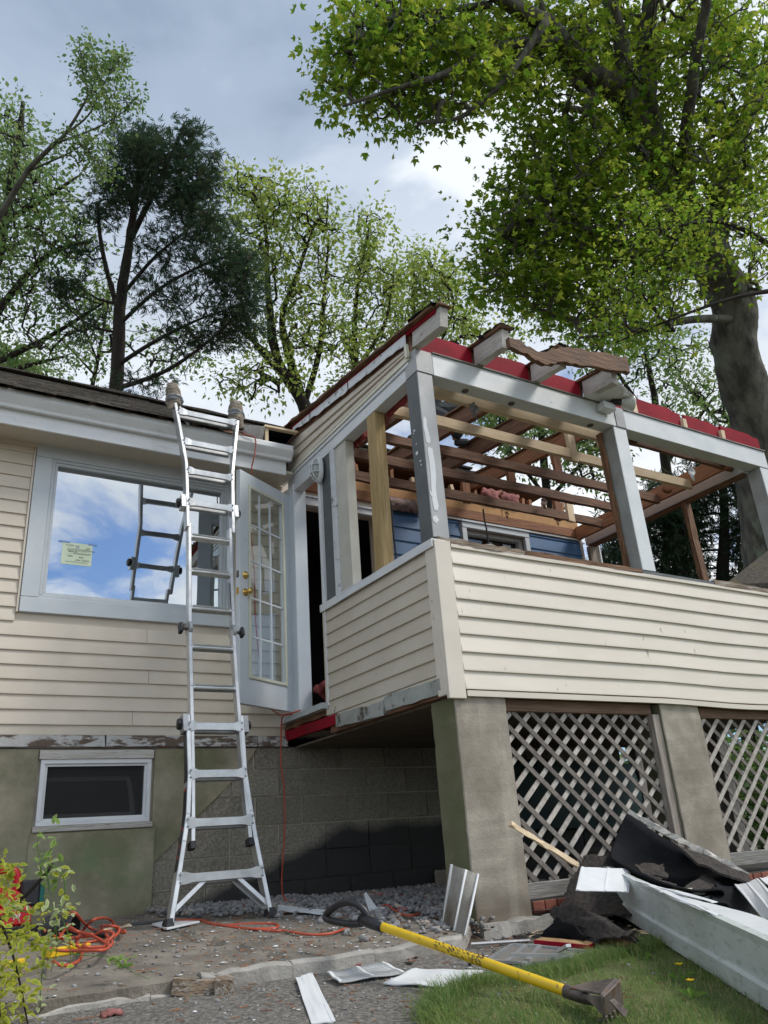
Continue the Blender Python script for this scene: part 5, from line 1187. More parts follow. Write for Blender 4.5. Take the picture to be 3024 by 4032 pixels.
# black warning label strip on the outer left side with small red dots
for z0, z1 in ((-.05, .40), (.44, .78)):
    x0 = np.interp(z0, [p[0] for p in railL], [p[1] for p in railL]); x1 = np.interp(z1, [p[0] for p in railL], [p[1] for p in railL])
    b = MB()
    for k in range(6):
        za, zb = z0+(z1-z0)*k/6, z0+(z1-z0)*(k+1)/6; xa = np.interp(za, [p[0] for p in railL], [p[1] for p in railL]); xb = np.interp(zb, [p[0] for p in railL], [p[1] for p in railL])
        b.bar(lp(xa-.0142, za, -.004), lp(xb-.0142, zb, -.004), .002, .052, up=LN)
    b.build('label_strip', M['black_plastic'], lad)
for z in (.395, .175, .08, .02):
    x = np.interp(z, [p[0] for p in railL], [p[1] for p in railL]); MB().lathe([(0, .012), (.002, .012), (.002, 0)], lp(x-.0154, z, .002), (-1, 0, 0), 10).build('label_dot', M['cord_red'], lad)
for z0, z1 in ((1.12, 1.25), (1.62, 1.85)):
    MB().bar(lp(1.940+.025*(z0-1), z0, -.004), lp(1.940+.025*(z1-1), z1, -.004), .002, .045, up=LN).build('label_strip', M['alu_dull'], lad)
# rag wrapped tips, taped; bare braces behind them
def wrap(c0, c1, r, nm, m, seed, ringy=7):
    n = 26; k = 18; vs = []; c0, c1 = Vector(c0), Vector(c1); d = (c1-c0); ax = d.normalized(); sd = ax.orthogonal().normalized(); u = ax.cross(sd)
    for i in range(n+1):
        t = i/n; env = r*(.80+.35*math.sin(math.pi*min(1, t*1.15))**.6)*(1-.55*sm(.9, 1, t))
        for j in range(k):
            a = 2*math.pi*j/k; fold = .12*math.sin(ringy*2*t*math.pi+2.2*a)+.16*mnoise.noise(Vector((math.cos(a)*1.6, math.sin(a)*1.6+seed, t*7)))
            vs.append(c0+d*t+(sd*math.cos(a)*1.1+u*math.sin(a))*env*(1+fold))
    fs = [(i*k+j, i*k+(j+1) % k, (i+1)*k+(j+1) % k, (i+1)*k+j) for i in range(n) for j in range(k)]+[tuple(range(k))[::-1], tuple(n*k+j for j in range(k))]
    return MB().add(vs, fs).build(nm, M[m], lad, smooth=True)
a0 = lp(1.634, 3.47); a1 = lp(1.612, 3.70); wrap(a0, a1, .050, 'rag_wrap', 'rag', 1)
b0 = lp(2.165, 3.42); b1 = lp(2.170, 3.66); wrap(b0, b1, .052, 'rag_wrap', 'rag', 5)
for c0, c1, s_ in ((lp(1.632, 3.49), lp(1.626, 3.55), 2), (lp(2.167, 3.47), lp(2.168, 3.53), 7)):
    wrap(c0, c1, .059, 'tape_band', 'tape', s_, 2)
for c0, s_ in ((lp(1.60, 3.50), 3), (lp(2.19, 3.44), 9)):   # trailing rag flaps
    b = MB(); b.sheet(lambda u, v, c0=c0, s_=s_: (c0.x+(u-.5)*.07+.012*math.sin(6*v+s_), c0.y-.02+.02*math.sin(5*u+3*v), c0.z+.02-.12*v*(1-.3*u)), 7, 8); solid(b.build('rag_flap', M['rag'], lad, smooth=True), .008)
for a, c in ((lp(1.66, 3.50, -.02), lp(1.745, 3.40, -.03)), (lp(1.70, 3.40, -.04), lp(1.76, 3.33, -.05)), (lp(2.13, 3.45, -.03), lp(2.03, 3.36, -.05))):
    MB().bar(a, c, .024, .008, up=LN).build('brace', M['alu_dull'], lad, bevel=.002)

# ------------------------------------------------------------------ open french door (part of the house)
dH = Vector((2.80, 5.995, 0)); dU = (Vector((2.19, 5.65, 0))-dH).normalized(); dN = dU.cross(Vector((0, 0, 1)))
if dN.y > 0: dN = -dN
def dpnt(u, z, n=0): return dH+dU*u+dN*n+Vector((0, 0, z))
DW, DT = .705, .044
def dbox(b, u0, u1, z0, z1, n0, n1):
    P = [dpnt(u, z, n) for z in (z0, z1) for u, n in ((u0, n0), (u1, n0), (u1, n1), (u0, n1))]
    return b.add(P, [(0, 3, 2, 1), (4, 5, 6, 7), (0, 1, 5, 4), (1, 2, 6, 5), (2, 3, 7, 6), (3, 0, 4, 7)])
b = MB(); u0, u1, z0, z1 = .118, .585, 1.262, 2.862
dbox(b, .004, u0, 1.052, 2.985, -DT/2, DT/2); dbox(b, u1, DW, 1.052, 2.985, -DT/2, DT/2); dbox(b, u0+.0005, u1-.0005, 1.052, z0, -DT/2, DT/2); dbox(b, u0+.0005, u1-.0005, z1, 2.985, -DT/2, DT/2)
door = b.build('french_door', M['door_paint'], house, bevel=.003)
# cream glazing bead
b = MB(); t = .026
for s in (1,):
    dbox(b, u0-.014, u0+t-.014, z0-.014, z1+.014, DT/2-.002, DT/2+.013); dbox(b, u1-t+.014, u1+.014, z0-.014, z1+.014, DT/2-.002, DT/2+.013)
    dbox(b, u0+t-.0135, u1-t+.0135, z0-.014, z0+t-.014, DT/2-.002, DT/2+.0125); dbox(b, u0+t-.0135, u1-t+.0135, z1-t+.014, z1+.014, DT/2-.002, DT/2+.0125)
b.build('glazing_bead', M['cream_trim'], door, bevel=.004)
gu0, gu1, gz0, gz1 = u0+.010, u1-.010, z0+.010, z1-.010
cu_ = [gu0, gu0+(gu1-gu0)*.335, gu0+(gu1-gu0)*.665, gu1]; cz_ = [gz0+(gz1-gz0)*k/5 for k in range(6)]
for i in range(3):
    for j in range(5):
        b = MB(); dbox(b, cu_[i]+.002, cu_[i+1]-.002, cz_[j]+.002, cz_[j+1]-.002, -.0025, .0025); b.build('pane', M['glass_door'], door)
for u in cu_[1:3]:
    b = MB(); dbox(b, u-.007, u+.007, gz0, gz1, -.008, .008); b.build('muntin', M['door_paint'], door)
for z in cz_[1:5]:
    b = MB(); dbox(b, gu0, gu1, z-.007, z+.007, -.0075, .0075); b.build('muntin', M['door_paint'], door)
for z, big in ((1.925, 1), (2.065, 0)):
    for s in (1,):
        b = MB(); o = dpnt(.640, z, s*DT/2)
        b.lathe([(0, 0), (0, .033), (.005, .032), (.008, .02)]+([(.010, .012), (.028, .011), (.036, .022), (.050, .027), (.062, .024), (.068, 0)] if big else [(.012, .021), (.020, .020), (.022, .006), (.032, .006), (.033, 0)]), o, dN*s, 20)
        b.build('door_knob' if big else 'deadbolt', M['brass'], door, smooth=True)
    b = MB(); dbox(b, DW, DW+.0015, z-.028, z+.028, -.012, .012); b.build('latch_plate', M['brass'] if big else M['steel'], door)

# ------------------------------------------------------------------ permit notice in the window
nt_ = thing('permit_notice', 'pale green permit sheet taped inside the picture window', 'notice', (1.03, W+.009, 2.16))
nx0, nx1, nz0, nz1 = onY(246, 2150, W).x, onY(366, 2150, W).x, onY(250, 2218, W).z, onY(260, 2132, W).z
MB().box((nx0, W+.0095, nz0), (nx1, W+.0105, nz1)).build('sheet', M['paper'], nt_)
for xa, xb in ((nx0-.03, nx0+.055), (nx1-.035, nx1+.035)): MB().box((xa, W+.0080, nz1-.006), (xb, W+.0090, nz1+.009)).build('tape', M['bluetape'], nt_)
def text(s, x, z, size, m, parent, y=W+.0085, name='lettering', rot=None, loc=None, shear=0):
    cu = bpy.data.curves.new('t', 'FONT'); cu.body = s; cu.size = size; cu.extrude = .0002; cu.shear = shear
    o = bpy.data.objects.new('t', cu); COL.objects.link(o); dg = bpy.context.evaluated_depsgraph_get()
    me = bpy.data.meshes.new_from_object(o.evaluated_get(dg)); bpy.data.objects.remove(o)
    me.transform(Matrix.Translation(loc or (x, y, z)) @ (rot or Matrix.Rotation(math.radians(90), 4, 'X')))
    return link(name, me, m, parent)
nw = nx1-nx0; nh = nz1-nz0
for s, fx, fz, sz, sh in (('CONSTRUCTION PERMIT NOTICE', .17, .655, .0135, 0), ('Blake  B', .20, .565, .019, .4), ('86 Paul Revere Rd', .38, .505, .017, .4), ('Ellen / Robbin', .46, .20, .018, .5), ('Dept of Buildings', .10, .87, .0095, 0), ('Town Office', .17, .825, .008, 0), ('9-12-23', .76, .80, .0105, .3), ('29-0561', .78, .73, .0115, .3), ('Inspection', .20, .40, .009, 0), ('Foundation', .20, .36, .009, 0), ('Plumbing', .58, .37, .009, 0), ('Electrical', .58, .33, .009, 0)):
    text(s, nx0+nw*fx, nz0+nh*fz, sz, M['ink'], nt_, shear=sh)
MB().box((nx0+nw*.44, W+.0086, nz0+nh*.76), (nx0+nw*.56, W+.0093, nz0+nh*.90)).build('seal', M['alu_dull'], nt_)
for f in (.11, .14, .49, .62, .73): MB().box((nx0+nw*.14, W+.0086, nz0+nh*f), (nx0+nw*.88, W+.0091, nz0+nh*f+.0008)).build('rule', M['ink'], nt_)

# ------------------------------------------------------------------ light fixtures
bl = thing('bulkhead_light', 'oval white caged bulkhead light on the porch corner trim', 'light', (XS-.06, 5.32, 2.95))
bc = Vector((XS-.02, 5.325, 2.945))
def oval(b, cx, h, w_, ring): 
    pass
prof_ = [(0, 1), (.016, 1.0), (.03, .93), (.036, .85)]
vs = []; k = 24
for t, s in prof_:
    for j in range(k):
        a = 2*math.pi*j/k; vs.append((bc.x-t, bc.y+math.cos(a)*.062*s, bc.z+(math.copysign(abs(math.sin(a))**.75, math.sin(a)))*.118*s))
fs = [(i*k+j, i*k+(j+1) % k, (i+1)*k+(j+1) % k, (i+1)*k+j) for i in range(3) for j in range(k)]+[tuple(3*k+j for j in range(k)), tuple(range(k))[::-1]]
MB().add(vs, fs).build('housing', M['white_alu'], bl, bevel=.002)
vs = []
for i in range(7):
    t = i/6; s = math.cos(t*math.pi/2*.97)
    for j in range(k):
        a = 2*math.pi*j/k; vs.append((bc.x-.036-.045*math.sin(t*math.pi/2), bc.y+math.cos(a)*.044*s, bc.z+math.sin(a)*.092*s))
fs = [(i*k+j, i*k+(j+1) % k, (i+1)*k+(j+1) % k, (i+1)*k+j) for i in range(6) for j in range(k)]
M['globe'] = mat('frosted_globe', (.34, .36, .34), None, rough=.25, bump=0)
MB().add(vs, fs).build('globe', M['globe'], bl, smooth=True)
for y in (-.018, .018):
    b = MB(); b.tube([(bc.x-.036-.052*math.sin(math.pi*q/10)**.7 if 0 < q < 10 else bc.x-.034, bc.y+y, bc.z-.10+.02*q) for q in range(11)], .005, 6); b.build('cage_bar', M['white_alu'], bl)
for z in (-.035, .035):
    b = MB(); b.tube([(bc.x-.036-.052*math.sin(math.pi*q/10)**.6 if 0 < q < 10 else bc.x-.034, bc.y-.055+.011*q, bc.z+z) for q in range(11)], .005, 6); b.build('cage_bar', M['white_alu'], bl)
fl = thing('floodlight', 'glass floodlight bulb on a white box at the middle of the front beam', 'light', (4.66, 3.72, 3.12))
MB().box((4.565, YF-.10, 3.135), (4.70, YF-.014, 3.20)).build('junction_box', M['white_alu'], fl, bevel=.006)
ax = Vector((.85, -.45, -.12)).normalized(); o = Vector((4.66, YF-.085, 3.215))
MB().tube([(4.65, YF-.06, 3.20), (4.655, YF-.07, 3.215), o+ax*.03], .012, 8).build('swivel', M['steel'], fl)
MB().lathe([(.0, 0), (0, .024), (.075, .030), (.085, .034)], o+ax*.01, ax, 16).build('lamp_holder', M['black_plastic'], fl, smooth=True)
M['lampglass'] = mat('frosted_lamp_glass', (.62, .64, .58), (.50, .52, .48), 20, rough=.15, bump=.5, bscale=60)
MB().lathe([(.0, .034), (.045, .052), (.085, .068), (.098, .069), (.108, .060), (.113, .035), (.115, 0)], o+ax*.085, ax, 24).build('bulb', M['lampglass'], fl, smooth=True)
# perforated soffit scrap hanging at the fourth rafter tail
so_ = thing('soffit_scrap', 'ribbed grey soffit strip hanging below the fourth rafter tail beside the floodlight', 'soffit panel', (4.55, 3.65, 3.23))
b = MB()
for k_ in range(14):
    t = k_/14; x0 = 4.42+.30*t
    b.add([(x0, YF-.01, 3.236), (x0+.015, YF-.01, 3.244), (x0+.10+.018, YF-.30+.09*t, 3.256-.03*t), (x0+.10, YF-.30+.09*t, 3.248-.03*t)], [(0, 1, 2, 3)])
    b.add([(x0+.015, YF-.01, 3.244), (x0+.021, YF-.01, 3.236), (x0+.124, YF-.30+.09*t, 3.248-.03*t), (x0+.118, YF-.30+.09*t, 3.256-.03*t)], [(0, 1, 2, 3)])
solid(b.build('ribbed_sheet', M['gutter'], so_), .0015)
# rotted brown board hanging across the rafter tails
rb = [onY(1800+x*.7378, 1200+y*.7378, 3.47) for x, y in ((272, 205), (345, 235), (420, 280), (470, 290), (545, 272), (640, 283), (760, 302), (905, 327))]
hh = [.060, .095, .085, .100, .125, .140, .140, .150]
b = MB(); vs = []
C_ = catmull(rb, 4)
for i, p in enumerate(C_):
    h = float(np.interp(i/4, range(8), hh))*(.5)+random.gauss(0, .006); th = .019
    for sx, sz in ((-1, -1), (1, -1), (1, 1), (-1, 1)): vs.append((p.x+random.gauss(0, .002), p.y+sx*th, p.z+sz*h+random.gauss(0, .0025)))
n = len(C_)-1
fs = [(i*4+q, i*4+(q+1) % 4, i*4+4+(q+1) % 4, i*4+4+q) for i in range(n) for q in range(4)]+[(3, 2, 1, 0), tuple(n*4+q for q in range(4))]
b.add(vs, fs); ob = b.build('rotted_board', M['rot_x'], None, base=(3.9, 3.47, 3.3), label='long rotted brown fascia board sagging across the painted rafter tails', cat='board')
def S_(x, y, ox, oy, s): return (ox+x*s, oy+y*s)
cA = lambda x, y: S_(x, y, 1100, 3400, .9042)     # ground, middle
cB = lambda x, y: S_(x, y, 1900, 2700, .6775)     # pile and lattice
cC = lambda x, y: S_(x, y, 2300, 3100, .4364)     # trough
cD = lambda x, y: S_(x, y, 0, 3300, .7836)        # left ground
cE = lambda x, y: S_(x, y, 0, 3300, .4219)        # left corner close
cF = lambda x, y: S_(x, y, 1650, 3250, .4220)     # pillar foot
cG = lambda x, y: S_(x, y, 600, 3000, .3391)      # ladder foot
def gp(c, lift=0.): return G(c[0], c[1], lift)
def slab4(name, P, th, m, label, cat, nu=8, nv=8, warp=.004, rag=.0, group=None, fn=None, kids=None, smooth=False):
    """thin sheet through four 3D corners (a,b,c,d in order) as a thing"""
    a, b_, c, d = [Vector(p) for p in P]; sd = random.random()*50
    def f(u, v):
        if rag:
            u = u+(rag*(mnoise.noise(Vector((v*7, sd, 0)))+.6*mnoise.noise(Vector((v*19, sd, 4)))) if u in (0, 1) else 0); v = v+(rag*(mnoise.noise(Vector((u*7, sd, 9)))+.6*mnoise.noise(Vector((u*19, sd, 7)))) if v in (0, 1) else 0)
        p = (a*(1-u)+b_*u)*(1-v)+(d*(1-u)+c*u)*v
        p = p+Vector((0, 0, warp*mnoise.noise(Vector((u*3, v*3, sd)))+warp*.13*mnoise.noise(Vector((u*9, v*9, sd)))))
        if fn: p = p+Vector(fn(u, v))
        return p
    base = (a+b_+c+d)/4
    mb = MB(); mb.sheet(f, nu, nv); o = mb.build(name, M[m], None, base=base, label=label, cat=cat, group=group, smooth=smooth); solid(o, th); return o, f
# ------------------------------------------------------------------ tear-off shovel
sg = dep(*D(812, 1997), 3.40); sh = dep(*D(1232, 2144), 2.70)
sv = thing('roofing_shovel', 'yellow handled tear-off shovel with black D grip lying across the grass', 'shovel', tuple(sh))
MB().tube([sg.lerp(sh, t) for t in np.linspace(0, 1, 24)], .0185, 20).build('shaft', M['yellow'], sv, smooth=True)
ax = (sh-sg).normalized(); side = ax.cross(Vector((0, 0, 1))).normalized(); upv = side.cross(ax).normalized()
# grip: socket and open D ring
MB().tube([sg+ax*.045, sg-ax*.02, sg-ax*.06, sg-ax*.10], [.0235, .0245, .024, .019], 18).build('grip_socket', M['black_plastic'], sv, smooth=True)
q0 = sg-ax*.07; gtop = dep(*D(712, 1972), 3.62)
gl = [dep(*D(x, y), d_) for x, y, d_ in ((800, 1990, 3.45), (785, 1965, 3.47), (762, 1950, 3.50), (735, 1953, 3.56), (708, 1972, 3.62), (706, 1985, 3.61), (735, 1993, 3.55), (765, 1996, 3.50), (800, 1992, 3.45))]
MB().tube(catmull(gl, 6), [.0155]*48+[.0155], 12).build('d_grip', M['black_plastic'], sv, smooth=True)
# steel head: socket, bent plate with raised fulcrum and toothed edge
MB().tube([sh-ax*.02, sh+ax*.05, sh+ax*.10], [.022, .021, .014], 14).build('ferrule', M['steel'], sv, smooth=True)
hd = lambda x, y, d_: dep(*D(x, y), d_)
A1, A2, A3, A4 = hd(1262, 2150, 2.66), hd(1342, 2122, 2.72), hd(1330, 2118, 2.84), hd(1262, 2140, 2.76)
cS = lambda x, y: (cB(x, y)[0]/1.8228, cB(x, y)[1]/1.8228)
def hp(x, y, d_): return hd(*cS(x, y), d_)
# folded plate: top tray, bevelled nose, and the toothed lip that stands in the grass
T0, T1, T2, T3 = hp(500, 1752, 2.62), hp(688, 1788, 2.50), hp(775, 1698, 2.60), hp(600, 1722, 2.70)
N1, N2 = hp(706, 1806, 2.485), hp(800, 1712, 2.59)
L1, L2 = hp(712, 1925, 2.47), hp(822, 1850, 2.57)
def thick(name, quad, off): MB().prism(quad, off).build(name, M['steel'], sv, bevel=.0015)
thick('head_plate', [T0, T1, T2, T3], (0, 0, -.006))
thick('head_nose', [T1, N1, N2, T2], (-.004, .003, -.006))
thick('toothed_lip', [N1, L1, L2, N2], (-.006, .005, 0))
thick('side_plate', [hp(560, 1792, 2.575), T1+Vector((0, 0, -.007)), hp(700, 1905, 2.475), hp(676, 1900, 2.485), hp(640, 1840, 2.53)], (.003, .006, 0))
thick('gusset', [hp(742, 1835, 2.44), hp(768, 1820, 2.46), hp(852, 1895, 2.46), hp(826, 1930, 2.44)], (.004, .012, 0))
for k in range(5):
    f0 = L1.lerp(L2, k/5+.02); f1 = L1.lerp(L2, k/5+.15); thick('tooth', [f0, f1, f1.lerp(f0, .5)+Vector((0, 0, -.022))], (-.005, .004, 0))
# worn black chevrons printed on the shaft
def ring_patch(t0, t1, a0, a1, r=.0190):
    vs = []; n = 5
    for i in range(2):
        for j in range(n+1):
            a = a0+(a1-a0)*j/n; tt = (t0, t1)[i]+.012*j/n; p = sg.lerp(sh, tt); vs.append(p+(-side*0+upv*math.cos(a)+side*math.sin(a))*r)
    return vs, [(j, j+1, n+2+j, n+1+j) for j in range(n)]
b = MB()
for k in range(26):
    t = .36+.255*k/26+random.gauss(0, .003)
    for a0 in (-.3, .3, .9, 1.45):
        if random.random() < (.75 if k > 15 or 6 < k < 14 else .35):
            aa = a0+random.random()*.4; vs, fs = ring_patch(t, t+.004+.004*random.random(), aa, aa+.25+.3*random.random()); b.add(vs, fs)
b.build('worn_print', M['rubber'], sv, kind='stuff')

# ------------------------------------------------------------------ trough (long painted gutter board) lying towards the viewer
ta = gp(cC(200, 1085)); tb = gp(cC(1659, 2045)); tb = ta+(tb-ta)*1.22
tdir = (tb-ta).normalized(); tout = Vector((tdir.y, -tdir.x, 0)).normalized()
if tout.x > 0: tout = -tout
Hh = .225
prof = [(.000, .012), (.006, .080), (-.010, .088), (-.004, .210), (.004, .236), (-.022, .238), (-.030, .226), (-.10, .222), (-.125, .200), (-.14, .10), (-.13, .01), (-.07, .006)]
tr = thing('fallen_gutter_board', 'long white mildewed aluminium gutter trough lying on the grass towards the viewer', 'gutter', tuple(ta))
M['mildew'] = mat('mildewed_white_metal', (.58, .62, .60), (.48, .52, .50), 3, (1, 1, 1), rough=.5, bump=.15, bscale=30, c3=(.36, .40, .365), s3=17, lo3=.54, hi3=.66, st3=(.7, .7, 2.2))
mb = MB(); n = 26; vs = []; kk = len(prof)
for i in range(n+1):
    t = i/n; p = ta.lerp(tb, t); tap = sm(0, .06, t)
    for (o_, h) in prof:
        hh = h*(1 if h < .09 else (1-.10*(1-tap)))
        inn = max(0, -o_)*(.10+.90*sm(.15, .6, t)+.5*math.sin(t*3.1)*(h > .15))
        if o_ < -.05 and h > .05: hh = hh-.035+.05*sm(.35, .8, t)
        vs.append(p+tout*(o_ if o_ > -.03 else -inn)+Vector((0, 0, hh+.003*mnoise.noise(Vector((t*9, h*9, 0))))))
mb.add(vs, [(i*kk+j, i*kk+j+1, (i+1)*kk+j+1, (i+1)*kk+j) for i in range(n) for j in range(kk-1)])
o = mb.build('trough', [M['mildew'], M['white_alu']], tr); solid(o, .004)
for p in o.data.polygons:
    if (p.index % (kk-1)) >= 5: p.material_index = 1
MB().box(tuple(ta+Vector((-.012, -.012, .205))), tuple(ta+Vector((.014, .014, .262)))).build('end_tab', M['white_alu'], tr, bevel=.003)
# bent white strips lying in the trough
for k, (a, c) in enumerate(((cC(360, 790), cC(700, 940)), (cC(520, 860), cC(1180, 1040)), (cC(700, 930), cC(1400, 1250)))):
    pa, pc = dep(*a, 3.75-.2*k), dep(*c, 3.25-.2*k)
    MB().bar(pa, pc, .014+.006*k, .004, seg=6, jit=.003).build('trim_strip', M['white_paint'], None, base=tuple(pa), label=['short crooked white strip at the far end of the fallen gutter trough', 'middle white trim strip resting along the top of the fallen trough', 'longest white trim strip resting on the fallen trough, nearest the viewer'][k], cat='trim strip', group='white trim strips on the trough')

# ------------------------------------------------------------------ pile of torn roofing
P_ = lambda c, d_: dep(*c, d_)
LAB = {}
def Y_(c, y): return onY(c[0], c[1], y)
pile = []
# big shingled slab sloping down from the lattice
slab4('shingle_sheet', [Y_(cB(600, 985), 3.74), Y_(cB(1120, 1035), 3.72), gp(cB(900, 1330), .10), gp(cB(430, 1330), .07)], .012, 'mineral', 'large brown black shingled sheet sloping from the lattice to the grass', 'roofing sheet', 30, 30, .015, .05, fn=lambda u, v: (0, 0, .015*math.sin(3.1*v)))
slab4('shingle_sheet', [gp(cB(395, 1325), .10), gp(cB(560, 1290), .15), gp(cB(900, 1440), .10), gp(cB(660, 1500), .05)], .012, 'mineral', 'curled black shingle sheet on top at the near left corner of the pile', 'roofing sheet', 28, 24, .018, .06, fn=lambda u, v: (0, 0, .012*math.sin(3.1*u)))
slab4('shingle_sheet', [gp(cB(340, 1450), .03), gp(cB(440, 1350), .11), gp(cB(640, 1480), .07), gp(cB(500, 1480), .02)], .012, 'felt', 'folded black felt flap hanging over the red edged board', 'roofing sheet', 24, 20, .03, .09)
slab4('shingle_sheet', [gp(cB(540, 1385), .10), gp(cB(700, 1350), .12), gp(cB(900, 1470), .07), gp(cB(880, 1490), .06)], .010, 'mineral', 'rounded grey shingle scrap lying on the near edge of the pile', 'roofing sheet', 20, 20, .015, .09)
slab4('plywood_board', [gp(cB(445, 1365), .075), gp(cB(470, 1362), .085), gp(cB(700, 1495), .04), gp(cB(675, 1505), .03)], .016, 'ply', 'pale plywood edge sticking out under the curled shingles', 'board', 4, 10, .004)
slab4('plywood_board', [gp(cB(690, 1495), .035), gp(cB(830, 1520), .03), gp(cB(900, 1470), .06), gp(cB(720, 1450), .07)], .02, 'ply', 'rough broken plywood piece at the grass edge of the pile', 'board', 8, 4, .006, .05)
rb0, rb1 = gp(cB(325, 1492), .035), gp(cB(640, 1522), .035)
b = MB(); b.bar(rb0, rb1, .10, .035, seg=4, jit=.001); ob = b.build('red_edged_board', [M['red_x'], M['ply']], None, base=tuple(rb0), bevel=.002, label='short board with red painted edge poking out under the shingles', cat='board')
for p in ob.data.polygons:
    if p.normal.z > .7: p.material_index = 1
# black felt bowl leaning against lattice and pillar
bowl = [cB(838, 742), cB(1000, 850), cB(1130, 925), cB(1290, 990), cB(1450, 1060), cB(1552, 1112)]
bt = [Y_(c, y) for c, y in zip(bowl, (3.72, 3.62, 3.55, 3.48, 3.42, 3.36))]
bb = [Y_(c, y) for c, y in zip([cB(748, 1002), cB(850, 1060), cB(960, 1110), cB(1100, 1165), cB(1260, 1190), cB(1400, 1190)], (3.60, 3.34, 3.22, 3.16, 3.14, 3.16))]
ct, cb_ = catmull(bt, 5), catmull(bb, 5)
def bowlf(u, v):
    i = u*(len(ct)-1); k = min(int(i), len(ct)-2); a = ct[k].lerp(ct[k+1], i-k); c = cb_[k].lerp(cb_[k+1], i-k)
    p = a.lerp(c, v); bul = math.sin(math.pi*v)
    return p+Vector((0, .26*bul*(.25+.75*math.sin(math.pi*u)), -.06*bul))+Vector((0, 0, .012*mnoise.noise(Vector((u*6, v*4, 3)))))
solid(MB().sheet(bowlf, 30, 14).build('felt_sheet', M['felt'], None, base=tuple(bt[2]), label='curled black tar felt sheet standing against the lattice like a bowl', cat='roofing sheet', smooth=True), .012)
# white painted board with nails along its upper edge
b = MB(); e0, e1 = Y_(cB(845, 738), 3.73), Y_(cB(1552, 1108), 3.38)
mid = Y_(cB(1180, 925), 3.56)
b.bar(e0, mid, .03, .03, seg=8, jit=.004); b.bar(mid, e1, .03, .036, seg=10, jit=.004)
nb_ = thing('nailed_board', 'white edged board with bent nails along the top of the felt sheet', 'board', tuple(mid)); b2 = MB(); b2.bar(e0, mid.lerp(e1, .98), .022, .035, seg=20, jit=.004); b2.build('board', M['peel_x'], nb_)
for c in (cC(847, 525), cC(920, 560), cC(1082, 610), cC(1215, 670), cC(1400, 770)):
    p = Y_(c, 3.50); MB().tube([p-Vector((0, 0, .02)), p+Vector((random.gauss(0, .004), 0, .03))], .0016, 5).build('nail', M['steel'], nb_)
slab4('shingle_sheet', [Y_(cB(1090, 905), 3.54), Y_(cB(1550, 1108), 3.37), Y_(cB(1540, 1150), 3.30), Y_(cB(1250, 1040), 3.34)], .014, 'mineral', 'long dark shingle edge drooping below the nailed white board', 'roofing sheet', 14, 5, .015, .05)
slab4('shingle_scrap', [Y_(cB(875, 1042), 3.46), Y_(cB(1042, 1040), 3.46), Y_(cB(1083, 1110), 3.40), Y_(cB(960, 1108), 3.38)], .010, 'mineral', 'small torn square of shingle in the middle of the pile', 'shingle scrap', 18, 14, .014, .10)
slab4('shingle_scrap', [Y_(cB(1000, 1130), 3.36), Y_(cB(1120, 1150), 3.36), Y_(cB(1160, 1210), 3.28), Y_(cB(1020, 1200), 3.28)], .010, 'mineral', 'speckled shingle scrap below the torn square', 'shingle scrap', 18, 14, .014, .10)
slab4('shingle_scrap', [Y_(cB(1290, 1098), 3.42), Y_(cB(1430, 1180), 3.36), Y_(cB(1420, 1230), 3.22), Y_(cB(1140, 1190), 3.26)], .010, 'mineral', 'dusty grey shingle piece tilted in front of the black hollow', 'shingle scrap', 18, 14, .014, .06)
slab4('shingle_sheet', [Y_(cB(1380, 1130), 3.40), Y_(cB(1700, 1180), 3.42), Y_(cB(1720, 1400), 3.0), Y_(cB(1310, 1250), 3.14)], .014, 'felt', 'dark roofing sheet under the white panel at the right edge', 'roofing sheet', 24, 20, .03, .09)
# dark under-layers filling the heap
slab4('roofing_layer', [gp(cB(520, 1240), .0), Y_(cB(1150, 1060), 3.60), Y_(cB(1650, 1190), 3.50), gp(cB(900, 1440), .0)], .05, 'felt', 'thick dark layer of crumpled roofing at the bottom of the pile', 'roofing sheet', 24, 20, .012, .05)
# pale trim lengths on the pile
for k, (a, c, d0, d1) in enumerate(((cB(1085, 1188), cB(1208, 1183), 3.9, 4.0), (cB(1160, 1222), cB(1308, 1203), 3.85, 3.95), (cB(1210, 1245), cB(1415, 1215), 3.8, 3.95))):
    pa, pc = Y_(a, 3.20), Y_(c, 3.27)
    MB().bar(pa, pc, .022, .014, seg=4, jit=.002).build('trim_offcut', M['cream_trim' if k == 0 else 'grey_white'], None, base=tuple(pa), label=['upper pale offcut on the shingles in the middle of the pile', 'middle pale offcut lying on the speckled shingles', 'lowest and longest grey offcut on the speckled shingles'][k], cat='offcut', group='pale offcuts on the pile')
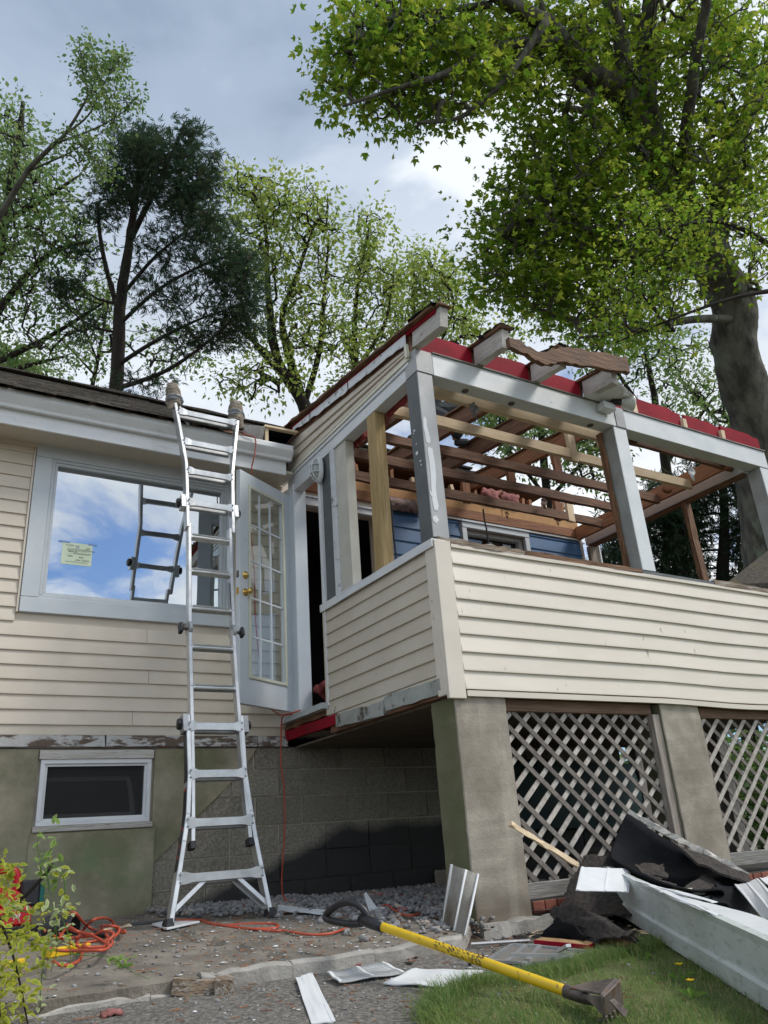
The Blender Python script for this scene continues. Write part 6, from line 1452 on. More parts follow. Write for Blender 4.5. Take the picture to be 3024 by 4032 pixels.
# ------------------------------------------------------------------ white panels
def panel(name, P, m, label, cat, ribs, th=.004, nu=24, nv=6, holes=False, warp=.006, rh=.010, group=None, ribm=None):
    a, b_, c, d = [Vector(p) for p in P]; nrm = (b_-a).cross(d-a).normalized()
    if nrm.z < 0 and abs(nrm.z) > .3: nrm = -nrm
    base = (a+b_+c+d)/4; sd = random.random()*30; t = thing(name, label, cat, tuple(base), group)
    def f(u, v): 
        p = (a*(1-u)+b_*u)*(1-v)+(d*(1-u)+c*u)*v
        return p+nrm*(warp*mnoise.noise(Vector((u*3, v*3, sd)))+.004)
    solid(MB().sheet(f, nu, nv).build('sheet', M[m], t), th)
    for r in ribs:
        pts = [f(r, v) for v in np.linspace(0, 1, 9)]; rb_ = MB()
        for p0, p1 in zip(pts[:-1], pts[1:]): rb_.bar(p0+nrm*rh*.25, p1+nrm*rh*.25, .014, rh*.6, up=nrm)
        rb_.build('rib', M[ribm or m], t)
    if holes:
        hm = MB(); nu_, nv_ = holes
        for i in range(nu_):
            for j in range(nv_):
                u, v = (i+.5)/nu_, (j+.5)/nv_
                if any(abs(u-r) < .03 for r in ribs): continue
                p = f(u, v)+nrm*(th/2+.0012); e1 = (b_-a).normalized()*.0026; e2 = (d-a).normalized()*.0026
                hm.add([p-e1-e2, p+e1-e2, p+e1+e2, p-e1+e2], [(0, 1, 2, 3)])
        hm.build('perforations', M['alu_dull'], t, kind='stuff')
    return t
panel('siding_offcut', [Y_(cB(570, 1062), 3.42), Y_(cB(860, 1070), 3.40), Y_(cB(850, 1205), 3.18), Y_(cB(540, 1196), 3.18)], 'white_paint', 'white siding offcut with nail slots beside the end of the fallen trough', 'siding panel', [.04, .55, .93], holes=False)
panel('siding_offcut', [Y_(cB(1465, 1162), 3.30), Y_(cB(1605, 1130), 3.40), gp(cB(1800, 1330), .30), gp(cB(1640, 1370), .16)], 'white_paint', 'white siding panel sticking out of the pile at the right edge', 'siding panel', [.05, .5, .93])
panel('siding_offcut', [Y_(cB(1612, 1128), 3.42), Y_(cB(1700, 1110), 3.45), Y_(cB(1800, 1190), 3.3), Y_(cB(1720, 1215), 3.2)], 'white_paint', 'smaller white panel corner above the right edge panel', 'siding panel', [.05, .5])
# soffit pieces on the drive
panel('perforated_panel', [gp(cA(210, 478), .03), gp(cA(455, 436), .03), gp(cA(548, 482), .012), gp(cA(262, 524), .012)], 'white_alu', 'white perforated soffit panel with a dirty seam on the gravel drive', 'soffit panel', [.02, .50, .97], holes=(40, 14), rh=.008)
panel('siding_offcut', [gp(cA(590, 462), .025), gp(cA(892, 474), .025), gp(cA(742, 543), .010), gp(cA(452, 527), .010)], 'white_paint', 'plain white siding panel half on the grass below the shovel', 'siding panel', [.03, .97], rh=.006)
panel('trim_strip', [gp(cA(75, 502), .010), gp(cA(139, 481), .010), gp(cA(240, 692), .008), gp(cA(145, 705), .008)], 'white_paint', 'narrow white trim strip lying alone on the gravel in the foreground', 'trim strip', [.04, .96], rh=.004)
panel('perforated_panel', [gp(cA(-5, 186), .03), gp(cA(222, 208), .02), gp(cA(205, 226), .01), gp(cA(-10, 208), .015)], 'white_alu', 'long perforated soffit strip on the stones behind the shovel grip', 'soffit panel', [], holes=(36, 4))
sc = thing('bent_scrap', 'small bent white metal scrap standing in the stones behind the shovel shaft', 'metal scrap', tuple(gp(cA(430, 212))))
b = MB(); b.prism([gp(cA(395, 158), .0)+Vector((0, -.25, .03)), gp(cA(440, 205), .03), gp(cA(420, 214), .01), gp(cA(402, 205), .01)], (.003, .003, 0))
b = MB(); q = gp(cA(405, 212)); b.prism([q+Vector((-.02, 0, 0)), q+Vector((.05, 0, 0)), q+Vector((-.03, .01, .11)), q+Vector((-.045, .01, .10))], (.002, .004, 0)); b.build('upright_leaf', M['white_alu'], sc)
MB().prism([q+Vector((-.01, -.03, .012)), q+Vector((.07, -.03, .012)), q+Vector((.085, .02, .014)), q+Vector((0, .02, .014))], (0, 0, .008)).build('foot_leaf', M['white_alu'], sc)
# grey screens in aluminium frames near the shingles
def screen(P, label):
    a, b_, c, d = [Vector(p) for p in P]; t = thing('window_screen', label, 'screen', tuple((a+c)/2), 'old window screens on the ground')
    b = MB(); b.sheet(lambda u, v: (a*(1-u)+b_*u)*(1-v)+(d*(1-u)+c*u)*v, 4, 4); solid(b.build('mesh_screen', M['screen'], t), .003)
    for p, q in ((a, b_), (b_, c), (c, d), (d, a), ((a+b_)/2, (c+d)/2)): MB().bar(p+Vector((0, 0, .005)), q+Vector((0, 0, .005)), .022, .010).build('frame_bar', M['alu_dull'], t)
screen([gp(cF(870, 1125), .03), gp(cF(1130, 1135), .03), gp(cF(1010, 1300), .01), gp(cF(640, 1270), .01)], 'dirty window screen with metal frame lying left of the red edged board')
screen([gp(cF(1130, 1140), .035), gp(cF(1600, 1190), .03), gp(cF(1420, 1250), .02), gp(cF(980, 1310), .02)], 'second dirty window screen partly in the grass, right of the first')
for k, (a, c) in enumerate(((cF(855, 1205), cF(1440, 1215)), (cF(1250, 1200), cF(1395, 1120)))):
    pa, pc = gp(a, .045), gp(c, .05 if k == 0 else .09)
    MB().bar(pa, pc, .022, .012).build('frame_offcut', M['alu'], None, base=tuple(pa), label=['long aluminium frame strip across the two screens', 'short aluminium strip propped over the second screen'][k], cat='metal strip', group='loose frame strips')
pa, pc = gp(cF(482, 1108), .012), gp(cF(1030, 1075), .012)
MB().tube([pa, pc], .008, 8).build('metal_rod', M['alu_dull'], None, base=tuple(pa), label='thin grey metal rod lying along the concrete footing', cat='rod')
# dirty sheet leaning on the pillar
lp4 = [onY(*cF(285, 360), 3.78), onY(*cF(562, 458), 3.72)+Vector((0, 0, 0)), gp(cF(440, 1035), .0), gp(cF(207, 930), .0)]
tt = thing('leaning_siding_panel', 'mud stained siding panel leaning on the mossy pillar', 'siding panel', tuple(lp4[3]))
M['mudpanel'] = mat('mud_stained_panel', (.30, .29, .26), (.22, .20, .17), 3, (1, 1, .5), rough=.6, bump=.2, c3=(.10, .075, .045), s3=4, lo3=.45, hi3=.6, st3=(1, 1, .35))
a, b_, c, d = lp4
f = lambda u, v: (a*(1-u)+b_*u)*(1-v)+(d*(1-u)+c*u)*v
solid(MB().sheet(lambda u, v: f(u, v)+Vector((0, .006*math.sin(9*u), 0)), 16, 8).build('sheet', M['mudpanel'], tt), .004)
for r, w_ in ((.06, .012), (.55, .016), (.95, .010)):
    MB().bar(f(r, 0)+Vector((-.002, -.006, 0)), f(r, 1)+Vector((-.002, -.006, 0)), w_, .007, up=(0, -1, 0)).build('rib', M['gutter'], tt)
# splintered lath stuck in the lattice, nailed twig, stone chips
pa, pb = Y_(cB(158, 800), 3.62), Y_(cB(552, 1042), 3.72)
MB().bar(pa, pb, .016, .026, seg=12, jit=.002).build('splintered_lath', M['new_n'], None, base=tuple(pb), label='pale splintered lath leaning on the lattice beside the corner pillar', cat='lath')
# timber block
q = gp(cD(862, 785)); q2 = gp(cD(975, 792))
wb = thing('timber_block', 'short weathered timber offcut of two pieces on the edge of the slab', 'timber block', tuple(q))
d_ = (q2-q).normalized(); s_ = Vector((-d_.y, d_.x, 0))
MB().bar(q+Vector((0, 0, .028)), q+d_*.17+Vector((0, 0, .028)), .035, .062, seg=3, jit=.001).build('plank', M['sill_x'], wb, bevel=.003)
MB().bar(q+d_*.205-s_*.05+Vector((0, 0, .034)), q+d_*.205+s_*.08+Vector((0, 0, .034)), .075, .070, seg=2, jit=.001).build('block_end', M['sill_y'], wb, bevel=.003)
# white board under the ladder foot
pts = [gp(cG(-10, 1900), .008), gp(cG(160, 1865), .012), gp(cG(552, 1868), .014), gp(cG(170, 1955), .008)]
b = MB(); b.prism(pts, (0, 0, .010)); b.build('flat_board', M['white_paint'], None, base=tuple(pts[0]), bevel=.002, label='flat white board under the left foot of the ladder', cat='board')
# wood splinter beside the cord pile
pa, pb = gp(cE(930, 860), .006), gp(cE(1215, 820), .006)
MB().bar(pa, pb, .035, .008, seg=5, jit=.003).build('wood_splinter', M['new_n'], None, base=tuple(pa), label='fresh yellow wood splinter beside the orange cord pile', cat='splinter')
pa, pb = gp(cE(1200, 815), .008), gp(cE(1640, 775), .008)
MB().tube([pa, pa.lerp(pb, .5)+Vector((0, 0, .004)), pb], .010, 8).build('black_hose', M['cable'], None, base=tuple(pa), label='short black hose lying between the splinter and the ladder', cat='hose')
q = [gp(c, .010) for c in (cE(1480, 730), cE(1530, 738), cG(300, 1790), cG(450, 1808), cG(580, 1800))]
MB().tube(catmull(q, 6), .006, 6).build('black_wire', M['cable'], None, base=tuple(q[0]), label='thin black wire on the stones behind the left ladder foot', cat='wire')

# ------------------------------------------------------------------ cords
def cord(cs, name, m, label, r=.0062, lift=.006, n=8):
    pts = [c if isinstance(c, Vector) else gp(c, lift) for c in cs]
    return MB().tube(catmull(pts, n), r, 8).build(name, M[m], None, base=tuple(pts[0]), label=label, cat='cord', smooth=True)
# thin red cord hanging from the gutter, and the one from the threshold to the stones
w1 = [onY(600+1105*.3165, 1450+785*.3165, 5.70), onY(600+1180*.3165, 1450+830*.3165, 5.69), onY(600+1270*.3165, 1450+855*.3165, 5.685), onY(600+1285*.3165, 1450+960*.3165, 5.685), onY(600+1262*.3165, 1450+1120*.3165, 5.69), onY(600+1238*.3165, 1450+1220*.3165, 5.72), onY(600+1235*.3165, 1450+1340*.3165, 5.74), onY(985, 2050, 5.95), onY(1001, 2250, 6.0), onY(1005, 2420, 6.03), onY(1022, 2600, 6.03), onY(1048, 2760, 6.03), onY(1100, 2812, 5.95), onY(1150, 2812, 5.85)]
cord(w1, 'hanging_cord', 'cord_red', 'thin red cord hanging from the gutter down behind the door glass', .006)
w2 = [onY(1183, 2796, 5.75), onY(1150, 2808, 5.78), onY(1115, 2818, 5.95), onY(1108, 2860, 6.02), onY(1106, 3000, 6.04), onY(1118, 3100, 6.04), onY(1121, 3250, 6.05), onY(1113, 3400, 6.06), onY(1110, 3490, 6.04), gp((1128, 3545), .03), gp((1190, 3540), .02), gp((1300, 3520), .02), gp((1420, 3520), .02), gp((1560, 3525), .02), gp((1660, 3535), .02), gp((1738, 3560), .02)]
cord(w2, 'extension_cord', 'cord', 'orange extension cord hanging from the doorway over the block wall to the stones', .0062)
cord([(1738, 3562), (1600, 3590), (1500, 3575), (1530, 3610), (1590, 3600), (1680, 3570), (1742, 3562)][::-1][:5] if False else [cA(710, 178), cA(640, 205), cA(580, 226), cA(520, 215), cA(470, 182), cA(445, 190)], 'extension_cord', 'cord', 'loop of orange cord on the stones left of the leaning panel', .0062, .02)
cord([cG(1065, 1720), cG(1080, 1665), cG(1180, 1640), cG(1300, 1650), cG(1440, 1645), cG(1560, 1625), cG(1640, 1600), cG(1640, 1570)], 'extension_cord', 'cord', 'orange cord passing behind the right ladder foot to the block wall', .0062, .02)
cord([cG(-60, 1880), cG(120, 1850), cG(400, 1838), cG(570, 1840), cG(700, 1880), cG(900, 1905), cG(1100, 1935), cG(1300, 1940), cG(1440, 1925), cG(1450, 1890), cG(1350, 1878), cG(1150, 1880), cG(950, 1890), cG(800, 1895), cG(640, 1870), cG(580, 1835)], 'extension_cord', 'cord', 'orange cord doubled back in a flat loop in front of the ladder feet', .0068, .008)
cord([cG(570, 1850), cG(760, 1890), cG(1000, 1925), cG(1250, 1950), cG(1450, 1965), cA(20, 293), cA(130, 310), cA(220, 305), cA(270, 290), cA(295, 280)], 'extension_cord', 'cord', 'orange cord running on the slab from the ladder to the shovel grip', .0062, .008)
# pile of coils at the left
def coil():
    P = []
    loops = [[(1100, 850), (1170, 870), (1140, 885), (1090, 840), (1040, 770), (960, 745), (860, 770), (780, 850), (730, 930), (730, 1000), (800, 1045)],
             [(1000, 1030), (1050, 980), (1020, 930), (960, 880), (860, 850), (780, 790), (700, 700), (620, 720), (560, 830), (560, 900), (640, 970), (730, 1010), (765, 1060), (740, 1140), (640, 1185), (540, 1180), (480, 1130)],
             [(480, 900), (560, 940), (700, 930), (860, 910), (960, 870), (1060, 890), (1000, 960), (900, 960), (800, 980), (790, 1010), (880, 1020), (1000, 1000), (1000, 920), (940, 830), (1030, 820), (1110, 840), (1090, 900), (980, 960)],
             [(420, 870), (430, 800), (500, 760), (600, 790), (700, 860), (800, 900), (900, 930), (1010, 1000), (980, 1040), (860, 1050), (700, 1050), (560, 1050), (420, 1020)],
             [(560, 930), (620, 850), (740, 880), (860, 900)]]
    return loops
for k, lpp in enumerate(coil()):
    pts = []
    for i, c in enumerate(lpp):
        lift = .012+.022*k*.4+.03*max(0, math.sin(i*1.3+k))
        if c[1] < 800: lift += .10*(800-c[1])/100
        pts.append(gp(cE(*c), lift))
    MB().tube(catmull(pts, 7), .0070, 8).build('extension_cord', M['cord'], None, base=tuple(pts[0]), label=['topmost high arching loop of the orange cord heap', 'long orange loop that runs over the black pipe and down to the yellow case', 'small flat inner coil of the orange cord heap', 'wide bottom loop of the orange cord heap', 'short orange end with a plug in the heap'][k], cat='cord', group='orange cord heap', smooth=True)
q = gp(cE(880, 890), .03); MB().tube([q, q+Vector((.045, -.03, -.006)), q+Vector((.085, -.045, -.012))], [.016, .019, .014], 10).build('cord_plug', M['rubber'], None, base=tuple(q), label='black rubber plug in the middle of the orange cord heap', cat='plug', smooth=True)

# ------------------------------------------------------------------ red machine at the left edge, half hidden by the shrub
rc = gp(cE(330, 905)); rx, ry = rc.x, rc.y+.05
rv = thing('red_machine', 'red and black power tool charger with handle behind the variegated shrub', 'power tool', (rx-.2, ry, rc.z))
def rbx(x0, x1, y0, y1, z0, z1, nm, m, bev=.01): MB().box((rx+x0, ry+y0, rc.z+z0), (rx+x1, ry+y1, rc.z+z1)).build(nm, M[m], rv, bevel=bev)
rbx(-.50, .02, .0, .26, .0, .05, 'base', 'black_plastic', .006); rbx(-.48, -.02, .01, .25, .051, .15, 'lower_body', 'red_plastic', .012)
b = MB(); b.prism([(rx-.50, ry+.02, rc.z+.151), (rx-.10, ry+.02, rc.z+.151), (rx-.08, ry+.02, rc.z+.22), (rx-.26, ry+.02, rc.z+.30), (rx-.50, ry+.02, rc.z+.26)], (0, .22, 0)); b.build('upper_body', M['red_plastic'], rv, bevel=.012)
b = MB(); b.tube(catmull([(rx-.60, ry+.12, rc.z+.335), (rx-.38, ry+.12, rc.z+.345), (rx-.17, ry+.12, rc.z+.350)], 5), .019, 12); b.build('handle_grip', M['black_plastic'], rv, smooth=True)
b = MB(); b.tube(catmull([(rx-.20, ry+.12, rc.z+.350), (rx-.13, ry+.12, rc.z+.345), (rx-.10, ry+.12, rc.z+.30), (rx-.10, ry+.12, rc.z+.22)], 5), .023, 12); b.build('handle_arm', M['red_plastic'], rv, smooth=True)
rbx(-.085, .02, .03, .15, .145, .285, 'battery', 'black_plastic', .012); rbx(.0, .045, .045, .135, .16, .27, 'battery_label', 'teal', .006)
text('GER', 0, 0, .030, M['white_paint'], rv, loc=(rx-.075, ry-.0015, rc.z+.012)); text('M', 0, 0, .045, M['white_paint'], rv, loc=(rx-.12, ry+.008, rc.z+.085), shear=.3)
# black pipe elbow with a pale rim
q = gp(cE(700, 830), .045); b = MB(); b.lathe([(0, .060), (.004, .063), (.02, .060), (.16, .058)], q, (-.75, .6, .05), 24); o_ = b.build('pipe', M['rubber'], None, base=tuple(q), label='black pipe end with a pale rim lying behind the orange cords', cat='pipe', smooth=True)
# yellow case under the shrub
q = gp(cE(470, 1120)); MB().bar(q+Vector((-.02, 0, .02)), q+Vector((.18, .08, .02)), .05, .038).build('yellow_level', M['yellow'], None, base=tuple(q), bevel=.004, label='yellow level lying under the shrub beside the orange loop', cat='level')
q = gp(cE(40, 1190)); MB().bar(q, q+Vector((.08, .02, .01)), .04, .02).build('yellow_tool', M['yellow'], None, base=tuple(q), bevel=.003, label='small yellow tool end at the left edge below the red machine', cat='tool')
# green barrel-like tarp and stones beyond the lattice
MB().sheet(lambda u, v: (4.7+3.4*u, 6.02-.03*math.sin(14*u)-.04*math.sin(3*v), .02+.62*v+.03*math.sin(8*u)), 30, 8).build('green_tarp', M['tarp'], None, base=(5.5, 6.0, .2), label='dark green tarpaulin hanging in the crawl space behind the lattice', cat='tarpaulin', smooth=True)
MB().bar((5.3, 5.2, -.12), (7.0, 5.5, -.10), .12, .05, seg=4, jit=.003).build('stored_plank', M['sill_x'], None, base=(6, 5.3, -.15), label='brown plank stored under the porch behind the right lattice', cat='plank')
MB().bar((5.6, 5.0, .04), (6.2, 5.2, .05), .1, .04).build('red_box', M['red_plastic'], None, base=(5.9, 5.1, .02), label='flat red box on the plank behind the right lattice', cat='box')
for k, (x, y) in enumerate(((4.05, 5.9), (4.35, 5.92))):
    MB().box((x, y-.1, gz(x, y)-.02), (x+.22, y+.1, gz(x, y)+.13)).build('loose_block', M['pillar'], None, base=(x, y, gz(x, y)), bevel=.01, label=['low concrete block on the stones by the dark wall, nearer the cord', 'low concrete block on the stones by the dark wall, nearer the pillar'][k], cat='block')

# ------------------------------------------------------------------ gravel, chips, twigs
ico = [(0, 0, 1), (.89, 0, .45), (.28, .85, .45), (-.72, .53, .45), (-.72, -.53, .45), (.28, -.85, .45), (.72, .53, -.45), (-.28, .85, -.45), (-.89, 0, -.45), (-.28, -.85, -.45), (.72, -.53, -.45), (0, 0, -1)]
icf = [(0, 1, 2), (0, 2, 3), (0, 3, 4), (0, 4, 5), (0, 5, 1), (1, 6, 2), (2, 7, 3), (3, 8, 4), (4, 9, 5), (5, 10, 1), (2, 6, 7), (3, 7, 8), (4, 8, 9), (5, 9, 10), (1, 10, 6), (6, 11, 7), (7, 11, 8), (8, 11, 9), (9, 11, 10), (10, 11, 6)]
IV = np.array(ico); IF = np.array(icf)
def rocks(name, pts, sizes, m, kind='stuff', flat=.7, **k):
    n = len(pts); V = IV[None]*(1+.22*rng.normal(size=(n, 12, 1)))
    a = rng.random(n)*6.28; c, s = np.cos(a), np.sin(a); sc = np.stack([1+.3*rng.random(n), .7+.3*rng.random(n), flat*(.7+.5*rng.random(n))], 1)
    V = V*sc[:, None, :]; X = V[..., 0]*c[:, None]-V[..., 1]*s[:, None]; Y = V[..., 0]*s[:, None]+V[..., 1]*c[:, None]
    V = np.stack([X, Y, V[..., 2]], -1)*sizes[:, None, None]+pts[:, None, :]
    F = (IF[None]+np.arange(n)[:, None, None]*12).reshape(-1, 3)
    return link(name, np_mesh(name, V.reshape(-1, 3), F), M[m] if isinstance(m, str) else m, None, kind=kind, **k)
def scatter(n, fn):
    out = []
    while len(out) < n:
        p = fn()
        if p is not None: out.append(p)
    return np.array(out)
def gr():
    x, y = random.uniform(1.7, 4.6), random.uniform(3.6, 6.1)
    # stones fill the crawl space and spill on to the slab along the wall
    if x < 2.75:
        lim = 4.85+.9*sm(2.6, 1.7, x) if x > 1.7 else 9
        if y < 5.55-.75*(x-1.7)+random.gauss(0, .25): return None
    elif y < 3.95: return None
    return (x, y, gz(x, y)+.010+random.random()*.018)
P = scatter(7000, gr); rocks('gravel', P, .010+.013*rng.random(len(P))**1.5, 'stone')
def gr2():
    x, y = random.uniform(2.0, 2.95), random.uniform(3.7, 5.2)
    if random.random() > sm(1.9, 2.9, x)*.8: return None
    return (x, y, gz(x, y)+.008)
P = scatter(520, gr2); rocks('gravel', P, .010+.018*rng.random(len(P))**2, 'stone')
def gr3():
    x, y = random.uniform(-.6, 2.8), random.uniform(2.2, 6.0)
    return (x, y, gz(x, y)+.004)
P = scatter(2000, gr3); rocks('pebbles', P, .004+.008*rng.random(len(P))**3, 'stone')
P = scatter(330, gr3); rocks('paint_chips', P, .005+.007*rng.random(len(P))**2, 'white_paint', flat=.22)
P = scatter(60, lambda: (lambda x, y: (x, y, gz(x, y)+.012))(random.uniform(2.0, 3.3), random.uniform(4.0, 6.0))); rocks('paint_chips', P, .006+.010*rng.random(len(P))**2, 'white_paint', flat=.25)
P = scatter(120, lambda: (lambda x, y: (x, y, gz(x, y)+.006))(random.uniform(1.2, 2.9), random.uniform(3.3, 4.6))); rocks('paint_chips', P, .005+.008*rng.random(len(P))**2, 'white_paint', flat=.25)
mb = MB()
for k in range(700):
    x, y, z = gr3(); a = random.random()*6.3; l_ = random.uniform(.01, .05)*(1 if random.random() < .9 else 2.2); w_ = random.uniform(.001, .004)
    p = Vector((x, y, z+.004)); d = Vector((math.cos(a), math.sin(a), random.uniform(-.03, .06)))
    mb.bar(p, p+d*l_, w_, .0025)
mb.build('twig_litter', M['rust_n'], None, kind='stuff')
mb = MB()
for k in range(260):
    x, y = random.uniform(1.3, 3.0), random.uniform(3.45, 5.0); z = gz(x, y)+.006; a = random.random()*6.3; l_ = random.uniform(.01, .05); p = Vector((x, y, z+.004)); d = Vector((math.cos(a), math.sin(a), random.uniform(-.03, .06)))
    mb.bar(p, p+d*l_, random.uniform(.002, .006), .003)
mb.build('wood_litter', M['rust_n'], None, kind='stuff')
for k, (c, s) in enumerate(((cA(535, 205), .05), (cA(650, 390), .035), (cE(1040, 1640), .045), (cA(337, 445), .02))):
    q = gp(c, .01); b = MB(); b.sheet(lambda u, v, q=q, s=s: (q.x+(u-.5)*s*1.6, q.y+(v-.5)*s, q.z+.012*math.sin(3*u)*math.sin(3*v)+.012*mnoise.noise(Vector((u*5, v*5, q.x*9)))), 8, 6)
    solid(b.build('insulation_tuft', M['pink'], None, base=tuple(q), smooth=True, label=['pink insulation tuft on the stones inside the cord loop', 'pink insulation tuft by the kerb under the shovel', 'pink and brown tuft on the drive at the lower left', 'tiny pink tuft on the perforated panel'][k], cat='insulation'), .010)

# ------------------------------------------------------------------ grass
def blades(name, pts, h, w_, m, lean=.35, kind='stuff'):
    n = len(pts); a = rng.random(n)*6.28; d = np.stack([np.cos(a), np.sin(a), np.zeros(n)], 1); s = np.stack([-np.sin(a), np.cos(a), np.zeros(n)], 1)
    hh = h*(.45+.75*rng.random(n))[:, None]; ln = (lean*(.3+rng.random(n)))[:, None]*hh; w2 = w_*(.6+.6*rng.random(n))[:, None]; up = np.array([0, 0, 1.0])
    a0 = pts-s*w2; b0 = pts+s*w2; m0 = pts+up*hh*.55+d*ln*.4; am = m0-s*w2*.8; bm = m0+s*w2*.8; t = pts+up*hh*(1-.25*ln/hh)+d*ln*1.3
    V = np.stack([a0, b0, bm, am, t], 1).reshape(-1, 3); i = np.arange(n)*5
    F = np.stack([np.stack([i, i+1, i+2], 1), np.stack([i, i+2, i+3], 1), np.stack([i+3, i+2, i+4], 1)], 1).reshape(-1, 3)
    return link(name, np_mesh(name, V, F, np.repeat(rng.random(n)**3, 5)), M[m], None, kind=kind)
def gfn():
    y = random.uniform(.7, 3.75); x = random.uniform(1.1, 5.2)
    if lawn_in(x, y) < -.03: return None
    if random.random() > 1.2-.28*y and y > 2.6: return None
    return (x, y, drivez(min(y, 3.54))+lawnlift(x, y)+fbm(x, y, 5, .008)-.002)
P = scatter(62000, gfn); dn = np.array([mnoise.noise(Vector((x*2.2, y*2.2, 4))) for x, y, z in P]); P = P[(dn+rng.random(len(P))*.9) > .12]
blades('grass', P, .048, .0016, 'grass', 1.0)
P = scatter(7000, lambda: (lambda x, y: (x, y, gz(x, y)) if -.06 < lawn_in(x, y) < .16 else None)(random.uniform(1.2, 3.5), random.uniform(1.3, 3.4))); blades('grass', P, .070, .0015, 'grass', .9)
P = scatter(500, lambda: (lambda x, y: (x, y, gz(x, y)) if -.2 < lawn_in(x, y) < .02 else None)(random.uniform(1.2, 3.5), random.uniform(1.3, 3.4))); blades('grass', P, .05, .0014, 'grass', .9)
# dandelions and broad weeds
def weed(c, label, n, L, flower=False):
    q = gp(c); t = thing('dandelion' if flower else 'weed', label, 'dandelion' if flower else 'weed', tuple(q))
    for k in range(n):
        a = 2*math.pi*k/n+random.random(); d = Vector((math.cos(a), math.sin(a), .35+.5*random.random())).normalized(); s = d.cross(Vector((0, 0, 1))).normalized(); l_ = L*random.uniform(.7, 1.1)
        b = MB(); b.add([q, q+d*l_*.5+s*l_*.13+Vector((0, 0, .008)), q+d*l_-Vector((0, 0, .01)), q+d*l_*.5-s*l_*.13+Vector((0, 0, .008))], [(0, 1, 2), (0, 2, 3)]); b.build('leaf', M['leaf_weed'], t)
    if flower:
        b = MB(); b.tube([q, q+Vector((.004, 0, .05))], .0025, 6); b.build('stem', M['leaf_weed'], t)
        b = MB(); o = q+Vector((.004, 0, .055))
        for k in range(26):
            a = k*2.4; r = .004+.012*math.sqrt(k/26); d = Vector((math.cos(a), math.sin(a), .5)); b.bar(o+Vector((0, 0, .0)), o+d*r*1.1, .003, .0012)
        M.setdefault('petal', mat('dandelion_petals', (.75, .50, .01), None, rough=.8, bump=0)); b.build('flower', M['petal'], t, kind='stuff')
weed(cC(880, 1760), 'dandelion with yellow flower in the grass between shovel head and trough', 5, .07, True)
weed(cC(985, 1920), 'closed dandelion nearer the viewer below the open yellow flower', 4, .09, True)
weed(cC(430, 1520), 'broad leaved weed in the grass just in front of the shingle pile', 4, .07)
weed(cC(540, 1560), 'broad leaved weed a little right of the one by the shingle pile', 4, .06)
weed(cE(1160, 1210), 'small leafy seedling on the slab right of the shrub', 7, .05)
weed(cD(960, 805), 'tiny green weed at the slab edge beside the timber block', 5, .012)

# ------------------------------------------------------------------ variegated shrub, lower left
sh_ = thing('variegated_shrub', 'yellow and green variegated shrub with arching stems in the lower left corner', 'shrub', tuple(dep(*D(-10, 2190), 2.75)))
def lm(L):
    b = MB(); b.add([(0, 0, 0), (L*.3, L*.24, .1*L), (L*.68, L*.22, .08*L), (L, 0, -.04*L), (L*.68, -L*.22, .08*L), (L*.3, -L*.24, .1*L), (L*.5, 0, 0)], [(0, 6, 1), (1, 6, 2), (2, 6, 3), (3, 6, 4), (4, 6, 5), (5, 6, 0)])
    me = b.mesh('leaf'); a = me.attributes.new('rnd', 'FLOAT', 'POINT'); a.data.foreach_set('value', np.array([.9, .95, .95, 1, .95, .95, .0], np.float32)); return me
leafm = [lm(.037), lm(.030)]
for me in leafm: me.materials.append(M['leaf_shrub'])
leafp = lm(.032); leafp.materials.append(M['leaf_shrub_pale']); leafg = lm(.034); leafg.materials.append(M['leaf_weed'])
nleaf_ = [0]; extra = []
def putleaf(p, me, s=1):
    d = Vector((random.gauss(0, 1), random.gauss(0, 1)-.5, random.gauss(0, .6)+.1)).normalized(); z = Vector((random.gauss(0, .5), random.gauss(0, .5)-.5, 1)); yv = z.cross(d).normalized(); zv = d.cross(yv)
    mtx = Matrix(((d.x*s, yv.x*s, zv.x*s, 0), (d.y*s, yv.y*s, zv.y*s, 0), (d.z*s, yv.z*s, zv.z*s, 0), (0, 0, 0, 1)))
    if nleaf_[0] < 298:
        o = bpy.data.objects.new('leaf', me); COL.objects.link(o); o.parent = sh_; mtx.translation = p-BASE[sh_.name]; o.matrix_local = mtx; nleaf_[0] += 1
    else: mtx.translation = p; extra.append((me, mtx))
stems = [([(-60, 2060), (0, 1989), (55, 1935), (102, 1884), (113, 1866)], 2.9, .009, 0), ([(99, 1887), (102, 1873), (113, 1870), (130, 1882), (139, 1903), (139, 1940), (125, 1977), (116, 2018)], 2.88, .0028, 34), ([(116, 2018), (104, 2041), (93, 2087), (88, 2134), (86, 2190)], 2.85, .0024, 50),
         ([(90, 1896), (88, 1870), (97, 1856), (111, 1833), (118, 1815)], 2.9, .0025, 16), ([(92, 1860), (80, 1825), (98, 1795), (150, 1783)], 2.9, .0014, 8), ([(101, 1884), (104, 1905), (106, 1925)], 2.88, .0025, 10), ([(-20, 1850), (10, 1868), (28, 1890)], 2.8, .004, 30), ([(20, 1960), (60, 1970), (100, 1962), (150, 1968)], 2.8, .003, 50),
         ([(20, 2010), (60, 2030), (105, 2040)], 2.75, .003, 30), ([(-10, 1960), (20, 2040), (40, 2110), (60, 2212)], 2.6, .005, 60), ([(-40, 2000), (-10, 2090), (0, 2200)], 2.5, .006, 60), ([(135, 1985), (150, 2030), (152, 2090)], 2.85, .002, 12), ([(120, 2000), (123, 2050), (110, 2100)], 2.85, .002, 12),
         ([(150, 2060), (185, 2064), (241, 2068), (266, 2085), (301, 2107), (370, 2127)], 3.15, .002, 0)]
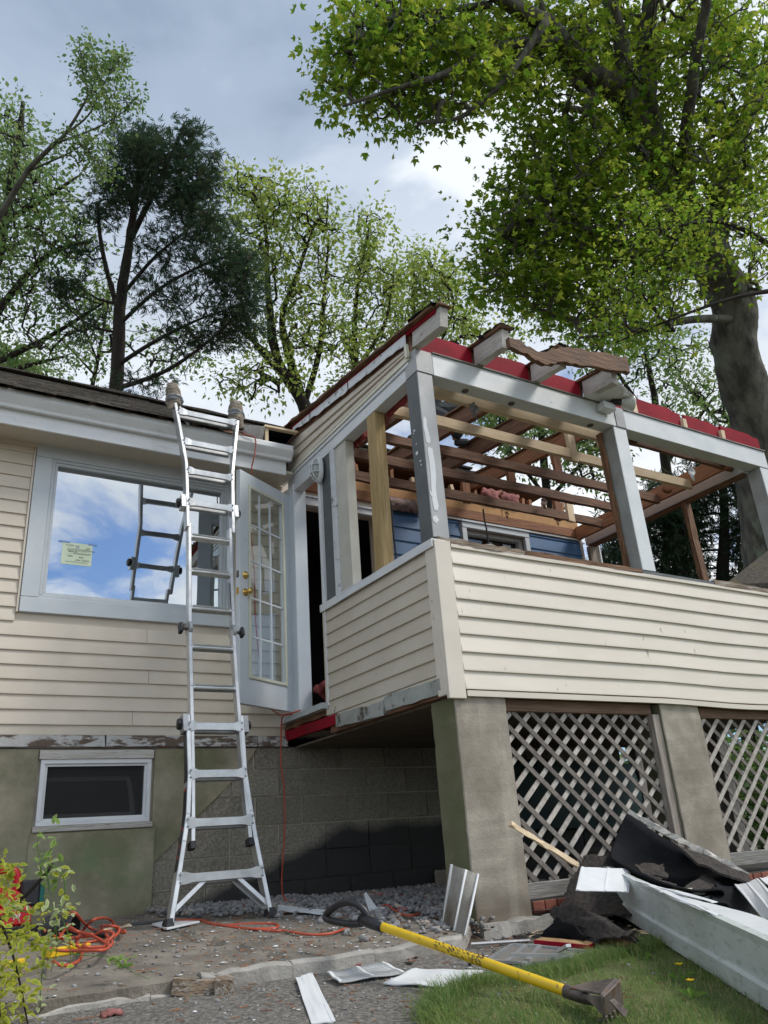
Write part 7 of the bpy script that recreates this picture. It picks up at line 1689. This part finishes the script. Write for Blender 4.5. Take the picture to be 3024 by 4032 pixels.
for pl, dp_, r, n in stems:
    P = catmull([dep(*D(a, b_), dp_+random.gauss(0, .02)) for a, b_ in pl], 6)
    MB().tube(P, [r*(1-.5*i/len(P)) for i in range(len(P))], 6).build('stem', M['bark_dark'] if r > .003 else M['leaf_weed'], sh_)
    pale = n in (34, 50, 12)
    for k in range(n):
        p = random.choice(P)+Vector((random.gauss(0, .018), random.gauss(0, .02), random.gauss(0, .014)))
        putleaf(p, leafp if pale and random.random() < .7 else (leafg if n in (16, 8, 10) else random.choice(leafm)), random.uniform(.75, 1.25))
for k in range(560):
    t = random.random(); px = random.triangular(-30, 260, -10) if random.random() < .5 else random.gauss(60, 70); py = random.uniform(1930, 2230)
    if px > 58+(28 if 1950 < py < 2050 else 0)+random.gauss(0, 10) or px < -40 or (py < 2000 and px > 30 and random.random() < .5): continue
    putleaf(dep(*D(px, py), random.uniform(2.45, 2.95)), random.choice(leafm), random.uniform(.7, 1.25))
for k in range(60): putleaf(dep(*D(random.gauss(5, 16), random.gauss(1900, 26)), random.uniform(2.7, 2.9)), random.choice(leafm), 1)
for k in range(14): putleaf(dep(*D(random.gauss(262, 13), random.gauss(2073, 6)), 3.12), leafg, .9)
by = {}
for me, mt in extra: by.setdefault(me.name, (me, []))[1].append(mt)
for nm_, (me, ms) in by.items():
    V0 = np.array([v.co[:] for v in me.vertices]); F0 = np.array([p.vertices[:] for p in me.polygons]); VV = []
    for mt in ms: a = np.array(mt); VV.append(V0@a[:3, :3].T+a[:3, 3])
    n = len(ms); F = (F0[None]+(np.arange(n)*len(V0))[:, None, None]).reshape(-1, 3)
    link('foliage', np_mesh('foliage', np.concatenate(VV), F, np.tile(np.array([.9, .95, .95, 1, .95, .95, 0]), n)), me.materials[0], sh_, kind='stuff')

# ------------------------------------------------------------------ roofer kneeling on the rafters behind the middle bay
per = thing('person', 'person in dark trousers and green gloves crouching on the rafters, glimpsed between joists', 'person', (4.1, 5.35, 3.55))
def skin(name, nodes, edges, m, root=0, lev=1):
    me = bpy.data.meshes.new(name); me.from_pydata([n_[0] for n_ in nodes], edges, []); o = link(name, me, M[m], per)
    md = o.modifiers.new('skin', 'SKIN'); me_sv = me.skin_vertices[0].data if me.skin_vertices else None
    if me_sv is None:
        bpy.context.view_layer.objects.active = o; o.select_set(True); me_sv = o.data.skin_vertices[0].data
    for i, n_ in enumerate(nodes): me_sv[i].radius = (n_[1], n_[1]); me_sv[i].use_root = (i == root)
    sb = o.modifiers.new('sub', 'SUBSURF'); sb.levels = lev; sb.render_levels = lev; return o
def chain(pts): return [(Vector(p), r) for p, r in pts]
hip = Vector((4.02, 5.42, 3.86))
body = chain([(hip, .095), (hip+Vector((.05, -.06, .16)), .10), (hip+Vector((.12, -.13, .32)), .11), (hip+Vector((.17, -.18, .42)), .09), (hip+Vector((.21, -.20, .50)), .058), (hip+Vector((.24, -.21, .56)), .075), (hip+Vector((.25, -.22, .64)), .090), (hip+Vector((.25, -.22, .71)), .060),
    # arms
    ((4.02, 5.22, 4.26), .062), ((4.06, 5.14, 4.05), .050), ((4.16, 5.26, 3.97), .036),
    ((4.36, 5.30, 4.25), .062), ((4.42, 5.36, 4.06), .050), ((4.30, 5.38, 3.93), .036),
    # legs: one knee up, one on the rafter
    ((4.12, 5.34, 3.80), .075), ((4.36, 5.20, 3.86), .058), ((4.33, 5.36, 3.66), .040), ((4.335, 5.43, 3.61), .030),
    ((3.96, 5.34, 3.76), .075), ((4.10, 5.16, 3.66), .055), ((3.98, 5.40, 3.64), .038), ((3.94, 5.55, 3.64), .030)])
ed = [(0, 1), (1, 2), (2, 3), (3, 4), (4, 5), (5, 6), (6, 7), (3, 8), (8, 9), (9, 10), (3, 11), (11, 12), (12, 13), (0, 14), (14, 15), (15, 16), (16, 17), (0, 18), (18, 19), (19, 20), (20, 21)]
ob = skin('body', body, ed, 'shirt'); ob.data.materials.clear()
ob.data.materials.append(M['skin'])
skin('jacket', chain([(hip+Vector((.01, -.01, .08)), .135), (hip+Vector((.05, -.06, .18)), .135), (hip+Vector((.12, -.13, .32)), .145), (hip+Vector((.17, -.18, .43)), .11), ((4.02, 5.22, 4.26), .075), ((4.05, 5.16, 4.12), .062), ((4.36, 5.30, 4.25), .075), ((4.40, 5.34, 4.13), .062)]), [(0, 1), (1, 2), (2, 3), (3, 4), (4, 5), (3, 6), (6, 7)], 'shirt')
# trousers and work shirt follow the body
leg = chain([(hip+Vector((0, 0, .03)), .135), (hip+Vector((.05, -.04, -.02)), .13), ((4.14, 5.33, 3.81), .112), ((4.36, 5.20, 3.865), .088), ((4.335, 5.35, 3.68), .068), ((4.335, 5.42, 3.62), .058), ((3.97, 5.34, 3.77), .112), ((4.10, 5.16, 3.67), .086), ((3.99, 5.39, 3.65), .066), ((3.95, 5.52, 3.645), .056)])
skin('trousers', leg, [(0, 1), (1, 2), (2, 3), (3, 4), (4, 5), (1, 6), (6, 7), (7, 8), (8, 9)], 'denim')
skin('boot', chain([((4.335, 5.44, 3.605), .05), ((4.38, 5.40, 3.585), .045), ((4.46, 5.34, 3.58), .036)]), [(0, 1), (1, 2)], 'rubber')
skin('boot', chain([((3.94, 5.54, 3.64), .05), ((3.93, 5.60, 3.61), .045), ((3.93, 5.64, 3.58), .036)]), [(0, 1), (1, 2)], 'rubber')
def hand(o, d, s, nm='glove'):
    o, d, s = Vector(o), Vector(d).normalized(), Vector(s).normalized(); u = d.cross(s)
    nodes = [(o, .034), (o+d*.05, .040)]; e = [(0, 1)]
    skin(nm, nodes, e, 'glove')
    for k, (off, ln) in enumerate(((-.028, .062), (-.010, .075), (.010, .070), (.028, .055))):
        b0 = o+d*.065+s*off; skin('finger', [(b0-d*.02, .011), (b0+d*ln*.45, .011), (b0+d*ln*.75-u*.025, .010), (b0+d*ln*.7-u*.05, .009)], [(0, 1), (1, 2), (2, 3)], 'glove')
    b0 = o+d*.02-s*.035; skin('thumb', [(b0, .013), (b0-s*.025+d*.025, .012), (b0-s*.02+d*.05-u*.015, .010)], [(0, 1), (1, 2)], 'glove')
hand((4.17, 5.27, 3.955), (.35, .25, -.75), (.8, -.5, .1)); hand((4.29, 5.38, 3.91), (-.5, -.2, -.7), (.5, -.8, .1))
skin('cap', [(hip+Vector((.25, -.22, .69)), .098), (hip+Vector((.25, -.22, .73)), .082)], [(0, 1)], 'denim')
b = MB(); b.tube(catmull([(4.06, 5.20, 4.02), (4.16, 5.25, 3.93), (4.24, 5.28, 3.84), (4.26, 5.34, 3.74)], 5), .012, 8)
b.build('red_pry_bar', M['red_plastic'], None, base=(4.16, 5.25, 3.9), label='red handled pry bar held by the person on the rafters', cat='pry bar', smooth=True)

# small demolition bits round the pile: splinters, shingle crumbs, nails
mb = MB()
for k in range(150):
    c = cB(random.uniform(300, 1500), random.uniform(1000, 1330)); p = Y_(c, random.uniform(3.2, 3.5))
    if k > 70: x, y = random.uniform(2.9, 4.6), random.uniform(3.1, 3.75); p = Vector((x, y, gz(x, y)+.015))
    else: continue
    a = random.random()*6.3; d = Vector((math.cos(a), math.sin(a), random.uniform(-.1, .2))); mb.bar(p, p+d*random.uniform(.02, .11), random.uniform(.003, .012), .005, seg=2, jit=.001)
mb.build('splinter_litter', M['new_n'], None, kind='stuff')
P = scatter(500, lambda: (lambda x, y: (x, y, gz(x, y)+.012))(random.gauss(3.2, .35), random.uniform(3.1, 3.72))); rocks('shingle_crumbs', P, .006+.016*rng.random(len(P))**2, 'mineral', flat=.3)
P = scatter(2600, gfn); blades('dead_grass', P, .05, .0018, 'deadgrass', 1.4)
